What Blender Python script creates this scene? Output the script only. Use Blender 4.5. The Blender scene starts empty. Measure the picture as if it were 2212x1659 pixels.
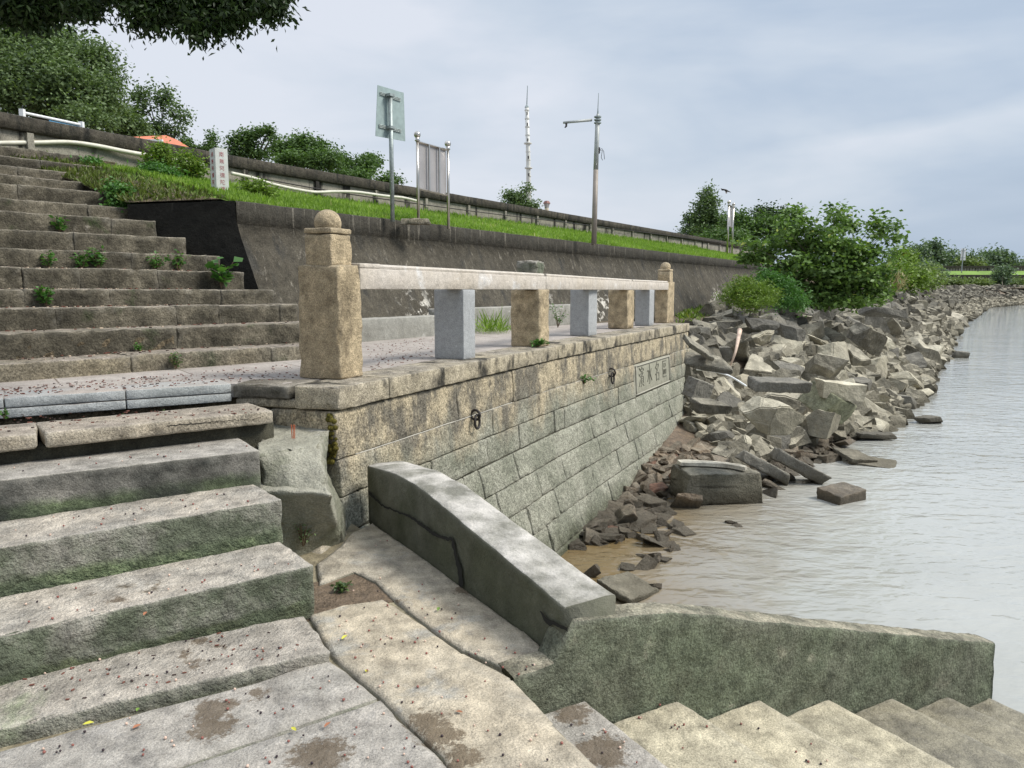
import bpy, bmesh, math, random
import numpy as np
from mathutils import Vector, Matrix, noise
from mathutils.geometry import delaunay_2d_cdt
rnd = random.Random(7)
nr = np.random.default_rng(11)
scene = bpy.context.scene
COL = scene.collection
PI = math.pi
# ------------------------------------------------------------------ camera, sky, sun, exposure
F, CX, CY, HOR = 1650.0, 1106.0, 829.5, 626.0       # photo units: 2212 x 1659
TILT = math.atan((CY - HOR) / F)
cam = bpy.data.cameras.new('camera'); co = bpy.data.objects.new('camera', cam); COL.objects.link(co)
cam.sensor_width = 36; cam.lens = 36 * F / 2212; cam.clip_end = 5000; cam.clip_start = .05
co.location = (0, 0, 0); co.rotation_euler = (PI / 2 - TILT, 0, 0)
scene.camera = co
SUN_EL, SUN_AZ = math.radians(48), math.radians(96)   # azimuth clockwise from +Y: over the river
sl = bpy.data.lights.new('sun', 'SUN'); so = bpy.data.objects.new('sun', sl); COL.objects.link(so)
sl.energy = 3.2; sl.angle = math.radians(20); sl.color = (1, .955, .88)
sd = Vector((math.sin(SUN_AZ) * math.cos(SUN_EL), math.cos(SUN_AZ) * math.cos(SUN_EL), math.sin(SUN_EL)))
so.rotation_euler = sd.to_track_quat('Z', 'Y').to_euler(); so.location = sd * 50
scene.view_settings.view_transform = 'Standard'; scene.view_settings.look = 'None'
scene.view_settings.exposure = 0.38; scene.view_settings.gamma = 1
def lin(c):
    return tuple((x / 255 / 12.92 if x / 255 <= .04045 else ((x / 255 + .055) / 1.055) ** 2.4) for x in c) + (1,)
w = bpy.data.worlds.new('World'); scene.world = w; w.use_nodes = True
nt = w.node_tree; N = nt.nodes; N.clear()
def nd(nt, t, **k):
    n = nt.nodes.new(t)
    for a, b in k.items():
        if a.startswith('i_'):
            n.inputs[a[2:].replace('_', ' ')].default_value = b
        else: setattr(n, a, b)
    return n
def L(nt, a, b): nt.links.new(a, b)
def ramp(nt, fac, stops, interp='LINEAR'):
    r = nt.nodes.new('ShaderNodeValToRGB'); r.color_ramp.interpolation = interp
    e = r.color_ramp.elements
    while len(e) < len(stops): e.new(.5)
    for k, (p, c) in enumerate(stops):
        e[k].position = p; e[k].color = c if len(c) == 4 else tuple(c) + (1,)
    L(nt, fac, r.inputs[0]); return r.outputs[0]
def mathn(nt, op, a, b=None, clamp=False):
    m = nt.nodes.new('ShaderNodeMath'); m.operation = op; m.use_clamp = clamp
    for k, v in enumerate((a, b)):
        if v is None: continue
        if isinstance(v, (int, float)): m.inputs[k].default_value = v
        else: L(nt, v, m.inputs[k])
    return m.outputs[0]
def mix(nt, fac, a, b, blend='MIX'):
    m = nt.nodes.new('ShaderNodeMix'); m.data_type = 'RGBA'; m.blend_type = blend
    for s, v in ((m.inputs[0], fac), (m.inputs[6], a), (m.inputs[7], b)):
        if isinstance(v, (int, float)): s.default_value = v
        elif isinstance(v, tuple): s.default_value = v if len(v) == 4 else v + (1,)
        else: L(nt, v, s)
    return m.outputs[2]
def mapr(nt, v, a, b, c=0.0, d=1.0):
    m = nt.nodes.new('ShaderNodeMapRange'); m.clamp = True
    L(nt, v, m.inputs[0])
    for k, x in enumerate((a, b, c, d)): m.inputs[k + 1].default_value = x
    return m.outputs[0]
sky = nd(nt, 'ShaderNodeTexSky', sky_type='NISHITA', sun_disc=False, sun_elevation=SUN_EL, sun_rotation=SUN_AZ)
sky.air_density = 1.5; sky.dust_density = 3
tc = nd(nt, 'ShaderNodeTexCoord')
mp = nd(nt, 'ShaderNodeMapping'); L(nt, tc.outputs['Generated'], mp.inputs[0]); mp.inputs['Scale'].default_value = (1.1, .8, 3.6)
mp.inputs['Rotation'].default_value = (0, math.radians(-9), 0)
n1 = nd(nt, 'ShaderNodeTexNoise', i_Scale=1.7, i_Detail=5, i_Roughness=.5, i_Distortion=.5); L(nt, mp.outputs[0], n1.inputs['Vector'])
n2 = nd(nt, 'ShaderNodeTexNoise', i_Scale=4.5, i_Detail=4, i_Roughness=.55); L(nt, mp.outputs[0], n2.inputs['Vector'])
sx = nd(nt, 'ShaderNodeSeparateXYZ'); L(nt, tc.outputs['Generated'], sx.inputs[0])
f1 = mathn(nt, 'ADD', mathn(nt, 'MULTIPLY', n1.outputs[0], .8), mathn(nt, 'MULTIPLY', n2.outputs[0], .22))
f2 = mathn(nt, 'SUBTRACT', f1, mathn(nt, 'MULTIPLY', sx.outputs['X'], .44))
el = mathn(nt, 'SUBTRACT', mathn(nt, 'ADD', mathn(nt, 'MULTIPLY', sx.outputs['X'], .19), .088 + .02), mathn(nt, 'ADD', sx.outputs['Z'], mathn(nt, 'MULTIPLY', mathn(nt, 'SUBTRACT', n2.outputs[0], .5), .05)))
wedge = mathn(nt, 'MULTIPLY', mathn(nt, 'MULTIPLY', mapr(nt, el, 0, .015), mapr(nt, el, .10, .02)), mapr(nt, sx.outputs['X'], .16, .40))
f2 = mathn(nt, 'ADD', f2, mathn(nt, 'MULTIPLY', wedge, .14))
ccol = ramp(nt, f2, [(.18, lin((153, 170, 191))), (.36, lin((170, 184, 202))), (.50, lin((188, 198, 211))), (.66, lin((206, 211, 221)))])
up = mapr(nt, sx.outputs['Z'], .0, .10)
ccol = mix(nt, mathn(nt, 'MULTIPLY', mathn(nt, 'SUBTRACT', 1.0, up), .35), ccol, lin((170, 188, 207)))
skyc = mix(nt, 1.0, sky.outputs[0], (.07, .07, .07, 1), 'MULTIPLY')
col = mix(nt, .88, skyc, ccol)
zen = mapr(nt, sx.outputs['Z'], .42, .95, 1.0, 1.8)        # an overcast dome is brightest overhead
bg = nd(nt, 'ShaderNodeBackground'); L(nt, col, bg.inputs[0]); L(nt, zen, bg.inputs[1])
L(nt, bg.outputs[0], nd(nt, 'ShaderNodeOutputWorld').inputs[0])

# ------------------------------------------------------------------ geometry helpers
FW = np.array([0, math.cos(TILT), -math.sin(TILT)]); RT = np.array([1., 0, 0]); UPV = np.array([0, math.sin(TILT), math.cos(TILT)])
def ray(u, v): return FW + RT * (u - CX) / F - UPV * (v - CY) / F
def Z(u, v, z):                    # the point of the level z seen at (u, v)
    d = ray(u, v); return Vector(d * (z / d[2]))
def Dp(u, v, D):                   # the point at distance D (world y)
    d = ray(u, v); return Vector(d * (D / d[1]))
def pl(u, v, p, n):                # the point of a real plane
    d = ray(u, v); return Vector(d * (float(np.dot(np.array(p), np.array(n))) / float(np.dot(d, np.array(n)))))
def dirv(az): a = math.radians(az); return Vector((math.sin(a), math.cos(a), 0))
def V2(p, z): return Vector((p[0], p[1], z))
def tag(o, label=None, cat=None, group=None, kind=None):
    if label: o['label'] = label
    if cat: o['category'] = cat
    if group: o['group'] = group
    if kind: o['kind'] = kind
    return o
def empty(name, loc, label=None, cat=None, group=None, rz=0):
    o = bpy.data.objects.new(name, None); COL.objects.link(o); o.location = loc; o.rotation_euler = (0, 0, rz)
    o.empty_display_size = .1
    return tag(o, label, cat, group)
def link(name, me, mat, parent=None, loc=None, smooth=False):
    if mat is not None:
        for m in (mat if isinstance(mat, (list, tuple)) else [mat]): me.materials.append(m)
    if smooth: me.polygons.foreach_set('use_smooth', [True] * len(me.polygons))
    o = bpy.data.objects.new(name, me); COL.objects.link(o)
    if parent is not None:
        o.parent = parent
    if loc is not None: o.location = loc
    return o
class MB:                          # mesh collector in world coordinates
    def __init__(s): s.v = []; s.f = []; s.m = []
    def add(s, vs, fs, mi=0):
        b = len(s.v); s.v += [tuple(p) for p in vs]; s.f += [tuple(i + b for i in f) for f in fs]; s.m += [mi] * len(fs)
    def build(s, name, mat, parent=None, smooth=False, origin=None):
        vs = np.array(s.v, float)
        if parent is not None:
            origin = np.array(parent.matrix_world.translation if parent.parent is None else parent.location)
            par = parent
            o0 = np.zeros(3); q = parent
            while q is not None: o0 += np.array(q.location); q = q.parent
            vs = vs - o0; loc = None
        else:
            if origin is None:
                origin = np.array([vs[:, 0].mean(), vs[:, 1].mean(), vs[:, 2].min()])
            vs = vs - np.array(origin); loc = tuple(origin)
        me = bpy.data.meshes.new(name); me.from_pydata([tuple(p) for p in vs], [], s.f)
        if any(s.m): me.polygons.foreach_set('material_index', s.m)
        return link(name, me, mat, parent, loc, smooth)
def box(mb, c, ax, ay, az_, hx, hy, hz, mi=0):
    c = Vector(c); vs = []
    for k in range(8):
        vs.append(c + ax * (hx if k & 1 else -hx) + ay * (hy if k & 2 else -hy) + az_ * (hz if k & 4 else -hz))
    mb.add(vs, [(0, 2, 3, 1), (4, 5, 7, 6), (0, 1, 5, 4), (2, 6, 7, 3), (0, 4, 6, 2), (1, 3, 7, 5)], mi)
UZ = Vector((0, 0, 1))
def tube(mb, pts, rad, n=8, caps=True, mi=0):
    pts = [Vector(p) for p in pts]
    if not hasattr(rad, '__len__'): rad = [rad] * len(pts)
    vs = []; fs = []
    prev = None
    for i, p in enumerate(pts):
        t = (pts[min(i + 1, len(pts) - 1)] - pts[max(i - 1, 0)]).normalized()
        a = prev if prev is not None else (Vector((1, 0, 0)) if abs(t.x) < .9 else Vector((0, 1, 0)))
        a = (a - t * a.dot(t)).normalized(); b = t.cross(a); prev = a
        for k in range(n):
            g = 2 * PI * k / n; vs.append(p + (a * math.cos(g) + b * math.sin(g)) * rad[i])
    for i in range(len(pts) - 1):
        for k in range(n):
            fs.append((i * n + k, i * n + (k + 1) % n, (i + 1) * n + (k + 1) % n, (i + 1) * n + k))
    if caps: fs.append(tuple(range(n))[::-1]); fs.append(tuple((len(pts) - 1) * n + k for k in range(n)))
    mb.add(vs, fs, mi)
def sphere(mb, c, r, n=16, m=10, sq=1.0, mi=0):
    c = Vector(c); vs = [c + Vector((0, 0, r * sq))]; fs = []
    for i in range(1, m):
        a = PI * i / m
        for k in range(n):
            g = 2 * PI * k / n; vs.append(c + Vector((r * math.sin(a) * math.cos(g), r * math.sin(a) * math.sin(g), r * sq * math.cos(a))))
    vs.append(c - Vector((0, 0, r * sq)))
    for k in range(n): fs.append((0, 1 + k, 1 + (k + 1) % n))
    for i in range(m - 2):
        for k in range(n): fs.append((1 + i * n + k, 1 + (i + 1) * n + k, 1 + (i + 1) * n + (k + 1) % n, 1 + i * n + (k + 1) % n))
    e = len(vs) - 1
    for k in range(n): fs.append((e, 1 + (m - 2) * n + (k + 1) % n, 1 + (m - 2) * n + k))
    mb.add(vs, fs, mi)
def hexb(mb, B, T, cell=.05, r=.012, amp=.006, freq=5.0, edge=1.8, seed=0.0, mi=0):
    """worn stone block: 4 bottom + 4 top corners (ccw from above), chamfered edges, uneven faces"""
    B = [Vector(p) for p in B]; T = [Vector(p) for p in T]
    lu = ((B[1] - B[0]).length + (T[1] - T[0]).length) / 2; lv = ((B[3] - B[0]).length + (T[3] - T[0]).length) / 2; lw = (T[0] - B[0]).length
    def params(l):
        rr = min(r, l * .3) / l; n = max(1, min(90, int(round(l / cell))))
        return [0.0, rr] + [rr + (1 - 2 * rr) * k / n for k in range(1, n)] + [1 - rr, 1.0]
    U, Vv, W = params(lu), params(lv), params(lw)
    idx = {}; vs = []; fs = []
    cen = sum((B + T), Vector()) / 8
    off = Vector((seed * 3.1, seed * 1.7, seed))
    def vert(i, j, k):
        key = (i, j, k)
        if key in idx: return idx[key]
        u, v, w_ = U[i], Vv[j], W[k]
        ex = int(i in (0, len(U) - 1)) + int(j in (0, len(Vv) - 1)) + int(k in (0, len(W) - 1))
        if ex >= 2:
            c = .32 if ex == 2 else .45
            if i in (0, len(U) - 1): u += (U[1] if i == 0 else -U[1]) * c
            if j in (0, len(Vv) - 1): v += (Vv[1] if j == 0 else -Vv[1]) * c
            if k in (0, len(W) - 1): w_ += (W[1] if k == 0 else -W[1]) * c
        b = (B[0] * (1 - u) + B[1] * u) * (1 - v) + (B[3] * (1 - u) + B[2] * u) * v
        t = (T[0] * (1 - u) + T[1] * u) * (1 - v) + (T[3] * (1 - u) + T[2] * u) * v
        p = b * (1 - w_) + t * w_
        if amp:
            q = p * freq + off
            d = noise.noise_vector(q) + noise.noise_vector(q * 3.1) * .45
            near = i in (0, 1, len(U) - 1, len(U) - 2) and j in (0, 1, len(Vv) - 1, len(Vv) - 2) or ex >= 2
            p = p + d * amp * (edge if near else 1.0)
            if ex >= 2:
                ch = max(0, noise.noise(p * freq * 2.2 + off) - .25) * amp * 7
                p = p + (cen - p).normalized() * ch
        vs.append(p); idx[key] = len(vs) - 1; return idx[key]
    nu, nv, nw = len(U), len(Vv), len(W)
    for i in range(nu - 1):
        for j in range(nv - 1):
            fs.append((vert(i, j, 0), vert(i, j + 1, 0), vert(i + 1, j + 1, 0), vert(i + 1, j, 0)))
            e = nw - 1; fs.append((vert(i, j, e), vert(i + 1, j, e), vert(i + 1, j + 1, e), vert(i, j + 1, e)))
    for i in range(nu - 1):
        for k in range(nw - 1):
            fs.append((vert(i, 0, k), vert(i + 1, 0, k), vert(i + 1, 0, k + 1), vert(i, 0, k + 1)))
            e = nv - 1; fs.append((vert(i, e, k), vert(i, e, k + 1), vert(i + 1, e, k + 1), vert(i + 1, e, k)))
    for j in range(nv - 1):
        for k in range(nw - 1):
            fs.append((vert(0, j, k), vert(0, j, k + 1), vert(0, j + 1, k + 1), vert(0, j + 1, k)))
            e = nu - 1; fs.append((vert(e, j, k), vert(e, j + 1, k), vert(e, j + 1, k + 1), vert(e, j, k + 1)))
    mb.add(vs, fs, mi)
def slab(mb, P, z0, z1, **k):       # P: four xy corners, counter-clockwise
    ar = sum(P[i][0] * P[(i + 1) % 4][1] - P[(i + 1) % 4][0] * P[i][1] for i in range(4))
    if ar < 0: P = [P[0], P[3], P[2], P[1]]
    hexb(mb, [V2(p, z0) for p in P], [V2(p, z1) for p in P], **k)
def prism(mb, pts, z0, z1, mi=0, ztop=None):
    n = len(pts)
    ar = sum(pts[i][0] * pts[(i + 1) % n][1] - pts[(i + 1) % n][0] * pts[i][1] for i in range(n))
    if ar < 0: pts = pts[::-1]
    mb.add([V2(p, z0) for p in pts] + [V2(p, z1) for p in pts],
           [tuple(range(n))[::-1], tuple(range(n, 2 * n))] + [(i, (i + 1) % n, n + (i + 1) % n, n + i) for i in range(n)], mi)

# ------------------------------------------------------------------ materials
def newmat(name):
    m = bpy.data.materials.new(name); m.use_nodes = True; nt = m.node_tree; nt.nodes.clear()
    b = nt.nodes.new('ShaderNodeBsdfPrincipled'); o = nt.nodes.new('ShaderNodeOutputMaterial'); L(nt, b.outputs[0], o.inputs[0])
    return m, nt, b
def vecs(nt, obj=False):
    if obj:
        t = nt.nodes.new('ShaderNodeTexCoord'); oi = nt.nodes.new('ShaderNodeObjectInfo')
        c = nt.nodes.new('ShaderNodeVectorMath'); c.operation = 'ADD'; L(nt, t.outputs['Object'], c.inputs[0])
        s = nt.nodes.new('ShaderNodeVectorMath'); s.operation = 'SCALE'; s.inputs[0].default_value = (31, 17, 23); L(nt, oi.outputs['Random'], s.inputs['Scale'])
        L(nt, s.outputs[0], c.inputs[1]); return c.outputs[0], oi
    g = nt.nodes.new('ShaderNodeNewGeometry'); return g.outputs['Position'], g
def noi(nt, vec, scale, detail=4, rough=.55, stretch=None, dist=0):
    if stretch:
        m = nt.nodes.new('ShaderNodeMapping'); L(nt, vec, m.inputs[0]); m.inputs['Scale'].default_value = stretch; vec = m.outputs[0]
    n = nd(nt, 'ShaderNodeTexNoise', i_Scale=scale, i_Detail=detail, i_Roughness=rough, i_Distortion=dist); L(nt, vec, n.inputs['Vector']); return n.outputs[0]
def nz(nt):
    g = nt.nodes.new('ShaderNodeNewGeometry'); s = nt.nodes.new('ShaderNodeSeparateXYZ'); L(nt, g.outputs['True Normal'], s.inputs[0]); return s.outputs['Z']
def pz(nt):
    g = nt.nodes.new('ShaderNodeNewGeometry'); s = nt.nodes.new('ShaderNodeSeparateXYZ'); L(nt, g.outputs['Position'], s.inputs[0]); return s.outputs['Z']
def stone(name, c1, c2, grain=(.38, 140), big=1.6, top=None, side=None, stain=None, stain2=None, bump=.004, bscale=28, rough=.9, obj=False,
          mid=(.42, 10), zfn=None, pits=None, spec=.25, wear=1.0):
    """c1/c2 base; grain=(strength,scale); top=(col,amt) film and painted light on level faces; side=(col,amt) growth and painted shade on upright faces;
       stain=(col, scale, lo, hi, stretch)"""
    m, nt, b = newmat(name); v, src = vecs(nt, obj)
    c = mix(nt, mapr(nt, noi(nt, v, big, 5), .32, .68), c1, c2)
    if zfn: c = zfn(nt, v, c)
    if top:
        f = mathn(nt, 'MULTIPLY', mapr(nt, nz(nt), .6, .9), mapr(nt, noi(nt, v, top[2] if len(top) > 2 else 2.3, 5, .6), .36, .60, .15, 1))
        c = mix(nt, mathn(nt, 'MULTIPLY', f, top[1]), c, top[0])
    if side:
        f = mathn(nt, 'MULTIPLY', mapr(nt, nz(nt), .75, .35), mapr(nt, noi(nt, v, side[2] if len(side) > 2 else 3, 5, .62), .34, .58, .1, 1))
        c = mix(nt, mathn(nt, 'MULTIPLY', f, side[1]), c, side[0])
    for st in (stain, stain2):
        if st:
            f = mapr(nt, noi(nt, v, st[1], 6, .62, st[4] if len(st) > 4 else None, .3), st[2], st[3])
            c = mix(nt, f, c, st[0])
    g2 = mapr(nt, noi(nt, v, mid[1], 4, .6), .3, .7, 1 - mid[0], 1 + mid[0] * .7)
    gg = mapr(nt, noi(nt, v, grain[1], 3, .7), .34, .66, 1 - grain[0], 1 + grain[0] * .8)
    mul = mathn(nt, 'MULTIPLY', g2, gg)
    if obj: mul = mathn(nt, 'MULTIPLY', mul, mapr(nt, src.outputs['Random'], 0, 1, .72, 1.22))
    cm = nt.nodes.new('ShaderNodeCombineXYZ'); [L(nt, mul, cm.inputs[k]) for k in range(3)]
    c = mix(nt, 1.0, c, cm.outputs[0], 'MULTIPLY')
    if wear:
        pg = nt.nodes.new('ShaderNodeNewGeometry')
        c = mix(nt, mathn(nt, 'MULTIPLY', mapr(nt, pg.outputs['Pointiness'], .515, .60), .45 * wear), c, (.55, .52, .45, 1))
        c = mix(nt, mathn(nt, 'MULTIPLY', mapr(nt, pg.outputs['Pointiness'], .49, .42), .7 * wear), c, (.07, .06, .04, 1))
    L(nt, c, b.inputs['Base Color']); b.inputs['Roughness'].default_value = rough; b.inputs['Specular IOR Level'].default_value = spec
    h = mathn(nt, 'ADD', noi(nt, v, bscale, 6, .65), mathn(nt, 'MULTIPLY', noi(nt, v, bscale * .22, 3), 2.0))
    h = mathn(nt, 'ADD', h, mathn(nt, 'MULTIPLY', noi(nt, v, bscale * 4, 3, .7), .22))
    bp = nt.nodes.new('ShaderNodeBump'); bp.inputs['Distance'].default_value = bump * 4; bp.inputs['Strength'].default_value = .9; L(nt, h, bp.inputs['Height']); L(nt, bp.outputs[0], b.inputs['Normal'])
    return m
def plain(name, c, rough=.5, metal=0, spec=.5, var=.12, scale=9):
    m, nt, b = newmat(name); v, _ = vecs(nt)
    f = mapr(nt, noi(nt, v, scale, 5), .3, .7, 1 - var, 1 + var)
    cm = nt.nodes.new('ShaderNodeCombineXYZ'); [L(nt, f, cm.inputs[k]) for k in range(3)]
    L(nt, mix(nt, 1.0, c, cm.outputs[0], 'MULTIPLY'), b.inputs['Base Color'])
    b.inputs['Roughness'].default_value = rough; b.inputs['Metallic'].default_value = metal; b.inputs['Specular IOR Level'].default_value = spec
    return m
def leafmat(name, dark, light, accent=None, trans=.25):
    m, nt, b = newmat(name)
    a = nt.nodes.new('ShaderNodeAttribute'); a.attribute_name = 'var'
    st = [(0, dark), (.75, light)]
    if accent: st += [(.97, light), (1.0, accent)]
    c = ramp(nt, a.outputs['Fac'], st)
    L(nt, c, b.inputs['Base Color']); b.inputs['Roughness'].default_value = .5; b.inputs['Specular IOR Level'].default_value = .3
    tr = nt.nodes.new('ShaderNodeBsdfTranslucent'); L(nt, mix(nt, 1.0, c, (1.3, 1.5, .6, 1), 'MULTIPLY'), tr.inputs[0])
    ms = nt.nodes.new('ShaderNodeMixShader'); ms.inputs[0].default_value = trans
    L(nt, b.outputs[0], ms.inputs[1]); L(nt, tr.outputs[0], ms.inputs[2])
    L(nt, ms.outputs[0], [n for n in nt.nodes if n.type == 'OUTPUT_MATERIAL'][0].inputs[0])
    return m
BEIGE = (.46, .40, .29, 1); ALG = (.10, .125, .075, 1)
M = {}
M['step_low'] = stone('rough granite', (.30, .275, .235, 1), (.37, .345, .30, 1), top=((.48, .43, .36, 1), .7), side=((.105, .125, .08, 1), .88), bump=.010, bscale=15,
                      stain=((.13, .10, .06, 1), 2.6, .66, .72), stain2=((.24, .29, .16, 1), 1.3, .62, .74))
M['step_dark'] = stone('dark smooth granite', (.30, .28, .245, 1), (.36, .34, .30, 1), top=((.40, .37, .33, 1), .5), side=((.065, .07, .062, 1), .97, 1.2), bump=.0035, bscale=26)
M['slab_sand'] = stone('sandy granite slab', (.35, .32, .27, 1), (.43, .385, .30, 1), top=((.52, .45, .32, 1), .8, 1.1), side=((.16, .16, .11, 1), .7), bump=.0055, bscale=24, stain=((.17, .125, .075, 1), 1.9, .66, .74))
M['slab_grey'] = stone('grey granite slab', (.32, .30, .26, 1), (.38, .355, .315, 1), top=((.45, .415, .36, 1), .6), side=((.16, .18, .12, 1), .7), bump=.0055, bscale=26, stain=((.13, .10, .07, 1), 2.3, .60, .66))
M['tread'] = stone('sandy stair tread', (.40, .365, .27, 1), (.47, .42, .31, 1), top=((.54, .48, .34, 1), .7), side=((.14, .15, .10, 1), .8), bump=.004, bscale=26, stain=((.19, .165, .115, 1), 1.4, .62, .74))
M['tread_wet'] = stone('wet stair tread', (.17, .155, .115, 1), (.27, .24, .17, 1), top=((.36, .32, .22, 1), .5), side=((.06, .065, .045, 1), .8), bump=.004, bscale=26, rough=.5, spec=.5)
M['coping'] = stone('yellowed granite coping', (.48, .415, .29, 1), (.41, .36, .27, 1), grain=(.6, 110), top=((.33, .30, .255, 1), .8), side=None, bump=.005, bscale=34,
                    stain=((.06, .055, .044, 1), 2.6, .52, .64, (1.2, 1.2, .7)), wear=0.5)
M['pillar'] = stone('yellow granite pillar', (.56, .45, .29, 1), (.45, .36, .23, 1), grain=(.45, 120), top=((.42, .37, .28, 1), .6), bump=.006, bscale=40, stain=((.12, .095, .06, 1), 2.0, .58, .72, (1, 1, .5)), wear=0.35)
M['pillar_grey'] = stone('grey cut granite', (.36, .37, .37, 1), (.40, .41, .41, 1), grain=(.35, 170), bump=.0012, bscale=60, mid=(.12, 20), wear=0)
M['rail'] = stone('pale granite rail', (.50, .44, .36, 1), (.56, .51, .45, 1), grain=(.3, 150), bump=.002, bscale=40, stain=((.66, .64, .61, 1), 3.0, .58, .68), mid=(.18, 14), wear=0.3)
def wall_z(nt, v, c):
    n = noi(nt, v, 2.4, 5, .6, (1.0, 1.0, .45))
    zz = mathn(nt, 'ADD', pz(nt), mathn(nt, 'MULTIPLY', n, 1.0))
    f = mapr(nt, zz, -1.02, -.62)
    yel = mix(nt, mapr(nt, noi(nt, v, 3.2, 6, .68, (1, 1, .6)), .44, .58), (.52, .44, .30, 1), (.20, .18, .14, 1))
    lo = mix(nt, mapr(nt, noi(nt, v, 2.2, 5), .4, .62), (.37, .365, .29, 1), (.25, .255, .195, 1))
    wet = mapr(nt, mathn(nt, 'ADD', pz(nt), mathn(nt, 'MULTIPLY', noi(nt, v, 3, 4), .5)), -2.3, -2.6)
    lo = mix(nt, wet, lo, (.105, .11, .07, 1))
    return mix(nt, f, lo, yel)
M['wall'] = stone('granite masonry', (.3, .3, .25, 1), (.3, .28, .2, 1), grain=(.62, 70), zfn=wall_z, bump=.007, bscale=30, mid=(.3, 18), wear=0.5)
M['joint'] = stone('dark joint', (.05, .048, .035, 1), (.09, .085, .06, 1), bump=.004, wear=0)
M['mortar'] = stone('pale mortar', (.42, .40, .34, 1), (.5, .47, .4, 1), bump=.004)
M['kerb'] = stone('pale grey granite kerb', (.42, .435, .43, 1), (.36, .38, .37, 1), grain=(.3, 120), top=((.40, .345, .30, 1), .9), bump=.002, bscale=40, mid=(.15, 12), wear=0)
def tilefn(nt, v, c):
    mp = nt.nodes.new('ShaderNodeMapping'); L(nt, v, mp.inputs[0]); mp.inputs['Rotation'].default_value = (0, 0, math.radians(-35)); mp.inputs['Scale'].default_value = (1, 1, 0)
    br = nd(nt, 'ShaderNodeTexBrick', offset=0.5); L(nt, mp.outputs[0], br.inputs['Vector'])
    br.inputs['Scale'].default_value = 1.0; br.inputs['Mortar Size'].default_value = .006; br.inputs['Brick Width'].default_value = .9; br.inputs['Row Height'].default_value = .62
    br.inputs['Color1'].default_value = (0, 0, 0, 1); br.inputs['Color2'].default_value = (.25, .25, .25, 1); br.inputs['Mortar'].default_value = (1, 1, 1, 1)
    r = nt.nodes.new('ShaderNodeSeparateColor'); L(nt, br.outputs[0], r.inputs[0])
    return mix(nt, r.outputs[0], c, (.17, .14, .115, 1))
M['tile'] = stone('pinkish granite paving', (.37, .33, .295, 1), (.43, .39, .35, 1), grain=(.28, 120), bump=.0015, bscale=30, zfn=tilefn, mid=(.15, 8), stain=((.13, .10, .08, 1), 1.5, .68, .74), wear=0)
M['step_up'] = stone('weathered shaded step', (.15, .133, .098, 1), (.22, .195, .145, 1), grain=(.4, 60), top=((.34, .295, .24, 1), .95), side=((.052, .047, .034, 1), .85, 2.6), bump=.008, bscale=16,
                     stain=((.05, .065, .028, 1), 2.4, .62, .72), stain2=((.33, .30, .25, 1), 4.2, .68, .76), wear=0.5)  # riser colour darkened for the tree's shade, treads paler; moss stains are real
M['step_tan'] = stone('tan weathered step', (.25, .215, .15, 1), (.17, .155, .12, 1), grain=(.5, 60), top=((.36, .31, .26, 1), .9), bump=.007, bscale=16, stain=((.06, .065, .04, 1), 3.0, .58, .70), wear=0.5)
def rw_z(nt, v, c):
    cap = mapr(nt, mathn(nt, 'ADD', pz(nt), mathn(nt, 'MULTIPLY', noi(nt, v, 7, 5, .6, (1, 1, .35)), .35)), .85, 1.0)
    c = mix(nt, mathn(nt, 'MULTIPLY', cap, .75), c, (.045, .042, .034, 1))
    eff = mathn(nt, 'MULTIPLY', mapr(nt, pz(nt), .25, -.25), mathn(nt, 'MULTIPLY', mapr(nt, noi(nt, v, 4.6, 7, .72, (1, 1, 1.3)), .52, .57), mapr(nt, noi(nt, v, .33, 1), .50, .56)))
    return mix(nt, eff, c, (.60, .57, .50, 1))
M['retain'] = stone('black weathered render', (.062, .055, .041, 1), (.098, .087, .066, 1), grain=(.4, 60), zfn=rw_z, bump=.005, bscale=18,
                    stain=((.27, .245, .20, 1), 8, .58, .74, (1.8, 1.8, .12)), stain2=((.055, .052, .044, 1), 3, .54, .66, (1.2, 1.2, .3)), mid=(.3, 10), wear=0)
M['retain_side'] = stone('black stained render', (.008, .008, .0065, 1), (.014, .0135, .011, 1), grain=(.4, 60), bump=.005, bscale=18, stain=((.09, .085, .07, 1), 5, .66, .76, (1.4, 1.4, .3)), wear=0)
M['ledge'] = stone('pale cement ledge', (.33, .325, .29, 1), (.25, .245, .215, 1), grain=(.22, 80), top=((.42, .395, .345, 1), .7), bump=.003, bscale=16, stain=((.14, .13, .10, 1), 2.2, .60, .72, (1, 1, .5)), stain2=((.5, .49, .46, 1), 4, .62, .7), mid=(.2, 8), wear=0)
M['cap'] = stone('black weathered wall cap', (.052, .046, .036, 1), (.09, .079, .06, 1), grain=(.45, 70), bump=.005, bscale=20, stain=((.028, .027, .022, 1), 5, .50, .62, (1.6, 1.6, .4)), stain2=((.22, .20, .16, 1), 2.2, .68, .76), wear=0)
M['floodwall'] = stone('streaked cement wall', (.31, .29, .24, 1), (.23, .215, .175, 1), grain=(.3, 70), bump=.003, bscale=16, stain=((.03, .028, .024, 1), 2.6, .55, .62, (1, 1, .16)), mid=(.25, 8), wear=0)
M['parapet'] = stone('cement parapet', (.13, .13, .10, 1), (.19, .185, .15, 1), grain=(.13, 90), top=((.56, .53, .48, 1), .95, 4.2), side=((.075, .08, .05, 1), .96, 1.2), bump=.004, bscale=18, mid=(.2, 9), wear=0.3)
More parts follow.
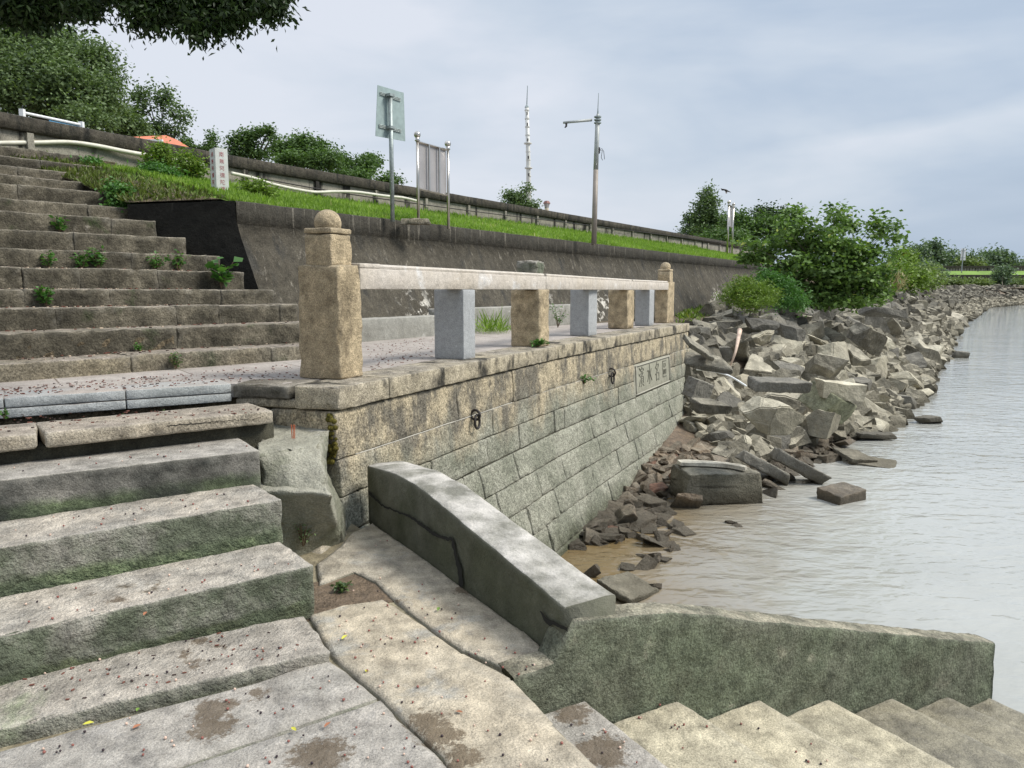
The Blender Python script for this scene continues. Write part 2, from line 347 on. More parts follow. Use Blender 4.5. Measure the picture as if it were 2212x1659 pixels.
M['parapet_green'] = stone('algae covered parapet', (.18, .185, .135, 1), (.22, .22, .165, 1), grain=(.38, 80), top=((.50, .455, .34, 1), .95, 6), side=((.165, .195, .125, 1), .8, 1.6), bump=.011, bscale=30, stain=((.095, .09, .06, 1), 1.1, .54, .68), stain2=((.30, .29, .215, 1), 5, .62, .74), wear=0.4)
M['plaster'] = stone('grey green plaster', (.29, .28, .22, 1), (.38, .365, .295, 1), grain=(.25, 90), side=((.17, .18, .125, 1), .7, 3.0), bump=.007, bscale=14, stain=((.50, .49, .44, 1), 4.2, .62, .68), mid=(.2, 8), wear=0.5)
M['crack'] = plain('dark crack', (.012, .012, .009, 1), 1)
M['mud'] = stone('brown mud', (.12, .085, .05, 1), (.18, .13, .085, 1), grain=(.3, 60), bump=.01, bscale=12, rough=.55, stain=((.28, .15, .09, 1), 1.2, .62, .72), spec=.5, wear=0)
M['soil'] = stone('soil', (.12, .095, .06, 1), (.16, .13, .085, 1), grain=(.5, 40), bump=.012, bscale=10, wear=0)
M['sand'] = stone('silt in the joints', (.30, .26, .175, 1), (.24, .21, .14, 1), grain=(.25, 90), bump=.004, bscale=14, stain=((.12, .09, .055, 1), 2, .6, .68), wear=0)
M['turf'] = stone('green turf', (.115, .19, .03, 1), (.15, .245, .04, 1), grain=(.4, 50), bump=.01, bscale=14, wear=0)
M['rock'] = stone('river rock', (.30, .275, .21, 1), (.21, .195, .155, 1), grain=(.22, 45), top=((.52, .475, .365, 1), .9), side=((.11, .10, .075, 1), .75, 2), bump=.012, bscale=7, obj=True, mid=(.28, 5), wear=0)  # pale tops and dark sides put sunlit and shaded faces into the colour
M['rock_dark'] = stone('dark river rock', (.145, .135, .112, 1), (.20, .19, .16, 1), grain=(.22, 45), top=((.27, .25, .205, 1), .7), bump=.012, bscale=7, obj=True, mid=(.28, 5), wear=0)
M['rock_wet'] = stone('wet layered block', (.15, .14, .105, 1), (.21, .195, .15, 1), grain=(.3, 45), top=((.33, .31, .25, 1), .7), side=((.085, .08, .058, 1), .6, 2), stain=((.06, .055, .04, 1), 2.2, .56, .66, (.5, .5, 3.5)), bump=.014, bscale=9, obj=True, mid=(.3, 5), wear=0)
M['rock_pale'] = stone('pale river rock', (.42, .385, .285, 1), (.34, .31, .24, 1), grain=(.18, 45), top=((.60, .555, .43, 1), .8), side=((.17, .155, .115, 1), .6, 2), bump=.01, bscale=7, obj=True, mid=(.22, 5), wear=0)  # tops coloured as sunlit, sides as shaded
M['rock_green'] = stone('green river rock', (.17, .175, .11, 1), (.22, .215, .15, 1), grain=(.25, 45), bump=.01, bscale=8, obj=True, wear=0)
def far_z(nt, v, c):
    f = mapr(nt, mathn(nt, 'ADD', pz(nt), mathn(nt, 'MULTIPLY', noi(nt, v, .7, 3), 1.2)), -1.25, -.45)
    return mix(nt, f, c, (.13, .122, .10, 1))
M['rock_far'] = stone('distant river rock', (.33, .30, .225, 1), (.23, .21, .16, 1), grain=(.3, 4), top=((.46, .415, .31, 1), .6), side=((.10, .09, .066, 1), .8, 2), zfn=far_z, bump=.02, bscale=4, mid=(.3, 1.1), wear=0)  # cream tops and dark sides imitate sun and shadow on the stones
M['brick'] = stone('muddy broken brick', (.19, .14, .09, 1), (.28, .235, .175, 1), grain=(.25, 60), top=((.31, .27, .20, 1), .6), bump=.006, bscale=16, obj=True, rough=.6, spec=.4, wear=0)
M['brickpos'] = stone('muddy rubble', (.17, .12, .075, 1), (.26, .21, .15, 1), grain=(.25, 60), top=((.31, .27, .20, 1), .6), bump=.006, bscale=16, rough=.6, spec=.4, mid=(.3, 4), wear=0)
M['brick_red'] = stone('red broken brick', (.25, .135, .09, 1), (.22, .14, .10, 1), grain=(.25, 60), bump=.006, bscale=16, obj=True, rough=.6, wear=0)
M['white'] = plain('white stone', (.62, .62, .60, 1), .7, var=.1)
M['marker'] = plain('pale grey cut stone', (.50, .52, .49, 1), .8, var=.1, scale=14)
M['redpaint'] = plain('faded red paint', (.42, .08, .09, 1), .8)
M['pvc'] = plain('off white plastic pipe', (.60, .58, .48, 1), .45, var=.15)
M['steel'] = plain('brushed stainless steel', (.55, .52, .47, 1), .28, 1.0)
M['galv'] = plain('galvanised steel', (.30, .34, .33, 1), .5, .6, var=.25, scale=20)
M['plate'] = plain('grey sign plate', (.28, .35, .34, 1), .55, .3, var=.14, scale=12)
M['panel'] = plain('dull metal panel', (.42, .40, .39, 1), .45, .5, var=.12, scale=3)
M['polepaint'] = plain('grey pole paint', (.34, .36, .35, 1), .55, .2, var=.15)
M['bluepaint'] = plain('blue paint', (.10, .36, .62, 1), .6)
M['whitepaint'] = plain('white paint', (.78, .79, .78, 1), .6, var=.05)
M['iron'] = plain('rusty black iron', (.035, .03, .028, 1), .6, .4, var=.4, scale=40)
M['bark'] = stone('bark', (.09, .075, .055, 1), (.14, .12, .09, 1), bump=.01, bscale=18, wear=0)
M['twig'] = plain('twig', (.14, .10, .06, 1), .9)
M['rooftile'] = plain('orange roof', (.55, .17, .09, 1), .8)
M['cream'] = plain('cream wall', (.62, .55, .42, 1), .9)
M['tower'] = plain('white steel', (.62, .62, .58, 1), .5)
M['bluecloth'] = plain('pale blue wrapper', (.5, .58, .75, 1), .5)
def tide_band(key):                 # stones stay wet and dark just above the waterline
    nt = M[key].node_tree; b = [n for n in nt.nodes if n.type == 'BSDF_PRINCIPLED'][0]; src = b.inputs['Base Color'].links[0].from_socket
    g = nt.nodes.new('ShaderNodeNewGeometry'); f = mapr(nt, mathn(nt, 'ADD', pz(nt), mathn(nt, 'MULTIPLY', noi(nt, g.outputs['Position'], 5, 3), .14)), -2.58, -2.72)
    L(nt, mix(nt, mathn(nt, 'MULTIPLY', f, .72), src, (.05, .043, .028, 1)), b.inputs['Base Color'])
for k_ in ('rock', 'rock_dark', 'rock_pale', 'rock_green', 'rock_far', 'brick', 'brickpos', 'rock_wet', 'mud'): tide_band(k_)
# ------------------------------------------------------------------ layout
ZP, ZL, ZW = -.65, -1.58, -2.87                       # platform, landing, water
C0, C1, C2 = Z(720, 837.3, ZP), Z(1198.5, 746.8, ZP), Z(1486, 698, ZP)
Wd = dirv(24.8); Wn = dirv(114.8)                     # along the quay wall; out over the river
len1 = (C1 - C0).length; lenW = len1 + (C2 - C1).length
def WL(s, out=0.0, z=ZP):                             # point on the quay wall line
    if s < len1: p = C0 + (C1 - C0) * (s / len1); d = (C1 - C0).normalized()
    else: p = C1 + (C2 - C1) * ((s - len1) / (lenW - len1)); d = (C2 - C1).normalized()
    k = min(1, max(0, (s - len1 + 1) / 2)); d = ((C1 - C0).normalized() * (1 - k) + (C2 - C1).normalized() * k).normalized()
    n = Vector((d.y, -d.x, 0)); q = p + n * out; return Vector((q.x, q.y, z))
def batter(z): h = ZP - z; return .05 * h + max(0, h - 1.0) * .235
SPOTS = [Z(u, v, z_).to_tuple() + (r,) for u, v, z_, r in ((255, 1297, -1.33, .05), (430, 1385, -1.53, .055), (400, 1415, -1.53, .05), (425, 1435, -1.53, .055), (465, 1535, -1.58, .10), (455, 1575, -1.58, .10), (560, 1500, -1.58, .06), (690, 1630, -1.58, .12), (925, 1560, -1.58, .09), (950, 1590, -1.58, .10), (1000, 1640, -1.58, .08), (1000, 1275, -1.58, .07), (850, 1300, -1.58, .05), (1235, 1540, -1.767, .10), (1300, 1620, -1.767, .12), (190, 1285, -1.33, .03), (480, 1395, -1.53, .03))]
def spots(nt, v, c):
    m_ = None
    n_ = mathn(nt, 'MULTIPLY', mathn(nt, 'SUBTRACT', noi(nt, v, 19, 6, .8), .5), .30)
    for x, y, z_, r in SPOTS:
        d = nt.nodes.new('ShaderNodeVectorMath'); d.operation = 'DISTANCE'; L(nt, v, d.inputs[0]); d.inputs[1].default_value = (x, y, z_)
        q = mathn(nt, 'SUBTRACT', mathn(nt, 'ADD', d.outputs['Value'], n_), r)
        m_ = q if m_ is None else mathn(nt, 'MINIMUM', m_, q)
    return mix(nt, mathn(nt, 'MULTIPLY', mapr(nt, mathn(nt, 'ADD', m_, .022), .014, -.014), .78), c, (.115, .082, .048, 1))
def algae_foot(zb_, hgt, c1, c2):
    def fn(nt, v, c):
        n = noi(nt, v, 7, 5, .65)
        f = mapr(nt, mathn(nt, 'ADD', pz(nt), mathn(nt, 'MULTIPLY', n, -.10)), zb_ - .05 + hgt, zb_ - .05 + hgt * .45)
        return mix(nt, f, c, mix(nt, mapr(nt, noi(nt, v, 30, 3), .4, .6), c1, c2))
    return lambda nt, v, c: fn(nt, v, spots(nt, v, c))
M['slab_sand'] = stone('sandy landing slab', (.34, .31, .255, 1), (.42, .375, .295, 1), grain=(.28, 130), top=((.53, .455, .335, 1), .85, 1.1), side=((.16, .16, .11, 1), .7), bump=.005, bscale=24, wear=.5, zfn=lambda nt, v, c: c, stain=((.40, .375, .32, 1), 2.6, .55, .63))
M['slab_grey'] = stone('grey landing slab', (.33, .31, .27, 1), (.40, .375, .335, 1), grain=(.3, 130), top=((.46, .42, .365, 1), .6), side=((.16, .18, .12, 1), .7), bump=.005, bscale=26, wear=.5, stain=((.33, .31, .28, 1), 2.6, .55, .66))
def respot(key):                    # damp patches lie over everything else on the stone
    nt = M[key].node_tree; b = [n for n in nt.nodes if n.type == 'BSDF_PRINCIPLED'][0]; lk = b.inputs['Base Color'].links[0]; src = lk.from_socket
    g = nt.nodes.new('ShaderNodeNewGeometry'); c = spots(nt, g.outputs['Position'], src); L(nt, c, b.inputs['Base Color'])
for k_ in ('slab_sand', 'slab_grey', 'step_low'): respot(k_)
# ---- ground under the landing and platform
mb = MB()
prism(mb, [(-7, 1.5), (-7.5, -1.5), (1.2, -1.5), tuple(Z(1298, 1659, ZL)[:2]), tuple((Z(1225, 1432, ZL) - dirv(60) * .27 - dirv(150) * .04)[:2]), tuple((Z(1225, 1432, ZL) + dirv(150) * -.04)[:2]), tuple(WL(.25, -.2)[:2]), (-1.7, 5.6), (-3.6, 4.2)], -3.3, ZL - .022)
o = mb.build('ground', M['sand']); tag(o, kind='structure')
mb = MB()
prism(mb, [(-1.99, 5.36), tuple(WL(.35, -.12)[:2]), tuple(WL(len1, -.12)[:2]), tuple(WL(lenW - .1, -.12)[:2]), (2.2, 17.0), (-3.2, 9.5), (-8, 6), (-8, 2.0), (-4.6, 3.62)], -3.3, ZP - .012)
o = mb.build('ground', M['soil']); tag(o, kind='structure')
# paving of the platform
mb = MB()
Pk = dirv(56.9)
A0 = Z(7.6, 860, ZP); A1 = Z(500, 828.7, ZP)
inner = .40
pts = [A1 + Pk * -4.2 + Vector((-.02, .03, 0)), A1 + Vector((-.02, .03, 0)), WL(.02, -inner) , WL(len1, -inner), WL(lenW, -inner), (2.4, 16.0), (-3.4, 9.0), (-8.4, 4.2)]
prism(mb, [tuple(p[:2]) for p in pts], ZP - .1, ZP - .004)
o = mb.build('pavement', M['tile']); tag(o, kind='structure')
# kerb slabs at the front edge of the platform
kn = Vector((Pk.y, -Pk.x, 0))
edges = [0, .0]
jx = [A1, Z(271, 843, ZP), Z(7.6, 860, ZP)]
jx.append(jx[2] - Pk * 1.25); jx.append(jx[3] - Pk * 1.25)
klab = ['pale grey granite kerb slab beside the dark coping return', 'pale grey granite kerb slab in the middle of the platform edge', 'pale grey granite kerb slab at the frame edge of the platform', 'grey kerb slab beyond the frame edge']
for i in range(4):
    a, b_ = jx[i] - Pk * .004, jx[i + 1] + Pk * .004
    t = empty('kerb_slab', V2((a + b_) / 2, ZP - .12), klab[i], 'kerb', 'kerb slabs along the platform edge')
    for nm, z0, z1, o_ in (('upper_course', ZP - .062, ZP, .003), ('lower_course', ZP - .125, ZP - .066, 0)):
        mb = MB(); q = [b_ + kn * o_, a + kn * o_, a - kn * .34, b_ - kn * .34]
        slab(mb, q, z0, z1, cell=.09, r=.006, amp=.0015)
        mb.build(nm, M['kerb'], t, True)
# ---- steps below the platform
def step(name, pf0, pf1, z1, h, depth, ext, mat, label, back=None, **k):
    d = (pf1 - pf0).normalized(); n = Vector((-d.y, d.x, 0))
    a = pf0 - d * ext
    mb = MB(); slab(mb, [a, pf1, pf1 + n * depth, a + n * depth], z1 - h, z1, **k)
    o = mb.build(name, M[mat], smooth=True); tag(o, label, 'step', 'granite steps below the platform'); return o
zA, zB, zC, zD, zE = -.76, -.925, -1.12, -1.33, -1.53
g0, g1 = Z(0, 943.4, zA), Z(590, 886, zA)
gd = (g1 - g0).normalized(); ga = Z(88, 936, zA)
step('step_slab', ga + gd * .02, g1, zA, .085, .42, 0, 'step_low', 'beige step slab with a dark groove, under the pale kerb and over a dark gap', cell=.04, r=.014, amp=.003, freq=11)
step('step_slab', g0, ga - gd * .02, zA, .085, .42, 1.6, 'step_low', 'short beige step slab beside the open joint at the frame edge', cell=.04, r=.014, amp=.003, freq=11)
bpy.data.objects['step_slab'].data.materials[0] = bpy.data.objects['step_slab.001'].data.materials[0] = M['step_tanlow'] = stone('beige step granite', (.40, .345, .26, 1), (.34, .30, .235, 1), grain=(.5, 100), top=((.40, .345, .29, 1), .8), bump=.005, bscale=30, side=None, stain=((.12, .115, .08, 1), 2.4, .62, .72))
f0, f1 = Z(0, 1037, zB), Z(560.7, 972.8, zB)
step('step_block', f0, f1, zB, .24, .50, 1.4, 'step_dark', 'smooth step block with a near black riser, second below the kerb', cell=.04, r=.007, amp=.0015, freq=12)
f0, f1 = Z(0, 1182.9, zC), Z(608, 1079, zC)
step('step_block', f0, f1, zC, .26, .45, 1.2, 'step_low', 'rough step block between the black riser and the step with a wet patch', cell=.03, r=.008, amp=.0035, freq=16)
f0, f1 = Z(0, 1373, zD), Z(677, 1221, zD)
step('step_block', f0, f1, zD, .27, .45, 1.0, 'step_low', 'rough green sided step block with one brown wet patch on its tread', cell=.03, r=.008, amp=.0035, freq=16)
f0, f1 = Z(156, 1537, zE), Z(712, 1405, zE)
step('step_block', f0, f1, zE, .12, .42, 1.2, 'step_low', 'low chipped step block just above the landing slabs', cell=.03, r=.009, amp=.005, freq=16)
for nm_, key, args in (('step_block', 'algae B', (zC, .085, (.20, .25, .13, 1), (.13, .17, .08, 1))), ('step_block.001', 'algae C', (zD, .07, (.30, .36, .19, 1), (.16, .21, .10, 1))), ('step_block.002', 'algae D', (zE, .04, (.11, .12, .06, 1), (.16, .17, .09, 1)))):
    base_ = dict(top=((.40, .37, .33, 1), .6), side=((.045, .048, .042, 1), .97, 1.2), bump=.0035, bscale=26) if key == 'algae B' else dict(top=((.55, .49, .405, 1), .85, 3.4), side=((.10, .12, .076, 1), .9), bump=.012, bscale=13, stain=((.13, .10, .06, 1), 2.6, .66, .72))
    M[key] = bpy.data.objects[nm_].data.materials[0] = stone(key, (.32, .30, .26, 1), (.39, .365, .32, 1), zfn=algae_foot(*args), **base_)
    respot(key)
gn_ = Vector((gd.y, -gd.x, 0)); PEND_GROOVE = (g0, gn_)
# black backing that colours in the shade of the gap under the beige step
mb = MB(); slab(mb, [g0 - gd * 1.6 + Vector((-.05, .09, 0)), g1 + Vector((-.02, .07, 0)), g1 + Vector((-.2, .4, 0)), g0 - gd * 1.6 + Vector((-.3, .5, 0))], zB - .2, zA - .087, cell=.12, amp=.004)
o = mb.build('gap_shade_backing', M['joint'], smooth=True); tag(o, 'dark backing coloured for the shade in the gap under the beige step slab', 'footing')
# ---- plaster haunch beside the steps
mb = MB()
a, b_, c, d = Z(556, 962, -.98), Z(693, 968, -.98), Z(690, 938, -.98), Z(600, 932, -.98)
hexb(mb, [V2(Z(566, 985, -.98), -1.2), V2(Z(712, 1000, -.98), -1.2), V2(c, -1.2), V2(d + Vector((-.15, 0, 0)), -1.2)], [V2(Z(552, 974, -.96), -.96), V2(Z(688, 966, -.97), -.97), V2(c + Vector((.05, .25, 0)), -.93), V2(d + Vector((-.15, .25, 0)), -.93)], cell=.025, r=.014, amp=.014, freq=11)
t = empty('plaster_haunch', V2(Z(680, 1200, ZL), ZL), 'rounded grey green plaster haunch between the step ends and the quay wall corner', 'plaster')
mb.build('upper_lump', M['plaster'], t, True)
mb = MB()
hexb(mb, [V2(Z(622, 1200, ZL), ZL - .1), V2(Z(742, 1162, ZL), ZL - .05), V2(WL(.3, -.05), ZL - .05), V2(Z(600, 1050, -1.2), ZL - .1)],
     [V2(Z(552, 992, -.98), -1.16), V2(Z(708, 1000, -.98), -1.16), V2(c, -1.16), V2(d + Vector((-.15, 0, 0)), -1.16)], cell=.03, r=.014, amp=.012, freq=10)
lsl = mb.build('lower_slope', M['plaster'], t, True)
mb = MB()
hexb(mb, [V2(Z(640, 1185, ZL), ZL - .05), V2(Z(690, 1200, ZL), ZL - .05), V2(Z(752, 1148, ZL), ZL - .05), V2(Z(700, 1090, ZL), ZL - .05)],
     [V2(Z(640, 1150, ZL), ZL + .10), V2(Z(690, 1155, ZL), ZL + .10), V2(Z(738, 1118, ZL), ZL + .16), V2(Z(680, 1090, ZL), ZL + .2)], cell=.03, r=.03, amp=.012, freq=7)
mb.build('toe_stone', M['slab_sand'], t, True)
Bq = Z(1225, 1432, ZL)
d2 = dirv(60); n2 = Vector((d2.y, -d2.x, 0))           # n2 faces the stair
def P2(s, out=0, z=0): q = Bq + d2 * s + n2 * out; return Vector((q.x, q.y, z))
# ---- landing slabs
def poly_slab(name, pix, z1, thick, mat, label, cat='paving slab', group='granite slabs of the landing', seed=0, amp=.006, rim=.02):
    """slab with a traced outline, standing at its own level"""
    P = [Z(q[0], q[1], z1) if len(q) == 2 else Vector(q) for q in pix]
    fine = []
    for i in range(len(P)):
        a, b = P[i], P[(i + 1) % len(P)]; n = max(1, int((b - a).length / .05))
        for k in range(n):
            q = a.lerp(b, k / n); d = (b - a).normalized(); nn = Vector((d.y, -d.x, 0))
            fine.append(q + nn * (noise.noise(q * 14 + Vector((seed, 0, 0))) * .007))
    ar = sum(fine[i].x * fine[(i + 1) % len(fine)].y - fine[(i + 1) % len(fine)].x * fine[i].y for i in range(len(fine)))
    if ar < 0: fine = fine[::-1]
    x0, x1 = min(p.x for p in fine), max(p.x for p in fine); y0, y1 = min(p.y for p in fine), max(p.y for p in fine)
    def inside(x, y):
        r = False; n = len(fine)
        for i in range(n):
            a, b = fine[i], fine[i - 1]
            if (a.y > y) != (b.y > y) and x < (b.x - a.x) * (y - a.y) / (b.y - a.y) + a.x: r = not r
        return r
    n = len(fine)
    inn = []
    for i in range(n):
        d = (fine[(i + 1) % n] - fine[i - 1]).normalized(); inn.append(fine[i] + Vector((-d.y, d.x, 0)) * rim)
    pts = [Vector((p.x, p.y)) for p in inn]
    g = .05; x = x0
    while x < x1:
        y = y0
        while y < y1:
            if inside(x, y) and min((x - p.x) ** 2 + (y - p.y) ** 2 for p in inn) > .0009 and min((x - p.x) ** 2 + (y - p.y) ** 2 for p in fine) > (rim + .015) ** 2:
                pts.append(Vector((x + nr.uniform(-.01, .01), y + nr.uniform(-.01, .01))))
            y += g
        x += g
    vo, eo, fo, *_ = delaunay_2d_cdt(pts, [(i, (i + 1) % n) for i in range(n)], [], 1, 1e-5)
    vs = []
    for q in vo:
        p = Vector((q.x, q.y, z1)); vs.append((q.x, q.y, z1 + (noise.noise(p * 4) + .6 * noise.noise(p * 13)) * amp * .7))
    top = len(vs)
    m2 = MB(); fs = [tuple(f) for f in fo]
    fs = [f if (Vector(vs[f[1]]) - Vector(vs[f[0]])).cross(Vector(vs[f[2]]) - Vector(vs[f[0]])).z > 0 else f[::-1] for f in fs]
    for p in fine: vs.append((p.x, p.y, z1 - .011 + noise.noise(p * 9) * .004))
    for p in fine: vs.append((p.x, p.y, z1 - thick))
    for i in range(n):
        j = (i + 1) % n
        fs.append((i, top + i, top + j, j)); fs.append((top + i, top + n + i, top + n + j, top + j))
    m2.add(vs, fs); o = m2.build(name, M[mat], smooth=True); tag(o, label, cat, group); return o
poly_slab('paving_slab', [(-60, 1632), (0, 1617), (330, 1528), (560, 1469), (705, 1419), (758, 1456), (813, 1503), (600, 1577), (383, 1654), (330, 1720), (-120, 1790)], ZL + .005, .09, 'slab_grey', 'grey granite landing slab below the chipped low step, with the dark wet stain', seed=3)
poly_slab('paving_slab', [(392, 1656), (600, 1583), (822, 1508), (858, 1548), (905, 1590), (955, 1640), (1010, 1720), (600, 1800), (340, 1730)], ZL, .09, 'slab_grey', 'grey granite landing slab with a small wet smear, next towards the viewer', seed=5)
poly_slab('paving_slab', [(668, 1326), (740, 1304), (830, 1292), (905, 1342), (1000, 1410), tuple(P2(-.275, .010)), (1200, 1567), (1297, 1658), (1350, 1720), (1020, 1725), (955, 1630), (900, 1577), (830, 1508), (770, 1458), (718, 1412)], ZL + .004, .26, 'slab_sand', 'long sandy granite landing slab running to the river stair', seed=8)
poly_slab('paving_slab', [(804, 1128), (900, 1192), (1015, 1278), (1130, 1362), tuple(P2(-.03, -.015)), tuple(P2(-.12, -.012)), tuple(P2(-.23, -.012)), (1000, 1402), (905, 1333), (846, 1287), (812, 1254), (766, 1232), (690, 1258), (684, 1215), (735, 1178), (758, 1150)], ZL + .002, .26, 'slab_sand', 'smooth sandy slab lying along the foot of the cracked parapet', seed=9, amp=.004)
mb = MB(); prism(mb, [tuple(Z(u, v, ZL)[:2]) for u, v in ((660, 1335), (665, 1255), (770, 1225), (860, 1290), (750, 1310))], ZL - .06, ZL - .018)
o = mb.build('mud_pocket', M['mud']); tag(o, 'dark mud filling a hollow between the landing slabs and step end', 'mud')
# ---- parapet one (cracked), along the landing
Bq = Z(1225, 1432, ZL); Aq = Z(803, 1125, ZL); pd = (Bq - Aq).normalized(); pn = Vector((-pd.y, pd.x, 0))   # pn: towards the quay wall / river
topL = [(796, 1005.7), (856.7, 1024), (917, 1060), (974, 1109), (1063, 1182), (1144, 1250.6), (1233, 1323.5)]
mbp = MB(); secs = []
nrm = Vector((pd.y, -pd.x, 0))
TP = [pl(u, v, Aq, nrm) for u, v in topL]
def top_at(s):
    S_ = [(p - Aq).dot(pd) for p in TP]
    for i in range(len(S_) - 1):
        if s <= S_[i + 1] or i == len(S_) - 2:
            k = (s - S_[i]) / (S_[i + 1] - S_[i]); return TP[i].z * (1 - k) + TP[i + 1].z * k
LenP = (Bq - Aq).length; thP = .27
ns = 60; nv_ = 12; vs = []; fs = []
prof = []
for i in range(ns + 1):
    s = -.06 + (LenP + .035) * i / ns
    zt = top_at(s); base = Aq + pd * s
    ring = []
    zb = ZL - .02
    for k in range(nv_ + 1): ring.append((0, zb + (zt - .012 - zb) * k / nv_))
    ring += [(.005, zt - .003), (.014, zt)]
    for k in range(1, 6): ring.append((.014 + (thP - .028) * k / 6, zt + .004))
    ring += [(thP - .014, zt), (thP - .004, zt - .004), (thP, zt - .015)]
    for k in range(1, 8): ring.append((thP, zt - .015 + (-3.2 - zt) * k / 7))
    for (o_, z_) in ring:
        p = base + (-pn if False else pn) * o_; p.z = z_
        q = p * 4
        d = noise.noise_vector(q) * .006 + noise.noise_vector(q * 4) * .003
        vs.append(p + d)
    R = len(ring)
pn_sign = pn.dot(Wn)
for i in range(ns):
    for k in range(R - 1): fs.append((i * R + k, (i + 1) * R + k, (i + 1) * R + k + 1, i * R + k + 1))
fs.append(tuple(k for k in range(R))[::1]); fs.append(tuple(ns * R + k for k in range(R))[::-1])
mbp.add(vs, fs)
tp = empty('parapet', V2((Aq + Bq) / 2, ZL), 'sloping cement parapet with a long black crack, pale trowelled top, beside the landing', 'parapet')
mbp.build('parapet_wall', M['parapet'], tp, True)
def crack(pix, plane_p, plane_n, width, name, parent, seed=0, lift=.004):
    P = [pl(u, v, plane_p, plane_n) for u, v in pix]; fine = []
    for i in range(len(P) - 1):
        n = max(2, int((P[i + 1] - P[i]).length / .012))
        for k in range(n): fine.append((P[i].lerp(P[i + 1], k / n), width[i] + (width[i + 1] - width[i]) * k / n))
    fine.append((P[-1], width[-1])); nn = Vector(plane_n).normalized()
    if nn.dot(-P[0]) < 0: nn = -nn
    vs = []; fs = []
    for i, (p, w_) in enumerate(fine):
        a = fine[max(0, i - 1)][0]; b = fine[min(len(fine) - 1, i + 1)][0]; d = (b - a).normalized(); s = d.cross(nn)
        j = noise.noise(p * 38 + Vector((seed, 0, 0))) * .009; ww = w_ * (1.0 + 1.4 * abs(noise.noise(p * 60)))
        vs.append(p + s * (ww + j) + nn * lift); vs.append(p + s * (-ww + j) + nn * lift)
    for i in range(len(fine) - 1): fs.append((2 * i, 2 * i + 1, 2 * i + 3, 2 * i + 2))
    m = MB(); m.add(vs, fs); return m.build(name, M['crack'], parent)
def r8(zx, zy): return (658.3 + zx * .4048, 987.5 + zy * .4048)
crack([r8(350, 190), r8(420, 255), r8(490, 285), r8(560, 310), r8(640, 365), r8(690, 405), r8(760, 430), r8(795, 440), r8(815, 520), r8(835, 600), r8(845, 690)], Aq, nrm, [.010, .006, .004, .006, .009, .008, .006, .010, .014, .018, .017], 'crack', tp, 1, .011)
crack([(100, 944), (163, 938.5), (360, 920), (562, 902)], PEND_GROOVE[0], PEND_GROOVE[1], [.001, .002, .002, .001], 'groove', bpy.data.objects['step_slab'], 5, .010)
crack([r8(1265, 820), r8(1300, 870), r8(1350, 890), r8(1415, 920)], Aq, nrm, [.003, .012, .006, .008], 'crack', tp, 3, .011)
# ---- parapet two (green), beside the river stair
topz = [(-.40, -1.60), (-.27, -1.575), (-.02, -1.565), (.0, -1.40), (.10, -1.405), (.29, -1.434), (.6, -1.485), (1.0, -1.60), (1.43, -1.73), (2.0, -1.90), (2.6, -2.075), (3.2, -2.25), (3.42, -2.315)]
vs = []; fs = []; s_list = []
s = -.26
while s < 3.42: s_list.append(s); s += .05
s_list.append(3.42)
def tz(s):
    for (a, za), (b, zb_) in zip(topz, topz[1:]):
        if s <= b: return za + (zb_ - za) * (s - a) / (b - a)
    return topz[-1][1]
th2 = .155
for s in s_list:
    zt = tz(s); fr = 0.0
    ring = []
    for k in range(16): ring.append((fr, -3.3 + (zt - .018 + 3.3) * k / 15 if k else -3.3))
    ring = [(0, -3.3)] + [(0, zt - .018 - (1.25) * (1 - k / 20) ** 1.0) for k in range(0, 21)]
    ring += [(-.006, zt - .005), (-.018, zt)]
    for k in range(1, 4): ring.append((-.018 - (th2 - .036) * k / 4, zt + .002))
    ring += [(-th2 + .018, zt), (-th2, zt - .018), (-th2, -3.3)]
    R2 = len(ring)
    for (o_, z_) in ring:
        p = P2(s, o_, z_); q = p * 6
        vs.append(p + noise.noise_vector(q) * .009 + noise.noise_vector(q * 3.7) * .0055)
ns2 = len(s_list) - 1
for i in range(ns2):
    for k in range(R2 - 1): fs.append((i * R2 + k, i * R2 + k + 1, (i + 1) * R2 + k + 1, (i + 1) * R2 + k)[::-1])
fs.append(tuple(range(R2))[::-1]); fs.append(tuple(ns2 * R2 + k for k in range(R2)))
mb = MB(); mb.add(vs, fs)
o = mb.build('parapet', M['parapet_green'], smooth=True); tag(o, 'green algae covered parapet sloping down beside the river stair', 'parapet')
# ---- river stair
run, rise = .565, .152
sed = dirv(150)
tl = ['grey rough river stair step just below the landing', 'second sandy river stair step below the landing', 'third sandy river stair step, dotted with dark berries', 'fourth river stair step with a bright worn edge', 'fifth river stair step, olive and slate coloured', 'sixth river stair step, brown and damp near the water', 'lowest wet river stair step at the waterline']
tips = [.085, .625, 1.175, 1.72, 2.295, 2.865, 3.365]
tm = ['slab_grey', 'tread', 'tread', 'tread', 'tread_wet', 'tread_wet', 'tread_wet']
for i in range(7):
    zt = -1.767 - rise * i; sf = tips[i]; sb = (tips[i - 1] if i else -.30) - .05
    q = [P2(sb, .012), P2(sf, .012), P2(sf, .012) + sed * 3.6, P2(sb, .012) + sed * 3.6]
    mb = MB(); slab(mb, q, zt - .35, zt, cell=.045, r=.008, amp=.003, freq=14, seed=i)
    o = mb.build('stair_step', M[tm[i]], smooth=True); tag(o, tl[i], 'step', 'steps of the river stair')
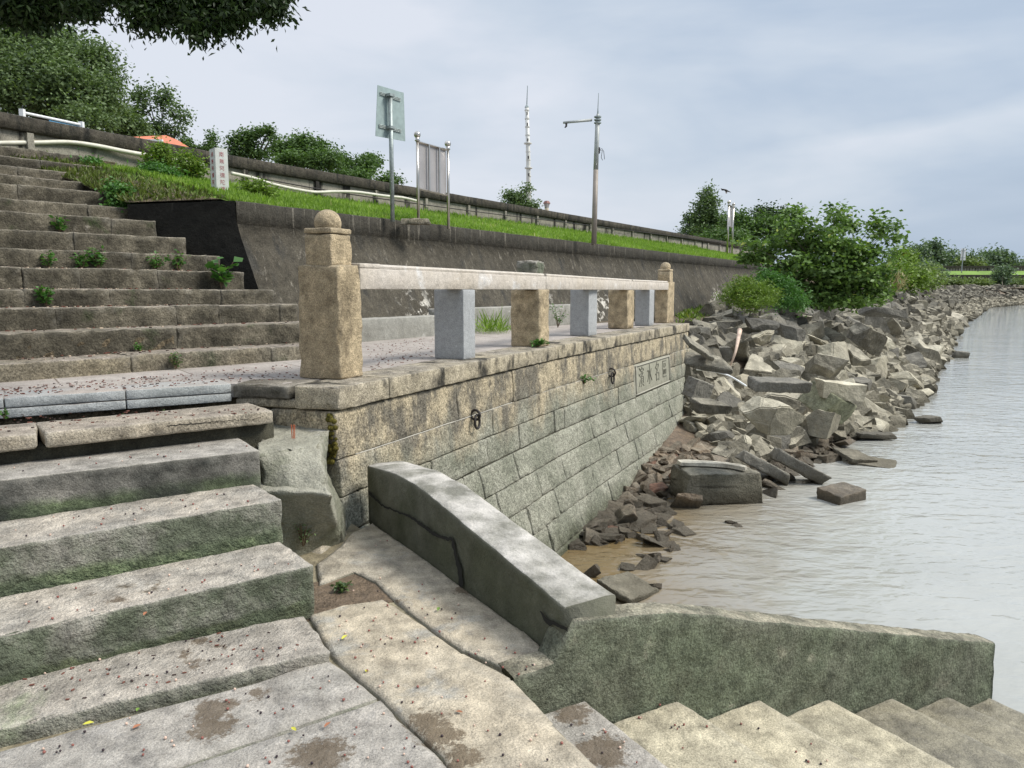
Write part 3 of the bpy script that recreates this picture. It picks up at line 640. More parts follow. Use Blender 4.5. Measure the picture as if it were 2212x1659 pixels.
# ---- quay wall
tw = empty('quay_wall', V2(WL(5, 0), ZW), 'granite block quay wall with carved panel, iron rings and yellowed top, rising from the water', 'wall')
mb = MB()
core = [WL(.02, -.07), WL(len1, -.07), WL(lenW, -.07), WL(lenW, -.5), WL(len1, -.5), WL(.02, -.5)]
zs = [ZP - .16, -1.0, -1.6, -2.1, -2.6, -3.4]
vs = []; fs = []
for z_ in zs:
    for s_, o_ in ((.03, -.02), (len1, -.02), (lenW - .02, -.02)): vs.append(WL(s_, o_ + batter(z_), z_))
for i in range(len(zs) - 1):
    for k in range(2): fs.append((i * 3 + k, i * 3 + k + 1, (i + 1) * 3 + k + 1, (i + 1) * 3 + k))
mb.add(vs, fs); mb.build('joint_bed', M['joint'], tw)
zc = [ZP - .165, -1.145, -1.40, -1.66, -1.93, -2.21, -2.50, -2.80, -3.3]
panel_s = (7.35, 9.55)
rw = random.Random(21)
mb = MB()
for ci in range(len(zc) - 1):
    zt, zb = zc[ci], zc[ci + 1]; s = 0.0; first = True
    while s < lenW - .05:
        ln = rw.uniform(.75, 1.45) if rw.random() > .22 else rw.uniform(.2, .34)
        if ci == 0: ln = rw.uniform(.9, 1.5)
        if first: ln = .22 if ci % 2 == 0 else .42; first = False
        if ci == 0 and s < .5: ln = 1.75
        e = min(lenW, s + ln)
        if lenW - e < .2: e = lenW
        if ci in (1, 2):
            if s < panel_s[0] < e: e = panel_s[0]
            elif s >= panel_s[0] - .01 and s < panel_s[1] - .01: s = panel_s[1]; continue
        gp = .003 if ci < 2 else rw.choice((.006, .009, .012))
        if rw.random() < .07 and ci > 2: gp = .022
        hz_ = .003 if ci < 2 else .006
        pr = rw.uniform(-.006, .010)
        dep = .16 if s > .05 else .5
        a0, a1 = (s + gp if s > 0 else s), e - gp
        B = [WL(a0, pr + batter(zb), zb + hz_), WL(a1, pr + batter(zb), zb + hz_), WL(a1, -dep + batter(zb), zb + hz_), WL(a0, -dep + batter(zb), zb + hz_)]
        T = [WL(a0, pr + batter(zt), zt - hz_), WL(a1, pr + batter(zt), zt - hz_), WL(a1, -dep + batter(zt), zt - hz_), WL(a0, -dep + batter(zt), zt - hz_)]
        hexb(mb, B, T, cell=.05 if s < 6 else .09, r=.009, amp=.005, freq=9, seed=ci * 7 + s)
        s = e
mb.build('masonry', M['wall'], tw, True)
# pale mortar lines between the top courses
mb = MB()
for ci, rng in ((1, (0.2, 3.0)), (1, (3.4, 6.9)), (1, (9.6, lenW - .1))):
    z_ = zc[ci]; s = rng[0]; P = []
    while s < rng[1]: P.append(WL(s, batter(z_) - .004 + .006 * noise.noise(Vector((s * 5, 0, 0))), z_ + .004 * noise.noise(Vector((s * 3, 5, 0))))); s += .08
    mb = MB(); tube(mb, P, .0055, 5); mb.build('mortar_line', M['mortar'], tw, True)
# carved inscription panel
def wall_frame(s, z):
    p = WL(s, batter(z) + .0, z); a = WL(s + .2, batter(z), z) - WL(s - .2, batter(z), z); a.normalize()
    u = WL(s, batter(z + .05), z + .05) - WL(s, batter(z - .05), z - .05); u.normalize(); return p, a, u, a.cross(u)
mb = MB(); zt, zb = zc[1], zc[3]; a0, a1 = panel_s[0] + .01, panel_s[1] - .01
pc = stone('smooth carved granite', (.30, .295, .23, 1), (.34, .33, .26, 1), grain=(.2, 90), bump=.002, bscale=20, mid=(.15, 9))
B = [WL(a0, -.008 + batter(zb), zb + .01), WL(a1, -.008 + batter(zb), zb + .01), WL(a1, -.15, zb + .01), WL(a0, -.15, zb + .01)]
T = [WL(a0, -.008 + batter(zt), zt - .01), WL(a1, -.008 + batter(zt), zt - .01), WL(a1, -.15, zt - .01), WL(a0, -.15, zt - .01)]
hexb(mb, B, T, cell=.12, r=.01, amp=.002); ip = mb.build('inscription_panel', pc, tw, True)
mb = MB()
for (sa, za), (sb, zb2) in (((a0 + .03, zt - .035), (a1 - .03, zt - .035)), ((a0 + .03, zb + .035), (a1 - .03, zb + .035)), ((a0 + .06, zt - .04), (a0 + .06, zb + .04)), ((a1 - .06, zt - .04), (a1 - .06, zb + .04))):
    tube(mb, [WL(sa + (sb - sa) * k / 6, batter(za + (zb2 - za) * k / 6) + .004, za + (zb2 - za) * k / 6) for k in range(7)], .011, 6)
mb.build('border', pc, ip, True)
def text_mesh(ch, size, depth=.004, offset=0.0):
    c = bpy.data.curves.new('t', 'FONT'); c.body = ch; c.size = size; c.extrude = depth; c.align_x = 'CENTER'; c.align_y = 'CENTER'; c.offset = offset; c.resolution_u = 2
    o = bpy.data.objects.new('t', c); COL.objects.link(o); bpy.context.view_layer.update()
    me = bpy.data.meshes.new_from_object(o.evaluated_get(bpy.context.evaluated_depsgraph_get()))
    bpy.data.objects.remove(o); return me
def put_text(ch, name, p, ax, up_, nrm_, size, mat, parent, sx=1.0, depth=.004, offset=0.0):
    me = text_mesh(ch, size, depth, offset)
    me.transform(Matrix((ax * sx, up_, nrm_)).transposed().to_4x4())
    q = Vector((0, 0, 0)); r = parent
    while r is not None: q += r.location; r = r.parent
    me.transform(Matrix.Translation(Vector(p) - q)); me.materials.clear()
    return link(name, me, mat, parent)
carve = plain('carved shadowed stroke', (.14, .138, .105, 1), .9)
for k, ch in enumerate('濱水名區'):
    s_ = panel_s[0] + .38 + k * .475; p, a, u, n_ = wall_frame(s_, (zt + zb) / 2)
    put_text(ch, 'carved_character', p + n_ * -.004, a, u, n_, .36, carve, ip, sx=.85, depth=.006, offset=-.006)
# iron mooring rings
for (u_, v_) in ((1020, 905), (1316, 812)):
    w0 = pl(u_, v_, C0, Wn); s_ = (Vector((w0.x, w0.y, 0)) - Vector((C0.x, C0.y, 0))).length * 1.0
    best = min(np.linspace(0, lenW, 900), key=lambda s: abs((WL(s).x) / (WL(s).y) - w0.x / w0.y))
    pwall = WL(best); dd = ray(u_, v_); k = pwall.y / dd[1]; z_ = k * dd[2]
    for _ in range(4):
        best = min(np.linspace(0, lenW, 900), key=lambda s: abs(WL(s, batter(z_)).x / WL(s, batter(z_)).y - dd[0] / dd[1])); z_ = WL(best, batter(z_)).y / dd[1] * dd[2]
    p, a, u, n_ = wall_frame(best, z_)
    far = v_ < 850
    mb = MB(); mr = MB()
    R1 = .05 if not far else .062
    tube(mb, [p + n_ * (.035 + R1 * math.cos(g) * .9) + u * (R1 * .75 + R1 * .9 * math.sin(g)) for g in np.linspace(0, 2 * PI, 17)], .012, 8, False)
    tube(mr, [p + n_ * .05 + a * (R1 * .95 * math.cos(g)) + u * (-R1 * .5 + R1 * 1.25 * math.sin(g)) for g in np.linspace(0, 2 * PI, 19)], .012, 8, False)
    sh = mb.build('mooring_eye', M['iron'], tw, True)
    mr.build('ring', M['iron'], sh, True)
# coping stones
cop = [0, .635, 4.25, 6.0, 8.6, 9.9, lenW]
clab = ['corner coping stone with white mortar, at the near pillar foot', 'long yellow coping stone stained black, under the near grey baluster', 'coping stone under the broken topped pillar and the weed', 'long coping stone below the middle of the rail', 'short pale coping stone below the far grey baluster', 'last coping stone at the far end of the quay wall']
for i in range(6):
    a0, a1 = cop[i] + (.006 if i else 0), cop[i + 1] - .006
    segs = [a0, len1, a1] if a0 < len1 - .3 < a1 - .3 else [a0, a1]
    mb = MB()
    for q0, q1 in zip(segs, segs[1:]):
        B = [WL(q0, .035, ZP - .155), WL(q1, .035, ZP - .155), WL(q1, -.40, ZP - .155), WL(q0, -.40, ZP - .155)]
        T = [WL(q0, .035, ZP), WL(q1, .035, ZP), WL(q1, -.40, ZP), WL(q0, -.40, ZP)]
        if i == 0:
            B[0] = V2(WL(0, .035), ZP - .155); B[3] = B[0] + (A1 - C0).normalized() * .33; T[0] = V2(B[0], ZP); T[3] = V2(B[3], ZP)
            B[3].z = ZP - .155
        hexb(mb, B, T, cell=.045, r=.009, amp=.005, freq=11, seed=i)
    o = mb.build('coping_stone', M['coping'], smooth=True); tag(o, clab[i], 'coping stone', 'coping stones of the quay wall')
# coping return towards the kerb
rd = (A1 - C0).normalized(); rn = Vector((rd.y, -rd.x, 0)); rn = rn if rn.y > 0 else -rn
mb = MB(); q = [A1, C0 + rd * .34, C0 + rd * .34 + rn * .42, A1 + rn * .3]
M['coping_dark'] = stone('blackened granite coping', (.075, .07, .055, 1), (.12, .105, .075, 1), grain=(.5, 90), top=((.30, .27, .225, 1), .95, 1.0), bump=.005, bscale=30, stain=((.26, .21, .135, 1), 2.6, .62, .7))
slab(mb, [V2(p, 0) for p in q], ZP - .095, ZP, cell=.04, r=.014, amp=.006)
o = mb.build('coping_stone', M['coping_dark'], smooth=True); tag(o, 'black sided coping stone returning from the wall corner to the kerb', 'coping stone', 'coping stones of the quay wall')
mb = MB(); q = [A1 + rn * .03, C0 + rd * .02 + rn * .03, C0 + rd * .02 + rn * .42, A1 + rn * .35]
slab(mb, [V2(p, 0) for p in q], ZP - .16, ZP - .098, cell=.05, r=.012, amp=.005); mb.build('bedding_course', M['coping'], o, True)
o2 = o.children[0]
# rubble return face under the coping
rr = random.Random(5)
t = empty('corner_masonry', V2(C0 + rd * .3, -1.2), 'stained rubble masonry under the coping return, with moss on its edge', 'masonry')
mb = MB()
for (x0, x1, z0, z1) in ((.02, .24, -1.16, -.82), (.25, .34, -1.0, -.82), (.35, .52, -1.05, -.82), (.25, .52, -1.3, -1.06), (.02, .24, -1.45, -1.17), (.02, .3, -1.75, -1.46), (.53, .8, -1.0, -.82)):
    p0, p1 = C0 + rd * x0, C0 + rd * x1; oo = rn * (.02 + rr.uniform(0, .03))
    hexb(mb, [V2(p0 + oo, z0), V2(p0 + rn * .35, z0), V2(p1 + rn * .35, z0), V2(p1 + oo, z0)], [V2(p0 + oo, z1), V2(p0 + rn * .35, z1), V2(p1 + rn * .35, z1), V2(p1 + oo, z1)][0:4], cell=.05, r=.015, amp=.01, freq=6)
mb.build('rubble', M['wall'], t, True)
mb = MB(); p0 = C0 + rd * .0
for k in range(34):
    sphere(mb, V2(C0 + rd * rr.uniform(.0, .05) + Wn * rr.uniform(-.005, .02) - rn * .015 + rn * rr.uniform(0, .02), -.84 - rr.random() ** 1.3 * .32), rr.uniform(.012, .022), 8, 6)
M['moss'] = stone('golden moss', (.20, .16, .03, 1), (.10, .105, .025, 1), grain=(.5, 60), bump=.01, bscale=40, wear=0); mb.build('moss', M['moss'], t, True)

# ------------------------------------------------------------------ balustrade
def base_frame(u, v):               # a pillar corner on the platform, seen at (u, v)
    return Z(u, v, ZP)
def len_to(c, d, u):                # length along d from c until image column u
    k = (u - CX) / F; D = lambda p: p.y * math.cos(TILT) + -p.z * math.sin(TILT)
    lo, hi = 0, 2
    for _ in range(40):
        m = (lo + hi) / 2; p = c + d * m; x = CX + F * p.x / D(p)
        sgn = (u - CX - F * c.x / D(c))
        if (x - u) * sgn > 0: hi = m
        else: lo = m
    return lo
Wl = -Wn                            # inward
def pillar(corner_px, lu, ru, htop, mat, name, label, parts, amp=.006, cell=.045, taper=0.0, tw_=None):
    c = base_frame(*corner_px); a = len_to(c, Wl, lu); b = len_to(c, Wd, ru)
    if tw_: a, b = tw_
    t = empty(name, V2(c + Wl * a / 2 + Wd * b / 2, ZP), label, 'pillar' if 'pillar' in name else 'baluster')
    def blk(nm, z0, z1, ins=0.0, ins1=None, m=mat, r=.012, am=amp, off=Vector()):
        if ins1 is None: ins1 = ins
        f = lambda i_, z_: [V2(c + off + Wl * (a - i_) + Wd * i_, z_), V2(c + off + Wl * i_ + Wd * i_, z_), V2(c + off + Wl * i_ + Wd * (b - i_), z_), V2(c + off + Wl * (a - i_) + Wd * (b - i_), z_)]
        m_ = MB(); hexb(m_, f(ins, z0), f(ins1, z1), cell=cell, r=r, amp=am, freq=9, seed=corner_px[0]); return m_.build(nm, M[m], t, True)
    return t, c, a, b, blk
EYE = 0
RT_, RB_ = .198, .004               # rail top / underside levels (near end)
t1, c1, a1, b1, blk = pillar((735, 821), 648, 786, None, 'pillar', 'end_pillar', 'tall yellow granite pillar with round finial at the near end of the balustrade', 0)
print('pillar1', c1, a1, b1)
t1['group'] = 'yellow granite pillars of the balustrade'
blk('shaft', ZP, RT_ - .02, 0.0, .006, am=.009)
def neck(t, c, a, b, z0, z1, zf, w, nm='neck', ball=True, cell=.03, topz=None):
    cc = c + Wl * a / 2 + Wd * b / 2
    def f(h, z_): return [V2(cc + Wl * h - Wd * h, z_), V2(cc - Wl * h - Wd * h, z_), V2(cc - Wl * h + Wd * h, z_), V2(cc + Wl * h + Wd * h, z_)]
    m_ = MB(); hexb(m_, f(w / 2, z0), f(w / 2 * .97, z1), cell=cell, r=.01, amp=.004, freq=12); n_ = m_.build(nm, M['pillar'], t, True)
    m_ = MB(); hexb(m_, f(w / 2 * 1.0, z1 + .006), f(w / 2 * .99, z1 + .045), cell=cell, r=.010, amp=.003, freq=12); m_.build('cap', M['pillar'], n_, True)
    if ball:
        m_ = MB(); pf = []; R = w * .405
        n = 20
        vs = []; fs = []; prof = [(R * .90, -.004), (R * .96, R * .12), (R, R * .34), (R * .985, R * .56), (R * .92, R * .80), (R * .80, R * 1.02), (R * .62, R * 1.20), (R * .40, R * 1.32), (R * .2, R * 1.38), (0.001, R * 1.40)]
        for (r_, z_) in prof:
            for k in range(n): g = 2 * PI * k / n; vs.append(V2(cc + Vector((r_ * math.cos(g), r_ * math.sin(g), 0)), z1 + .045 + z_))
        for i in range(len(prof) - 1):
            for k in range(n): fs.append((i * n + k, i * n + (k + 1) % n, (i + 1) * n + (k + 1) % n, (i + 1) * n + k))
        m_.add(vs, fs); m_.build('finial', M['pillar'], n_, True)
    return cc
neck(t1, c1, a1, b1, RT_ - .03, .40, 0, .245)
# others
data = [((1002, 777), 939, 1027, 'pillar_grey', 'baluster', 'pale grey cut granite baluster nearest the tall near pillar', RB_),
        ((1165, 750), 1103, 1186, 'pillar', 'pillar', 'yellow granite pillar with a broken cement top above the rail', RB_ + .0),
        ((1271, 726), 1231, 1289, 'pillar_grey', 'baluster', 'grey cut granite baluster beyond the broken topped pillar', RB_),
        ((1355, 711), 1313, 1369, 'pillar', 'pillar', 'yellow granite pillar between two grey balusters, under the rail joint', RB_),
        ((1402, 704), 1371, 1412, 'pillar_grey', 'baluster', 'small looking grey baluster next to the far end pillar', RB_)]
bal = []
for px_, lu, ru, mt, nm, lb, zt_ in data:
    t, c, a, b, blk = pillar(px_, lu, ru, None, mt, nm, lb, 0, amp=.001 if 'grey' in mt else .007, cell=.06)
    print(nm, c, a, b)
    t['group'] = 'grey granite balusters' if 'grey' in mt else 'yellow granite pillars of the balustrade'
    blk('shaft', ZP, zt_ - .002, 0, r=.005 if 'grey' in mt else .014); bal.append((t, c, a, b))
t3, c3, a3, b3 = bal[1]
mb = MB(); hw = .13; cc3 = c3 + Wl * a3 / 2 + Wd * b3 / 2
f = lambda h, z_: [V2(cc3 + Wl * h - Wd * h, z_), V2(cc3 - Wl * h - Wd * h, z_), V2(cc3 - Wl * h + Wd * h, z_), V2(cc3 + Wl * h + Wd * h, z_)]
hexb(mb, f(hw, RT_ - .03), f(hw * .96, RT_ + .13), cell=.035, r=.02, amp=.012, freq=12); mb.build('broken_stub', M['step_low'], t3, True)
tE, cE, aE, bE, blk = pillar((1441, 698), 1414, 1455, None, 'pillar', 'end_pillar', 'yellow granite pillar with round finial at the far end of the balustrade', 0, cell=.07)
tE['group'] = 'yellow granite pillars of the balustrade'
blk('shaft', ZP, .155, 0); print('pillarE', cE, aE, bE)
neck(tE, cE, aE, bE, .13, .36, 0, .25, cell=.06)
# rail sections
def mid(c, a, b): return c + Wl * a * .5 + Wd * b * .5
centres = [mid(c1, a1, b1)] + [mid(c, a, b) for (_, c, a, b) in bal] + [mid(cE, aE, bE)]
st = c1 + Wd * (b1 - .02) + Wl * .085; en = cE + Wl * .075 + Wd * .02
j1 = c3 + Wd * b3 * .8 + Wl * .10; j2 = bal[3][1] + Wd * bal[3][3] * .8 + Wl * .09
ends = [(st, j1, 'long pale granite rail section from the near pillar to the broken topped pillar'), (j1, j2, 'middle pale granite rail section beyond the broken topped pillar'), (j2, en, 'short pale granite rail section ending at the far pillar')]
def rz(p):                           # the rail dips very slightly with distance
    k = (p - st).length / (en - st).length; return RB_ - .006 * k, RT_ - .03 * k
for p0, p1, lb in ends:
    d = (p1 - p0).normalized(); n_ = Vector((d.y, -d.x, 0)); p0 = p0 + d * .004; p1 = p1 - d * .004
    t = empty('rail_section', V2((p0 + p1) / 2, RB_), lb, 'rail', 'granite rail sections of the balustrade')
    z00, z01 = rz(p0); z10, z11 = rz(p1); hw = .085
    mb = MB(); hexb(mb, [V2(p0 + n_ * hw, z00), V2(p1 + n_ * hw, z10), V2(p1 - n_ * hw, z10), V2(p0 - n_ * hw, z00)],
                    [V2(p0 + n_ * hw, z01 - .036), V2(p1 + n_ * hw, z11 - .036), V2(p1 - n_ * hw, z11 - .036), V2(p0 - n_ * hw, z01 - .036)], cell=.09, r=.006, amp=.002)
    mb.build('beam', M['rail'], t, True)
    q0 = p0 + d * (.26 if p0 == st + d * .004 or (p0 - st).length < .05 else .03)
    if (p0 - st).length < .05:
        mb = MB(); hexb(mb, [V2(p0 + n_ * hw, z01 - .035), V2(q0 + n_ * hw, z01 - .035), V2(q0 - n_ * hw, z01 - .035), V2(p0 - n_ * hw, z01 - .035)], [V2(p0 + n_ * hw, z01), V2(q0 + n_ * hw, z01), V2(q0 - n_ * hw, z01), V2(p0 - n_ * hw, z01)], cell=.09, r=.006, amp=.001); mb.build('end_block', M['rail'], t, True)
    mb = MB(); zz0 = z01; pr = [(-.074, -.034), (-.078, -.018), (-.066, -.004), (-.04, 0), (.04, 0), (.066, -.004), (.078, -.018), (.074, -.034)]
    vs = []; q1 = p1 - d * .03
    for (p, zt_) in ((q0, z01 + (z11 - z01) * .08), (q1, z11)):
        for (o_, z_) in pr: vs.append(V2(p + n_ * o_, zt_ + z_))
    fs = [(k, k + 1, 8 + k + 1, 8 + k) for k in range(7)] + [tuple(range(8))[::-1], tuple(range(8, 16))]
    mb.add(vs, fs); mb.build('moulding', M['rail'], t)
# ------------------------------------------------------------------ upper steps
a42 = math.radians(42); Sn = Vector((-math.cos(a42), math.sin(a42), 0)); Sd = Vector((math.sin(a42), math.cos(a42), 0))
ZU = [-.65, -.52, -.33, -.15, .005, .20, .38, .59, .79, .96, 1.16, 1.31, 1.465, 1.635, 1.81]
RU = [645.8, 646, 642, 568, 505, 452, 378, 312, 271, 250, 240, 236, 200, 156]
ulab = ['first wide tan step up from the paved platform', 'second stone step above the platform, mossy and tall', 'third step above the platform, ending in orange and white stones', 'fourth step above the platform, patched with pale stone blocks', 'fifth step above the platform, cracked blocks and green moss', 'sixth step above the platform, where three weeds grow in a row', 'seventh step above the platform, long plain slab', 'eighth step above the platform, behind a lone weed', 'ninth step above the platform, meeting the retaining wall top', 'tenth step above the platform, beside the leafy shrub', 'eleventh step above the platform', 'twelfth step above the platform, with a pale patch', 'thirteenth step above the platform, below the topmost', 'topmost dark step near the pale pipe']
for k in range(14):
    d = 6.3 + .4 * k; zt = ZU[k + 1]; zb = ZU[k]
    dd = ray(RU[k], 0.0)
    # right end: where the riser plane meets the image column
    vv = 626 - 0
    def endpt(u, z_):
        lo, hi = 300, 900
        for _ in range(30):
            m_ = (lo + hi) / 2; p = pl(u, m_, Sn * d, Sn)
            if p.z > z_: lo = m_
            else: hi = m_
        return pl(u, (lo + hi) / 2, Sn * d, Sn)
    e = endpt(RU[k] + (90 if k < 2 else 0), zt); lft = e - Sd * (e.length * .62 + 1.2 - .04 * k)
    if k >= 3: e = e + Sd * .12
    mb = MB(); L_ = (e - lft).length
    xs = [0.0]; rq = random.Random(k + 40)
    while xs[-1] < L_:
        xs.append(xs[-1] + (rq.uniform(1.2, 2.4) if k < 2 or k > 5 else rq.uniform(.35, 1.1)))
    xs[-1] = L_
    for x0, x1 in zip(xs, xs[1:]):
        if x1 - x0 < .02: continue
        jz = rq.uniform(-.006, .004); jf = rq.uniform(-.012, .012)
        P = [lft + Sd * (x0 - .004) - Sn * jf, lft + Sd * (x1 + .004) - Sn * jf, lft + Sd * (x1 + .004) + Sn * .5, lft + Sd * (x0 - .004) + Sn * .5]
        slab(mb, [V2(p, 0) for p in P], zb - .12, zt + jz, cell=.05, r=.012, amp=.007, freq=10, seed=k + x0)
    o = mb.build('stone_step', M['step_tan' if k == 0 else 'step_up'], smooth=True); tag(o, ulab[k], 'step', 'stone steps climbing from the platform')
mb = MB(); zt = 1.80
prism(mb, [tuple((Sn * 11.6 + Sd * s)[:2]) for s in (-1.5, 4.5)] + [tuple((Sn * 16 + Sd * s)[:2]) for s in (4.5, -1.5)], 0, 1.79)
# soil body behind the stairs
prism(mb, [tuple((Sn * (6.7) + Sd * -1.6)[:2]), tuple((Sn * 6.7 + Sd * 3.0)[:2]), tuple((Sn * 9 + Sd * 3.2)[:2]), tuple((Sn * 9 + Sd * -1.6)[:2])], -1.5, -.4)
o = mb.build('ground', M['soil']); tag(o, kind='structure')

# ------------------------------------------------------------------ retaining wall
T0 = Z(508, 434, 1.02); T1 = Z(1625, 567, 1.02); Rd = (T1 - T0).normalized(); Rn = Vector((Rd.y, -Rd.x, 0)); LR = (T1 - T0).length
T0e = T0
def RW(s, out, z): q = T0 + Rd * s + Rn * out; return Vector((q.x, q.y, z))
tr = empty('retaining_wall', RW(LR / 2, .5, ZP), 'black weathered battered retaining wall holding up the grass bank', 'wall')
mb = MB(); vs = []; fs = []
ring = [(-.28, 1.0), (-.28, 1.02), (-.01, 1.025), (.012, 1.01), (.012, .90), (.012, .775), (-.005, .765), (.10, .50), (.21, .25), (.32, 0), (.43, -.25), (.52, -.45), (.62, -.68)]
sl_ = [0, .05] + [LR * 1.25 * (k / 70) ** 1.3 for k in range(1, 71)]
sl_ = sorted(set(sl_)); sl_ = [s for i, s in enumerate(sl_) if i == 0 or s - sl_[i - 1] > .03]
for s in sl_:
    for (o_, z_) in ring:
        p = RW(s, o_, z_); vs.append(p + noise.noise_vector(p * 2.5) * .010 + noise.noise_vector(p * 9) * .004)
R_ = len(ring)
for i in range(len(sl_) - 1):
    for k in range(R_ - 1): fs.append((i * R_ + k, i * R_ + k + 1, (i + 1) * R_ + k + 1, (i + 1) * R_ + k))
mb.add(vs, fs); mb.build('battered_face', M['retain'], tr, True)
# side face towards the steps
S0 = T0; S1 = Dp(275, 450, 9.05); S1 = V2(S1, .98)
mb = MB(); sdv = (V2(S1, 0) - V2(S0, 0)); Ls = sdv.length; sdv.normalize(); sn = Vector((-sdv.y, sdv.x, 0)); sn = sn if sn.dot(-T0) > 0 else -sn
vs = []; fs = []
for i in range(19):
    k = i / 18
    for j in range(9):
        w_ = j / 8; zt = 1.022 - .04 * k; z_ = zt + (-.6 - zt) * w_
        o_ = 0.0 if z_ > .77 else (.77 - z_) * .44
        lean = (1 - k) * o_
        p = V2(S0 + sdv * (Ls * k), z_) + Rn * lean + sn * .0
        vs.append(p + noise.noise_vector(p * 3) * .008 * (0 if i == 0 else 1))
for i in range(18):
    for j in range(8): fs.append((i * 9 + j, (i + 1) * 9 + j, (i + 1) * 9 + j + 1, i * 9 + j + 1))
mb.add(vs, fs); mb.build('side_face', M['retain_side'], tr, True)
# cement ledge at its foot
for (s0, s1, h, wd, lb) in ((.15, 3.0, .28, .62, 'low pale cement ledge along the foot of the retaining wall'), (3.02, 8.2, .37, .58, 'higher pale cement ledge with grass tufts before it, under the rail')):
    mb = MB(); slab(mb, [RW(s0, .40, 0), RW(s1, .40, 0), RW(s1, .45 + wd * .58, 0), RW(s0, .45 + wd * .58, 0)], ZP - .2, ZP + h, cell=.12, r=.012, amp=.004)
    o = mb.build('cement_ledge', M['ledge'], smooth=True); tag(o, lb, 'ledge', 'cement ledges at the foot of the retaining wall')
# ------------------------------------------------------------------ flood wall
zft = 2.4
K0, K1, K2 = Z(0, 242, zft), Z(495, 335, zft), Z(1570, 522, zft)
Km = K0 - (K1 - K0).normalized() * 3
fpts = [Km, K0, K1, K2, K2 + (K2 - K1).normalized() * 8]
ab = empty('flood_wall', V2(K1, 1.6), 'long flood wall with a black overhanging cap above the grass bank', 'wall')
def off_line(P, o_):
    out = []
    for i, p in enumerate(P):
        d = (P[min(i + 1, len(P) - 1)] - P[max(i - 1, 0)]); d.z = 0; d.normalize(); out.append(Vector((p.x, p.y, 0)) + Vector((d.y, -d.x, 0)) * o_)
    return out
def resample(P, st_):
    out = []
    for a, b in zip(P, P[1:]):
        n = max(1, int((b - a).length / st_)); out += [a.lerp(b, k / n) for k in range(n)]
    return out + [P[-1]]
fr_ = resample(fpts, .35)
def wallstrip(P, ring, nz_=.006):
    A = {o_: off_line(P, o_) for o_, _ in ring}; vs = []; fs = []; R = len(ring)
    for i in range(len(P)):
        for (o_, z_) in ring:
            p = A[o_][i].copy(); p.z = z_; vs.append(p + noise.noise_vector(p * 3) * nz_)
    for i in range(len(P) - 1):
        for k in range(R - 1): fs.append((i * R + k, i * R + k + 1, (i + 1) * R + k + 1, (i + 1) * R + k))
    return vs, fs
mb = MB(); mb.add(*wallstrip(fr_, [(-.25, 2.0), (-.25, 2.39), (-.23, 2.405), (-.01, 2.405), (.015, 2.39), (.015, 2.21), (-.01, 2.195), (-.10, 2.19)])); mb.build('cap', M['cap'], ab, True)
mb = MB(); mb.add(*wallstrip(fr_, [(-.20, 2.2), (-.06, 2.2), (-.06, 2.16), (-.06, 1.4), (-.05, 1.0)], .004)); mb.build('wall_body', M['floodwall'], ab, True)
mb = MB()
for i, (p, q) in enumerate(zip(off_line(fr_, -.03)[9::5], off_line(fr_, .0)[10::5])):
    mb = MB(); d = Rd; box(mb, V2(p, 1.75), d, Vector((d.y, -d.x, 0)), UZ, .045, .03, .44); mb.build('buttress', M['floodwall'], ab)
# ------------------------------------------------------------------ grass bank
gl = off_line(resample([Km, K0, K1, K2, fpts[-1]], .5), -.02)
bp = []; n_s = 140
bank_pts = []
vs = []; fs = []; NB = 10
def berm_pt(s, k):                  # s along the retaining wall, k 0..1 up to the flood wall
    p = T0 + Rd * s + Rn * -.02
    # matching point on the flood wall line
    best = None
    q = K1 + (K2 - K1).normalized() * (s + (T0 - K1).dot((K2 - K1).normalized())); 
    if (q - K1).dot(K2 - K1) < 0:
        d_ = (K1 - K0).normalized(); q = K1 - d_ * ((K1 - q).length)
    r = p.lerp(V2(q, 0), k)
    z_ = 1.0 + (1.80 - 1.0) * (k ** .85)
    if s < 3: z_ += .05 * math.sin(k * PI)
    return Vector((r.x, r.y, z_))
o_ = Sd * .16
SB = [T0 * 1.0, V2(S1, .975), Vector((-4.80, 9.46, 1.06)) + o_, Vector((-5.03, 9.81, 1.22)) + o_, Vector((-5.23, 10.18, 1.36)) + o_, Vector((-5.56, 10.41, 1.52)) + o_, Vector((-5.95, 10.7, 1.68)) + o_, Vector((-6.05, 10.95, 1.72)) + o_]
SBL = [0.0]
for a_, b_ in zip(SB, SB[1:]): SBL.append(SBL[-1] + (V2(b_, 0) - V2(a_, 0)).length)
def sb_pt(t_):
    for i in range(len(SB) - 1):
        if t_ <= SBL[i + 1] or i == len(SB) - 2: return SB[i].lerp(SB[i + 1], min(1, (t_ - SBL[i]) / (SBL[i + 1] - SBL[i])))
SMIN = -SBL[-1]
svals = [SMIN + (LR * 1.25 - SMIN) * (i / n_s) ** 1.25 for i in range(n_s + 1)]
for s in svals:
    for j in range(NB + 1):
        p = berm_pt(s, j / NB)
        if s < 0:
            # left of the wall corner the bank dips to the side face line
            base = sb_pt(-s); q = berm_pt(s * .55, 1.0); k = j / NB
            p = base.lerp(q, k); p.z = base.z * (1 - k) + 1.82 * k + .03
        vs.append(p + Vector((0, 0, noise.noise(p * 1.7) * .03 * (1 if j else 0))))
for i in range(n_s):
    for j in range(NB): fs.append((i * (NB + 1) + j, (i + 1) * (NB + 1) + j, (i + 1) * (NB + 1) + j + 1, i * (NB + 1) + j + 1))
GV, GF = vs, fs
mb = MB(); mb.add(vs, fs); n_left = sum(1 for x_ in svals if x_ < -.25); mb.m = [1 if k < n_left * NB else 0 for k in range(len(fs))]; o = mb.build('grass_bank', [M['turf'], M['soil']], smooth=True); tag(o, kind='structure')
M['turf'].node_tree  # turf below blades
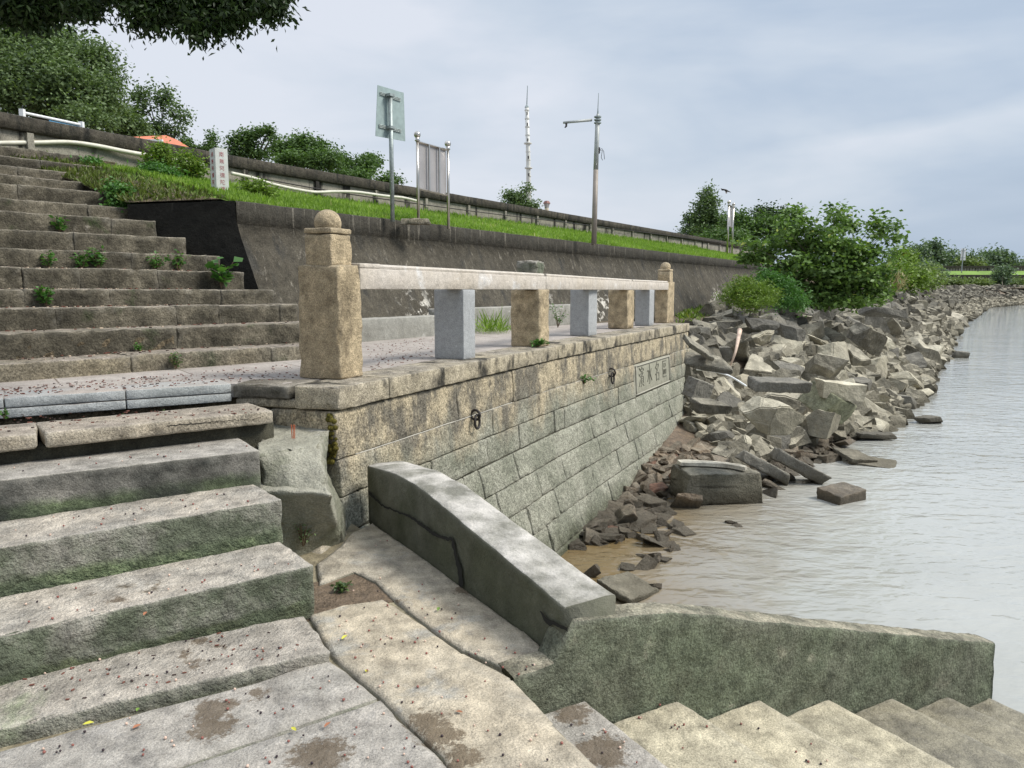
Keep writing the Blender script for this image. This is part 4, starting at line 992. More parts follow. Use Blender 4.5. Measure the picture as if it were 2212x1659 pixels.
def bank_surface(s, k):
    i = max(0, min(n_s - 1, int(np.searchsorted(svals, s) - 1))); t_ = (s - svals[i]) / (svals[i + 1] - svals[i]); j = min(NB - 1, int(k * NB)); u = k * NB - j
    g = lambda a, b: Vector(GV[a * (NB + 1) + b])
    return (g(i, j) * (1 - t_) + g(i + 1, j) * t_) * (1 - u) + (g(i, j + 1) * (1 - t_) + g(i + 1, j + 1) * t_) * u
# soil behind the flood wall so that trees stand on ground
mb = MB(); q = off_line(fpts, -.22)
prism(mb, [tuple(p[:2]) for p in q] + [(60, 140), (-60, 140), (-60, 6)], -.5, 1.7)
o = mb.build('terrain', M['soil']); tag(o, kind='structure')

# ------------------------------------------------------------------ foliage generators
def leaf_object(name, C, size, mat, parent=None, aspect=.5, droop=.35, upb=.5, fold=.18, varf=None, dirs=None, loc=None):
    n = len(C); C = np.asarray(C, float)
    if dirs is None:
        d = nr.normal(size=(n, 3)); d[:, 2] = d[:, 2] * .5 - droop
    else: d = np.asarray(dirs, float) + nr.normal(size=(n, 3)) * .35
    d /= np.linalg.norm(d, axis=1)[:, None] + 1e-9
    up = nr.normal(size=(n, 3)) * .7; up[:, 2] += upb
    s = np.cross(d, up); s /= np.linalg.norm(s, axis=1)[:, None] + 1e-9
    u = np.cross(s, d)
    sz = (np.ones(n) * size if np.isscalar(size) else np.asarray(size)) * nr.uniform(.65, 1.25, n)
    L_ = sz[:, None]
    v0 = C; v2 = C + d * L_; m = C + d * L_ * .48
    v1 = m + s * L_ * aspect * .5 + u * L_ * fold * .5; v3 = m - s * L_ * aspect * .5 + u * L_ * fold * .5
    V = np.stack([v0, v1, v2, v3], 1).reshape(-1, 3)
    o0 = np.zeros(3)
    if parent is not None:
        q = parent
        while q is not None: o0 += np.array(q.location); q = q.parent
    elif loc is not None: o0 = np.array(loc)
    else:
        o0 = np.array([V[:, 0].mean(), V[:, 1].mean(), V[:, 2].min()])
    V = V - o0
    me = bpy.data.meshes.new(name)
    me.vertices.add(4 * n); me.vertices.foreach_set('co', V.astype(np.float32).ravel())
    base = np.arange(n) * 4
    tris = np.stack([base, base + 1, base + 2, base, base + 2, base + 3], 1).reshape(-1)
    me.loops.add(6 * n); me.loops.foreach_set('vertex_index', tris.astype(np.int32))
    me.polygons.add(2 * n); me.polygons.foreach_set('loop_start', (np.arange(2 * n) * 3).astype(np.int32)); me.polygons.foreach_set('loop_total', np.full(2 * n, 3, np.int32))
    me.update(calc_edges=True)
    at = me.attributes.new('var', 'FLOAT', 'FACE'); vv = nr.uniform(0, 1, n) if varf is None else varf
    at.data.foreach_set('value', np.repeat(vv, 2).astype(np.float32))
    me.validate()
    return link(name, me, mat, parent, tuple(o0) if parent is None else None)
def clump_points(cl, nleaf, twig=.22, shell=.45, per=26, flat=.75, gap=None):
    """leaf positions gathered round twig ends in a set of ellipsoids (centre, radii)"""
    vol = np.array([c[1][0] * c[1][1] * c[1][2] for c in cl]) ** .5; vol /= vol.sum()
    out = []; vr = []
    ntw = max(1, nleaf // per)
    cnt = nr.multinomial(ntw, vol)
    for (c, r), k in zip(cl, cnt):
        if k == 0: continue
        d = nr.normal(size=(k, 3)); d /= np.linalg.norm(d, axis=1)[:, None]
        rad = nr.uniform(shell, 1.0, k) ** .6 * (1 + nr.normal(size=k) * .07)
        P = np.array(c) + d * rad[:, None] * np.array(r)
        for p in P:
            m_ = max(3, int(per * nr.uniform(.5, 1.5))); q = nr.normal(size=(m_, 3)) * twig * nr.uniform(.6, 1.3) * np.array([1, 1, flat])
            out.append(p + q); vr.append(np.clip(nr.normal(nr.uniform(.25, .75), .16, m_), 0, 1))
    return np.concatenate(out), np.concatenate(vr)
def cl(u, v, D, ru, rv, dz=0.0, rd_=None):
    c = Dp(u, v, D); a, b = ru * D / F, rv * D / F
    return ((c.x, c.y + dz, c.z), (a, rd_ if rd_ else (a + b) / 2, b))
GREEN = {
 'dark': leafmat('dark green leaves', (.012, .026, .008, 1), (.045, .085, .022, 1)),
 'mid': leafmat('mid green leaves', (.03, .065, .018, 1), (.125, .205, .06, 1)),
 'big': leafmat('large tree leaves', (.04, .07, .028, 1), (.17, .235, .10, 1)),
 'grey': leafmat('greyed green leaves', (.05, .085, .035, 1), (.15, .215, .09, 1)),
 'bush': leafmat('glossy bush leaves', (.016, .045, .009, 1), (.17, .27, .07, 1), (.40, .44, .09, 1)),
 'fresh': leafmat('fresh yellow green leaves', (.06, .11, .012, 1), (.19, .28, .05, 1), (.36, .34, .08, 1)),
 'far': leafmat('distant leaves', (.06, .10, .06, 1), (.15, .21, .12, 1)),
 'farfresh': leafmat('distant fresh leaves', (.09, .13, .045, 1), (.20, .26, .09, 1)),
 'canopy': leafmat('canopy leaves', (.006, .016, .004, 1), (.03, .058, .012, 1), trans=.12),
 'grass': leafmat('grass blades', (.10, .175, .022, 1), (.25, .37, .065, 1), (.42, .40, .18, 1), trans=.35),
 'dry': leafmat('dry grass', (.28, .24, .13, 1), (.42, .37, .24, 1)),
 'weed': leafmat('weed leaves', (.035, .10, .02, 1), (.10, .22, .05, 1)),
}
def tree(name, label, clumps, nleaf, leaf, mat, base=None, twig=.25, group=None, cat='tree', trunk_r=.12, per=44, shell=.25, limbs=True, aspect=.5, droop=.35, zb=1.6, flat=.75):
    C = np.array([c for c, r in clumps]); cm = C.mean(0)
    if base is None: base = Vector((cm[0], cm[1], zb))
    base = Vector(base)
    t = empty(name, base, label, cat, group)
    P, vr = clump_points(clumps, nleaf, twig, shell, per, flat)
    leaf_object('crown', P, leaf, mat, t, varf=vr, aspect=aspect, droop=droop)
    mb = MB()
    lowz = min(c[2] - r[2] * .3 for c, r in clumps)
    top = Vector((cm[0], cm[1], max(lowz, base.z + .3)))
    fork = base.lerp(top, .75)
    tube(mb, [base, base.lerp(fork, .5) + Vector((trunk_r * .5, 0, 0)), fork], [trunk_r, trunk_r * .8, trunk_r * .65], 8)
    mb2 = MB()
    for (c, r) in clumps:
        c = Vector(c); m_ = fork.lerp(c, .5) + Vector((rnd.uniform(-.1, .1), 0, .08 * (c - fork).length))
        tube(mb2, [fork, m_, c], [trunk_r * .5, trunk_r * .3, trunk_r * .08], 6)
    mb.build('trunk', M['bark'], t, True); mb2.build('limbs', M['bark'], t, True)
    return t
# ---- trees behind the flood wall
tree('broadleaf_tree', 'tall dense dark green tree at the frame edge behind the flood wall', [cl(20, 105, 19, 70, 40), cl(110, 130, 19, 60, 40), cl(60, 200, 18.5, 90, 50), cl(-60, 170, 19, 80, 90), cl(165, 195, 18.5, 45, 40), cl(205, 118, 19.5, 30, 26), cl(222, 210, 19, 24, 44), cl(150, 90, 20, 34, 24), cl(190, 250, 18, 60, 24), cl(95, 85, 19.5, 40, 24), cl(30, 75, 19.5, 40, 24), cl(228, 158, 19.5, 18, 24), cl(232, 185, 19.3, 14, 18), cl(70, 140, 18.4, 40, 26), cl(140, 165, 18.2, 34, 22), cl(20, 160, 18.2, 40, 22)], 46000, .10, GREEN['big'], twig=.20, trunk_r=.25, per=50)
tree('broadleaf_tree', 'leafy tree merging with the tall dense tree, just left of the airy one', [cl(258, 262, 21, 26, 24), cl(235, 245, 20.5, 28, 28), cl(280, 278, 21, 28, 16)], 6500, .11, GREEN['big'], twig=.18)
tree('airy_tree', 'airy open tree with sky showing through, above the orange roof', [cl(318, 200, 23, 24, 12), cl(300, 208, 23, 14, 10), cl(358, 208, 23, 16, 14), cl(345, 225, 23, 16, 8), cl(392, 245, 23, 16, 12), cl(375, 238, 23, 12, 8), cl(340, 265, 23, 16, 12), cl(300, 240, 23, 12, 14), cl(372, 285, 23, 26, 10), cl(320, 285, 23, 20, 12), cl(400, 262, 23, 8, 6)], 3400, .11, GREEN['grey'], twig=.14, per=30, trunk_r=.07)
tree('small_tree', 'small pointed tree between the airy tree and the white marker post', [cl(456, 296, 26, 7, 12), cl(455, 312, 26, 12, 12), cl(448, 328, 26, 20, 8), cl(405, 308, 26, 14, 10), cl(418, 325, 26, 22, 8)], 2600, .10, GREEN['mid'], twig=.11)
tree('vine_tree', 'drooping vine covered tree just right of the white marker post', [cl(548, 286, 24, 20, 8), cl(525, 300, 24, 20, 10), cl(580, 282, 24, 8, 8), cl(502, 310, 24, 8, 10), cl(586, 295, 24, 5, 8), cl(560, 332, 24, 26, 8), cl(520, 330, 24, 24, 10), cl(538, 312, 24, 14, 14)], 5000, .10, GREEN['mid'], twig=.11)
tree('round_tree', 'round dark tree nearest the sign post, behind the flood wall', [cl(640, 322, 27, 32, 20), cl(610, 325, 27, 18, 18), cl(690, 345, 26, 40, 22), cl(655, 303, 27, 16, 8), cl(690, 318, 27, 14, 10), cl(625, 345, 26, 30, 12)], 10000, .12, GREEN['mid'], twig=.16)
tree('round_tree', 'lower rounded tree between the dark round tree and the sign post', [cl(735, 362, 28, 28, 20), cl(785, 358, 28, 24, 18), cl(805, 346, 29, 16, 8), cl(840, 388, 28, 26, 8), cl(760, 385, 27, 50, 12), cl(735, 338, 28, 12, 8)], 8000, .12, GREEN['mid'], twig=.16)
tree('feathery_tree', 'feathery low tree at the foot of the white tower', [cl(1115, 428, 42, 20, 12), cl(1100, 420, 42, 12, 8), cl(1150, 444, 42, 14, 6), cl(1110, 445, 42, 30, 8), cl(1138, 408, 42, 4, 8)], 3600, .16, GREEN['grey'], twig=.20)
tree('conifer_tree', 'tall pointed feathery tree beside the small flying bird', [cl(1530, 408, 50, 7, 10), cl(1528, 425, 50, 14, 12), cl(1525, 445, 50, 24, 16), cl(1515, 470, 50, 30, 18), cl(1545, 470, 50, 20, 16), cl(1505, 500, 50, 34, 24), cl(1550, 500, 50, 30, 24), cl(1492, 478, 50, 9, 5), cl(1548, 440, 50, 10, 5)], 9000, .20, GREEN['grey'], twig=.24, droop=.1)
tree('broadleaf_tree', 'dense green trees mass behind the far notice frame, seen over the flood wall', [cl(1600, 500, 48, 40, 26), cl(1650, 492, 48, 34, 24), cl(1595, 474, 48, 20, 12), cl(1690, 500, 48, 30, 26), cl(1560, 520, 46, 56, 20)], 9000, .22, GREEN['mid'], twig=.32)
tree('small_tree', 'flat topped dark tree rising above the dense trees near the big bush', [cl(1650, 462, 52, 22, 10), cl(1690, 470, 52, 20, 14), cl(1645, 475, 52, 14, 12)], 2400, .24, GREEN['dark'], twig=.35)
# far trees by the far bank
def fclump(lst, D, k=45): return [cl(u, v + 3, D + k, a * .85, b * .75) for u, v, a, b in lst]
tree('distant_tree', 'distant dark trees just right of the big bush, ragged top', fclump([(1975, 545, 28, 20), (1990, 575, 40, 22), (1960, 585, 30, 26)], 150), 5200, .85, GREEN['far'], zb=4.4, twig=1.1, trunk_r=.5)
tree('palm_like_tree', 'distant palm topped tree, highest of the far row', fclump([(2015, 530, 14, 12), (2018, 552, 20, 22), (2030, 580, 28, 18)], 152), 3200, .95, GREEN['far'], zb=4.4, twig=1.0, trunk_r=.5)
tree('distant_tree', 'distant broad trees left of the far sign', fclump([(2050, 555, 24, 20), (2070, 575, 40, 20), (2095, 560, 24, 20), (2110, 580, 30, 18)], 155), 4600, .85, GREEN['far'], zb=4.4, twig=1.1, trunk_r=.5)
tree('umbrella_tree', 'distant umbrella crowned tree right of the far sign, dark layered', fclump([(2150, 548, 30, 14), (2140, 562, 34, 12), (2175, 560, 30, 14), (2160, 578, 44, 12), (2205, 575, 30, 14), (2230, 582, 30, 12)], 160), 6500, .85, GREEN['far'], zb=4.4, twig=1.0, trunk_r=.5)
tree('distant_bush', 'distant yellow green bush under the far sign', fclump([(2090, 565, 20, 8), (2105, 570, 18, 8)], 148), 1200, .8, GREEN['farfresh'], zb=4.4, twig=.8, cat='bush')
# ------------------------------------------------------------------ overhead canopy tree (trunk stands outside the frame)
canopy_bits = [(20, 20, 4.6, 70, 50), (60, 45, 4.6, 60, 26), (110, 20, 4.6, 60, 26), (160, 5, 4.7, 60, 26), (185, 38, 4.5, 22, 14), (240, 0, 4.6, 30, 14), (290, 20, 4.5, 32, 26), (300, 62, 4.4, 18, 14), (330, 35, 4.5, 34, 22), (345, 58, 4.4, 14, 10), (380, 20, 4.5, 36, 30), (410, 55, 4.4, 22, 26), (430, 88, 4.35, 20, 14), (440, 40, 4.5, 30, 32), (480, 68, 4.4, 26, 18), (470, 20, 4.5, 40, 28), (520, 50, 4.4, 26, 12), (525, 15, 4.5, 36, 26), (565, 20, 4.5, 26, 16), (590, 40, 4.4, 14, 8), (595, 10, 4.5, 20, 12), (605, 30, 4.4, 12, 8)]
cc_ = [cl(u, v - 24, D, a * .88, b * .78) for (u, v, D, a, b) in canopy_bits]
high = [((x, y, z_), (r, r, .45)) for (x, y, z_, r) in ((-3.2, 4.0, 2.9, 1.2), (-1.8, 4.6, 2.6, .9), (-4.6, 4.8, 3.2, 1.3), (-5.4, 6.4, 4.0, 1.3), (-3.6, 6.2, 3.7, 1.2), (-3.2, 2.2, 3.4, 1.3), (-5.0, 2.6, 3.6, 1.4), (-1.6, 3.1, 2.8, .9))]
tcan = empty('overhanging_tree', (-6.4, 3.2, -.4), 'near tree whose dark leafy branches hang into the top of the view', 'tree')
P1_, v1_ = clump_points(cc_, 22000, .045, .1, 16, .9)
P2_, v2_ = clump_points(high, 9000, .22, .1, 30)
leaf_object('crown', np.concatenate([P1_, P2_]), np.concatenate([np.full(len(P1_), .045), np.full(len(P2_), .13)]), GREEN['canopy'], tcan, varf=np.concatenate([v1_, v2_]), aspect=.42, droop=.9)
mb = MB(); tube(mb, [(-6.4, 3.2, -.4), (-6.2, 3.4, 1.5), (-5.6, 3.6, 3.0)], [.3, .24, .18], 10); mb.build('trunk', M['bark'], tcan, True)
mb = MB()
for pts_ in ([(-5.6, 3.6, 3.0), (-4.2, 4.0, 2.9), (-2.9, 4.4, 2.35), (-2.1, 4.5, 2.05), (-1.5, 4.45, 1.75)], [(-5.6, 3.6, 3.0), (-4.4, 4.6, 2.6), (-3.4, 4.7, 2.1), (-2.8, 4.6, 1.85)], [(-5.6, 3.6, 3), (-5.2, 5.2, 3.8), (-4.6, 6.6, 4.0)], [(-5.6, 3.6, 3), (-4.4, 2.6, 3.5), (-2.6, 2.6, 3.2)]):
    tube(mb, pts_, [.1 * (1 - .8 * k / len(pts_)) for k in range(len(pts_))], 7)
mb.build('limbs', M['bark'], tcan, True)

# ------------------------------------------------------------------ river, bank and mud
mb = MB(); mb.add([(-60, -60, ZW), (3000, -60, ZW), (3000, 4000, ZW), (-1500, 4000, ZW), (-60, 400, ZW)], [(0, 1, 2, 3, 4)])
m, nt, b = newmat('river water')
g = nt.nodes.new('ShaderNodeNewGeometry')
def wn(sc, stre, rot, det=2):
    mp = nt.nodes.new('ShaderNodeMapping'); L(nt, g.outputs['Position'], mp.inputs[0]); mp.inputs['Scale'].default_value = stre; mp.inputs['Rotation'].default_value = (0, 0, rot)
    n = nd(nt, 'ShaderNodeTexNoise', i_Scale=sc, i_Detail=det, i_Roughness=.5, i_Distortion=.4); L(nt, mp.outputs[0], n.inputs['Vector']); return n.outputs[0]
h = mathn(nt, 'ADD', mathn(nt, 'MULTIPLY', wn(3.0, (.75, 1.25, 1), .5, 2), 1.0), mathn(nt, 'MULTIPLY', wn(8.5, (.7, 1.3, 1), .2, 2), .34))
h = mathn(nt, 'ADD', h, mathn(nt, 'MULTIPLY', wn(.7, (.8, 1.2, 1), .8, 2), 1.2))
dn = nt.nodes.new('ShaderNodeVectorMath'); dn.operation = 'DOT_PRODUCT'; L(nt, g.outputs['Position'], dn.inputs[0]); dn.inputs[1].default_value = (Wn.x, Wn.y, 0)
off_ = mathn(nt, 'SUBTRACT', dn.outputs['Value'], C0.dot(Wn))
h = mathn(nt, 'MULTIPLY', h, mapr(nt, off_, 2.5, 7.0, 1.35, .9))
bpn = nt.nodes.new('ShaderNodeBump'); bpn.inputs['Strength'].default_value = 1.0; bpn.inputs['Distance'].default_value = .032; L(nt, h, bpn.inputs['Height']); L(nt, bpn.outputs[0], b.inputs['Normal'])
# silt stirred up in the shallows along the wall and the bank
dn = nt.nodes.new('ShaderNodeVectorMath'); dn.operation = 'DOT_PRODUCT'; L(nt, g.outputs['Position'], dn.inputs[0]); dn.inputs[1].default_value = (Wn.x, Wn.y, 0)
shal = mapr(nt, mathn(nt, 'ADD', mathn(nt, 'SUBTRACT', dn.outputs['Value'], C0.dot(Wn)), mathn(nt, 'MULTIPLY', wn(.9, (1, 1, 1), 0, 4), 1.6)), 1.7, 3.6)
wc = mix(nt, shal, (.175, .125, .06, 1), mix(nt, mapr(nt, wn(.25, (1, 1, 1), 0, 3), .4, .6), (.355, .355, .32, 1), (.41, .41, .375, 1)))
L(nt, wc, b.inputs['Base Color']); b.inputs['Roughness'].default_value = .03; b.inputs['IOR'].default_value = 1.6; b.inputs['Specular IOR Level'].default_value = .6
o = mb.build('water', m, origin=(0, 0, ZW)); tag(o, kind='structure')
WLn = [Z(1216, 1225, ZW), Z(1330, 1195, ZW), Z(1430, 1085, ZW), Z(1560, 1080, ZW), Z(1650, 1050, ZW), Z(1760, 1010, ZW), Z(1830, 975, ZW), Z(1900, 930, ZW), Z(1945, 890, ZW), Z(1985, 850, ZW), Z(2005, 805, ZW), Z(2040, 755, ZW), Z(2052, 720, ZW), Z(2075, 698, ZW), Z(2110, 680, ZW), Z(2130, 665, ZW), Z(2190, 658.5, ZW), Z(2330, 656, ZW), Z(2700, 656, ZW)]
WLn[0] = WL(3.6, batter(ZW), ZW); 
RTp = [Z(1505, 688, -.72), Z(1560, 678, -.62), Z(1640, 668, -.55), Z(1720, 660, -.52), Z(1800, 655, -.5), Z(1870, 650, -.5), Z(1925, 641, -.42), Dp(1975, 633, 72), Dp(2020, 625, 100), Dp(2110, 621, 150), Dp(2260, 621, 172), Dp(2700, 621, 180)]
ctrl = [(p.x, p.y, ZW - .05) for p in WLn] + [tuple(p) for p in RTp]
for s_, z_ in ((4.4, -2.80), (5.6, -2.76), (6.8, -2.66), (8.0, -2.52), (9.2, -2.38), (10.2, -2.2)): ctrl.append(tuple(WL(s_, batter(z_) - .05, z_)))
ctrl += [tuple(WL(lenW - .1, .25, -1.9)), tuple(WL(lenW + .3, -.4, -.8))]
ctrl += [tuple(Z(1560, 960, -2.62)), tuple(Z(1650, 930, -2.5)), tuple(Z(1540, 860, -2.2)), tuple(Z(1640, 800, -1.75)), tuple(Z(1750, 820, -2.0)), tuple(Z(1600, 740, -1.25)), tuple(Z(1760, 740, -1.5)), tuple(Z(1850, 740, -1.7))]
uw = []
for i in range(len(WLn)):
    a = WLn[max(0, i - 1)]; b_ = WLn[min(len(WLn) - 1, i + 1)]; d = (b_ - a); d.z = 0; d.normalize(); n_ = Vector((d.y, -d.x, 0)); q = WLn[i] + n_ * max(1.5, WLn[i].y * .12); uw.append((q.x, q.y, ZW - .55))
ctrl += uw
back = []
for p in RTp[1:]:
    q = p + Vector((-.6, .8, 0)) * (4 + p.y * .1); back.append((q.x, q.y, p.z + .12))
ctrl += back + [tuple(WL(lenW, -2.5, -.85)), (2.2, 19, -.75)]
nW, nR = len(WLn), len(RTp)
vo, eo, fo, *_ = delaunay_2d_cdt([Vector(c[:2]) for c in ctrl], [(i, i + 1) for i in range(nW - 1)] + [(nW + i, nW + i + 1) for i in range(nR - 1)], [], 0, 1e-4)
orig = {}
hz = []
for q in vo:
    j = min(range(len(ctrl)), key=lambda k: (ctrl[k][0] - q.x) ** 2 + (ctrl[k][1] - q.y) ** 2); hz.append(ctrl[j][2])
tris = [tuple(f) for f in fo]
def ground_z(x, y):
    for f in tris:
        (ax, ay), (bx, by), (cx_, cy_) = [(vo[i].x, vo[i].y) for i in f]
        den = (by - cy_) * (ax - cx_) + (cx_ - bx) * (ay - cy_)
        if abs(den) < 1e-9: continue
        l1 = ((by - cy_) * (x - cx_) + (cx_ - bx) * (y - cy_)) / den; l2 = ((cy_ - ay) * (x - cx_) + (ax - cx_) * (y - cy_)) / den; l3 = 1 - l1 - l2
        if l1 >= -1e-6 and l2 >= -1e-6 and l3 >= -1e-6: return l1 * hz[f[0]] + l2 * hz[f[1]] + l3 * hz[f[2]]
    return None
bm = bmesh.new(); bv = [bm.verts.new((q.x, q.y, h_)) for q, h_ in zip(vo, hz)]
for f in tris:
    try: bm.faces.new([bv[i] for i in f])
    except ValueError: pass
for _ in range(5):
    es = [e for e in bm.edges if e.calc_length() > max(.35, .03 * e.verts[0].co.y)]
    if es: bmesh.ops.subdivide_edges(bm, edges=es, cuts=1, use_grid_fill=False)
    bmesh.ops.triangulate(bm, faces=[f for f in bm.faces if len(f.verts) > 3])
for v in bm.verts:
    if v.co.z > ZW + .1: v.co.z += noise.noise(v.co * 1.3) * .05 + noise.noise(v.co * 5) * .02
bm.normal_update()
if sum(f.normal.z for f in bm.faces) < 0: bmesh.ops.reverse_faces(bm, faces=bm.faces)
me = bpy.data.meshes.new('riverbank'); bm.to_mesh(me); bm.free()
o = link('riverbank', me, M['mud'], smooth=True); tag(o, kind='structure')
# ground sheet under the far bank vegetation
mb = MB(); fb = [Vector(b_) for b_ in back]
mb.add([tuple(p) for p in fb] + [(p.x - 3 - p.y * .1, p.y + 14 + p.y * .12, p.z + .3) for p in fb], [(i, i + 1, len(fb) + i + 1, len(fb) + i) for i in range(len(fb) - 1)])
o = mb.build('terrain', M['soil']); tag(o, kind='structure')
# ------------------------------------------------------------------ rocks
def rock_mesh(seed, sx=1.0, sy=.75, sz=.5, cuts=8, name='rock', bev=.015):
    r = random.Random(seed); bm = bmesh.new(); bmesh.ops.create_cube(bm, size=1.0)
    for v in bm.verts: v.co.x *= 1 + r.uniform(-.15, .15); v.co.y *= 1 + r.uniform(-.15, .15); v.co.z *= 1 + r.uniform(-.1, .1)
    for _ in range(cuts):
        n = Vector((r.gauss(0, 1), r.gauss(0, 1), r.gauss(0, .8))).normalized(); dd = r.uniform(.34, .50)
        g_ = bmesh.ops.bisect_plane(bm, geom=bm.verts[:] + bm.edges[:] + bm.faces[:], plane_co=n * dd, plane_no=n, clear_outer=True)
        eb = [e for e in g_['geom_cut'] if isinstance(e, bmesh.types.BMEdge)]
        if eb: bmesh.ops.holes_fill(bm, edges=bm.edges[:], sides=0)
    for v in bm.verts: v.co = Vector((v.co.x * sx, v.co.y * sy, v.co.z * sz))
    bmesh.ops.remove_doubles(bm, verts=bm.verts, dist=.01)
    if bev: bmesh.ops.bevel(bm, geom=bm.edges[:], offset=bev * 1.8, segments=2, affect='EDGES', clamp_overlap=True)
    bmesh.ops.triangulate(bm, faces=[f for f in bm.faces if len(f.verts) > 4])
    for _ in range(2):
        es = [e for e in bm.edges if e.calc_length() > .17]
        if es: bmesh.ops.subdivide_edges(bm, edges=es, cuts=1, use_grid_fill=False); bmesh.ops.triangulate(bm, faces=[f for f in bm.faces if len(f.verts) > 3])
    for v in bm.verts:
        q = v.co * 3 + Vector((seed, 0, 0)); v.co += noise.noise_vector(q) * .034 + noise.noise_vector(q * 3.2) * .018
    bmesh.ops.recalc_face_normals(bm, faces=bm.faces)
    me = bpy.data.meshes.new(name); bm.to_mesh(me); bm.free(); return me
RV = {}
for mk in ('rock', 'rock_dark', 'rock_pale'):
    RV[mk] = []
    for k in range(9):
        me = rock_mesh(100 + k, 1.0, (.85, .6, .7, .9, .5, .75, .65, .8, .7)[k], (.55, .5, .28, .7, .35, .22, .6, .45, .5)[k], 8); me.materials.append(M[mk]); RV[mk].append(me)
def place_rock(me, p, size, rot, name, label, cat, group):
    o = bpy.data.objects.new(name, me); COL.objects.link(o); o.location = p; o.scale = size if hasattr(size, '__len__') else (size,) * 3; o.rotation_euler = rot
    return tag(o, label, cat, group)
# featured rocks: (u, v of centre, z, width px, aspect y, aspect z, mat, tilt x, tilt y, rz, label)
FR = [
 (1546, 1045, -2.66, 170, .62, .40, 'rock_wet', .0, .03, .12, 'big square cement block with a split pale top, at the water edge', 'box'),
 (1816, 1068, -2.80, 84, .8, .30, 'brick', .08, -.05, .5, 'lone squared brown block standing in the water', 'box'),
 (1358, 1268, -2.82, 118, .85, .11, 'rock', .16, .12, .75, 'flat square grey slab half sunk beside the parapet', 'box'),
 (1650, 1008, -2.62, 110, .4, .22, 'rock_dark', -.1, .48, -.1, 'leaning laminated dark slab behind the cement block', 'box'),
 (1722, 1006, -2.62, 125, .42, .2, 'rock_dark', -.1, .5, -.1, 'second leaning laminated slab, nearer the water', 'box'),
 (1598, 996, -2.55, 105, .4, .2, 'brick', .05, .02, .05, 'long flat stone plank lying behind the cement block', 'box'),
 (1655, 893, -2.05, 120, .75, .5, 'rock_pale', .2, .12, .4, 'large pale boulder with a flat bright top near the mud', 1),
 (1765, 915, -2.25, 80, .9, .65, 'rock_pale', .1, .2, .9, 'pale blocky boulder with white top by the shore', 3),
 (1784, 868, -1.95, 95, .8, .55, 'rock_green', .5, .25, .8, 'olive green squared boulder tilted on its corner', 'box'),
 (1802, 842, -1.70, 96, .8, .42, 'rock_pale', .15, .1, .2, 'broad pale boulder above the olive green one', 0),
 (1855, 862, -2.25, 92, .7, .28, 'rock_pale', -.1, .15, .1, 'flat pale slab rock overhanging the waterline', 2),
 (1682, 832, -1.85, 118, .55, .2, 'rock_dark', .05, .03, .0, 'dark layered slab pile in the middle of the rubble', 'box'),
 (1560, 710, -.95, 85, .8, .5, 'rock', .5, -.1, .3, 'broad smooth grey boulder at the top by the wall end', 3),
 (1532, 782, -1.45, 92, .6, .22, 'rock', .25, .12, -.1, 'curved grey slab against the quay wall end', 2),
 (1508, 752, -1.2, 70, .7, .14, 'rock', .45, .5, .4, 'thin tilted slab leaning beside the wall end', 'box'),
 (1527, 878, -2.05, 70, .8, .4, 'rock', .2, .1, .2, 'rounded grey boulder just right of the wall foot', 6),
 (1508, 842, -1.85, 54, .6, .8, 'rock_dark', .2, .3, .6, 'upright notched slab beside the wall', 'box'),
 (2003, 906, -2.80, 56, .7, .3, 'rock_dark', 0, .1, .2, 'low dark rock alone in the water', 6),
 (1942, 868, -2.62, 84, .7, .4, 'rock_dark', .1, .15, .1, 'dark wedge rock at the water edge beyond the pale slab', 1),
 (2072, 768, -2.78, 30, .8, .6, 'rock_dark', .1, .1, 0, 'small dark rock in the water off the point', 0),
 (2005, 782, -2.45, 80, .7, .5, 'rock', .1, .35, .4, 'long sloping boulder pointing into the river', 4),
 (1890, 940, -2.78, 90, .35, .12, 'rock_dark', .02, .04, .1, 'thin dark plank of stone reaching into the water', 'box'),
 (1845, 985, -2.78, 60, 1.3, .14, 'rock', .12, .1, .2, 'notched grey paving slab half under water', 'box'),
 (1886, 1000, -2.86, 90, .8, .1, 'rock_pale', .1, .08, -.5, 'pinkish slab sinking into the shallow water', 'box'),
 (1705, 716, -1.0, 62, .7, .45, 'rock_dark', .4, .2, .2, 'dark wedge boulder with a deep shadow under it', 1),
 (1868, 722, -1.35, 76, .8, .6, 'rock', .5, .3, .6, 'large flat faced boulder tilted towards the river', 0),
 (1900, 674, -.75, 88, .7, .2, 'rock_dark', .05, .05, .1, 'broad dark slab under the big bush', 4),
 (1720, 676, -.68, 80, .6, .16, 'rock_dark', 0, .05, .05, 'low dark slab at the foot of the big bush', 4),
 (1650, 700, -.95, 66, .6, .26, 'rock_dark', .1, .05, .1, 'flat topped dark boulder below the green shrub', 2),
 (1840, 775, -1.75, 85, .8, .6, 'rock', .3, .3, .9, 'squarish beige boulder in the middle of the slope', 3),
 (1785, 790, -1.7, 70, .8, .6, 'rock', .1, .2, .1, 'beige boulder left of the squarish one', 6),
]
boxme = {}
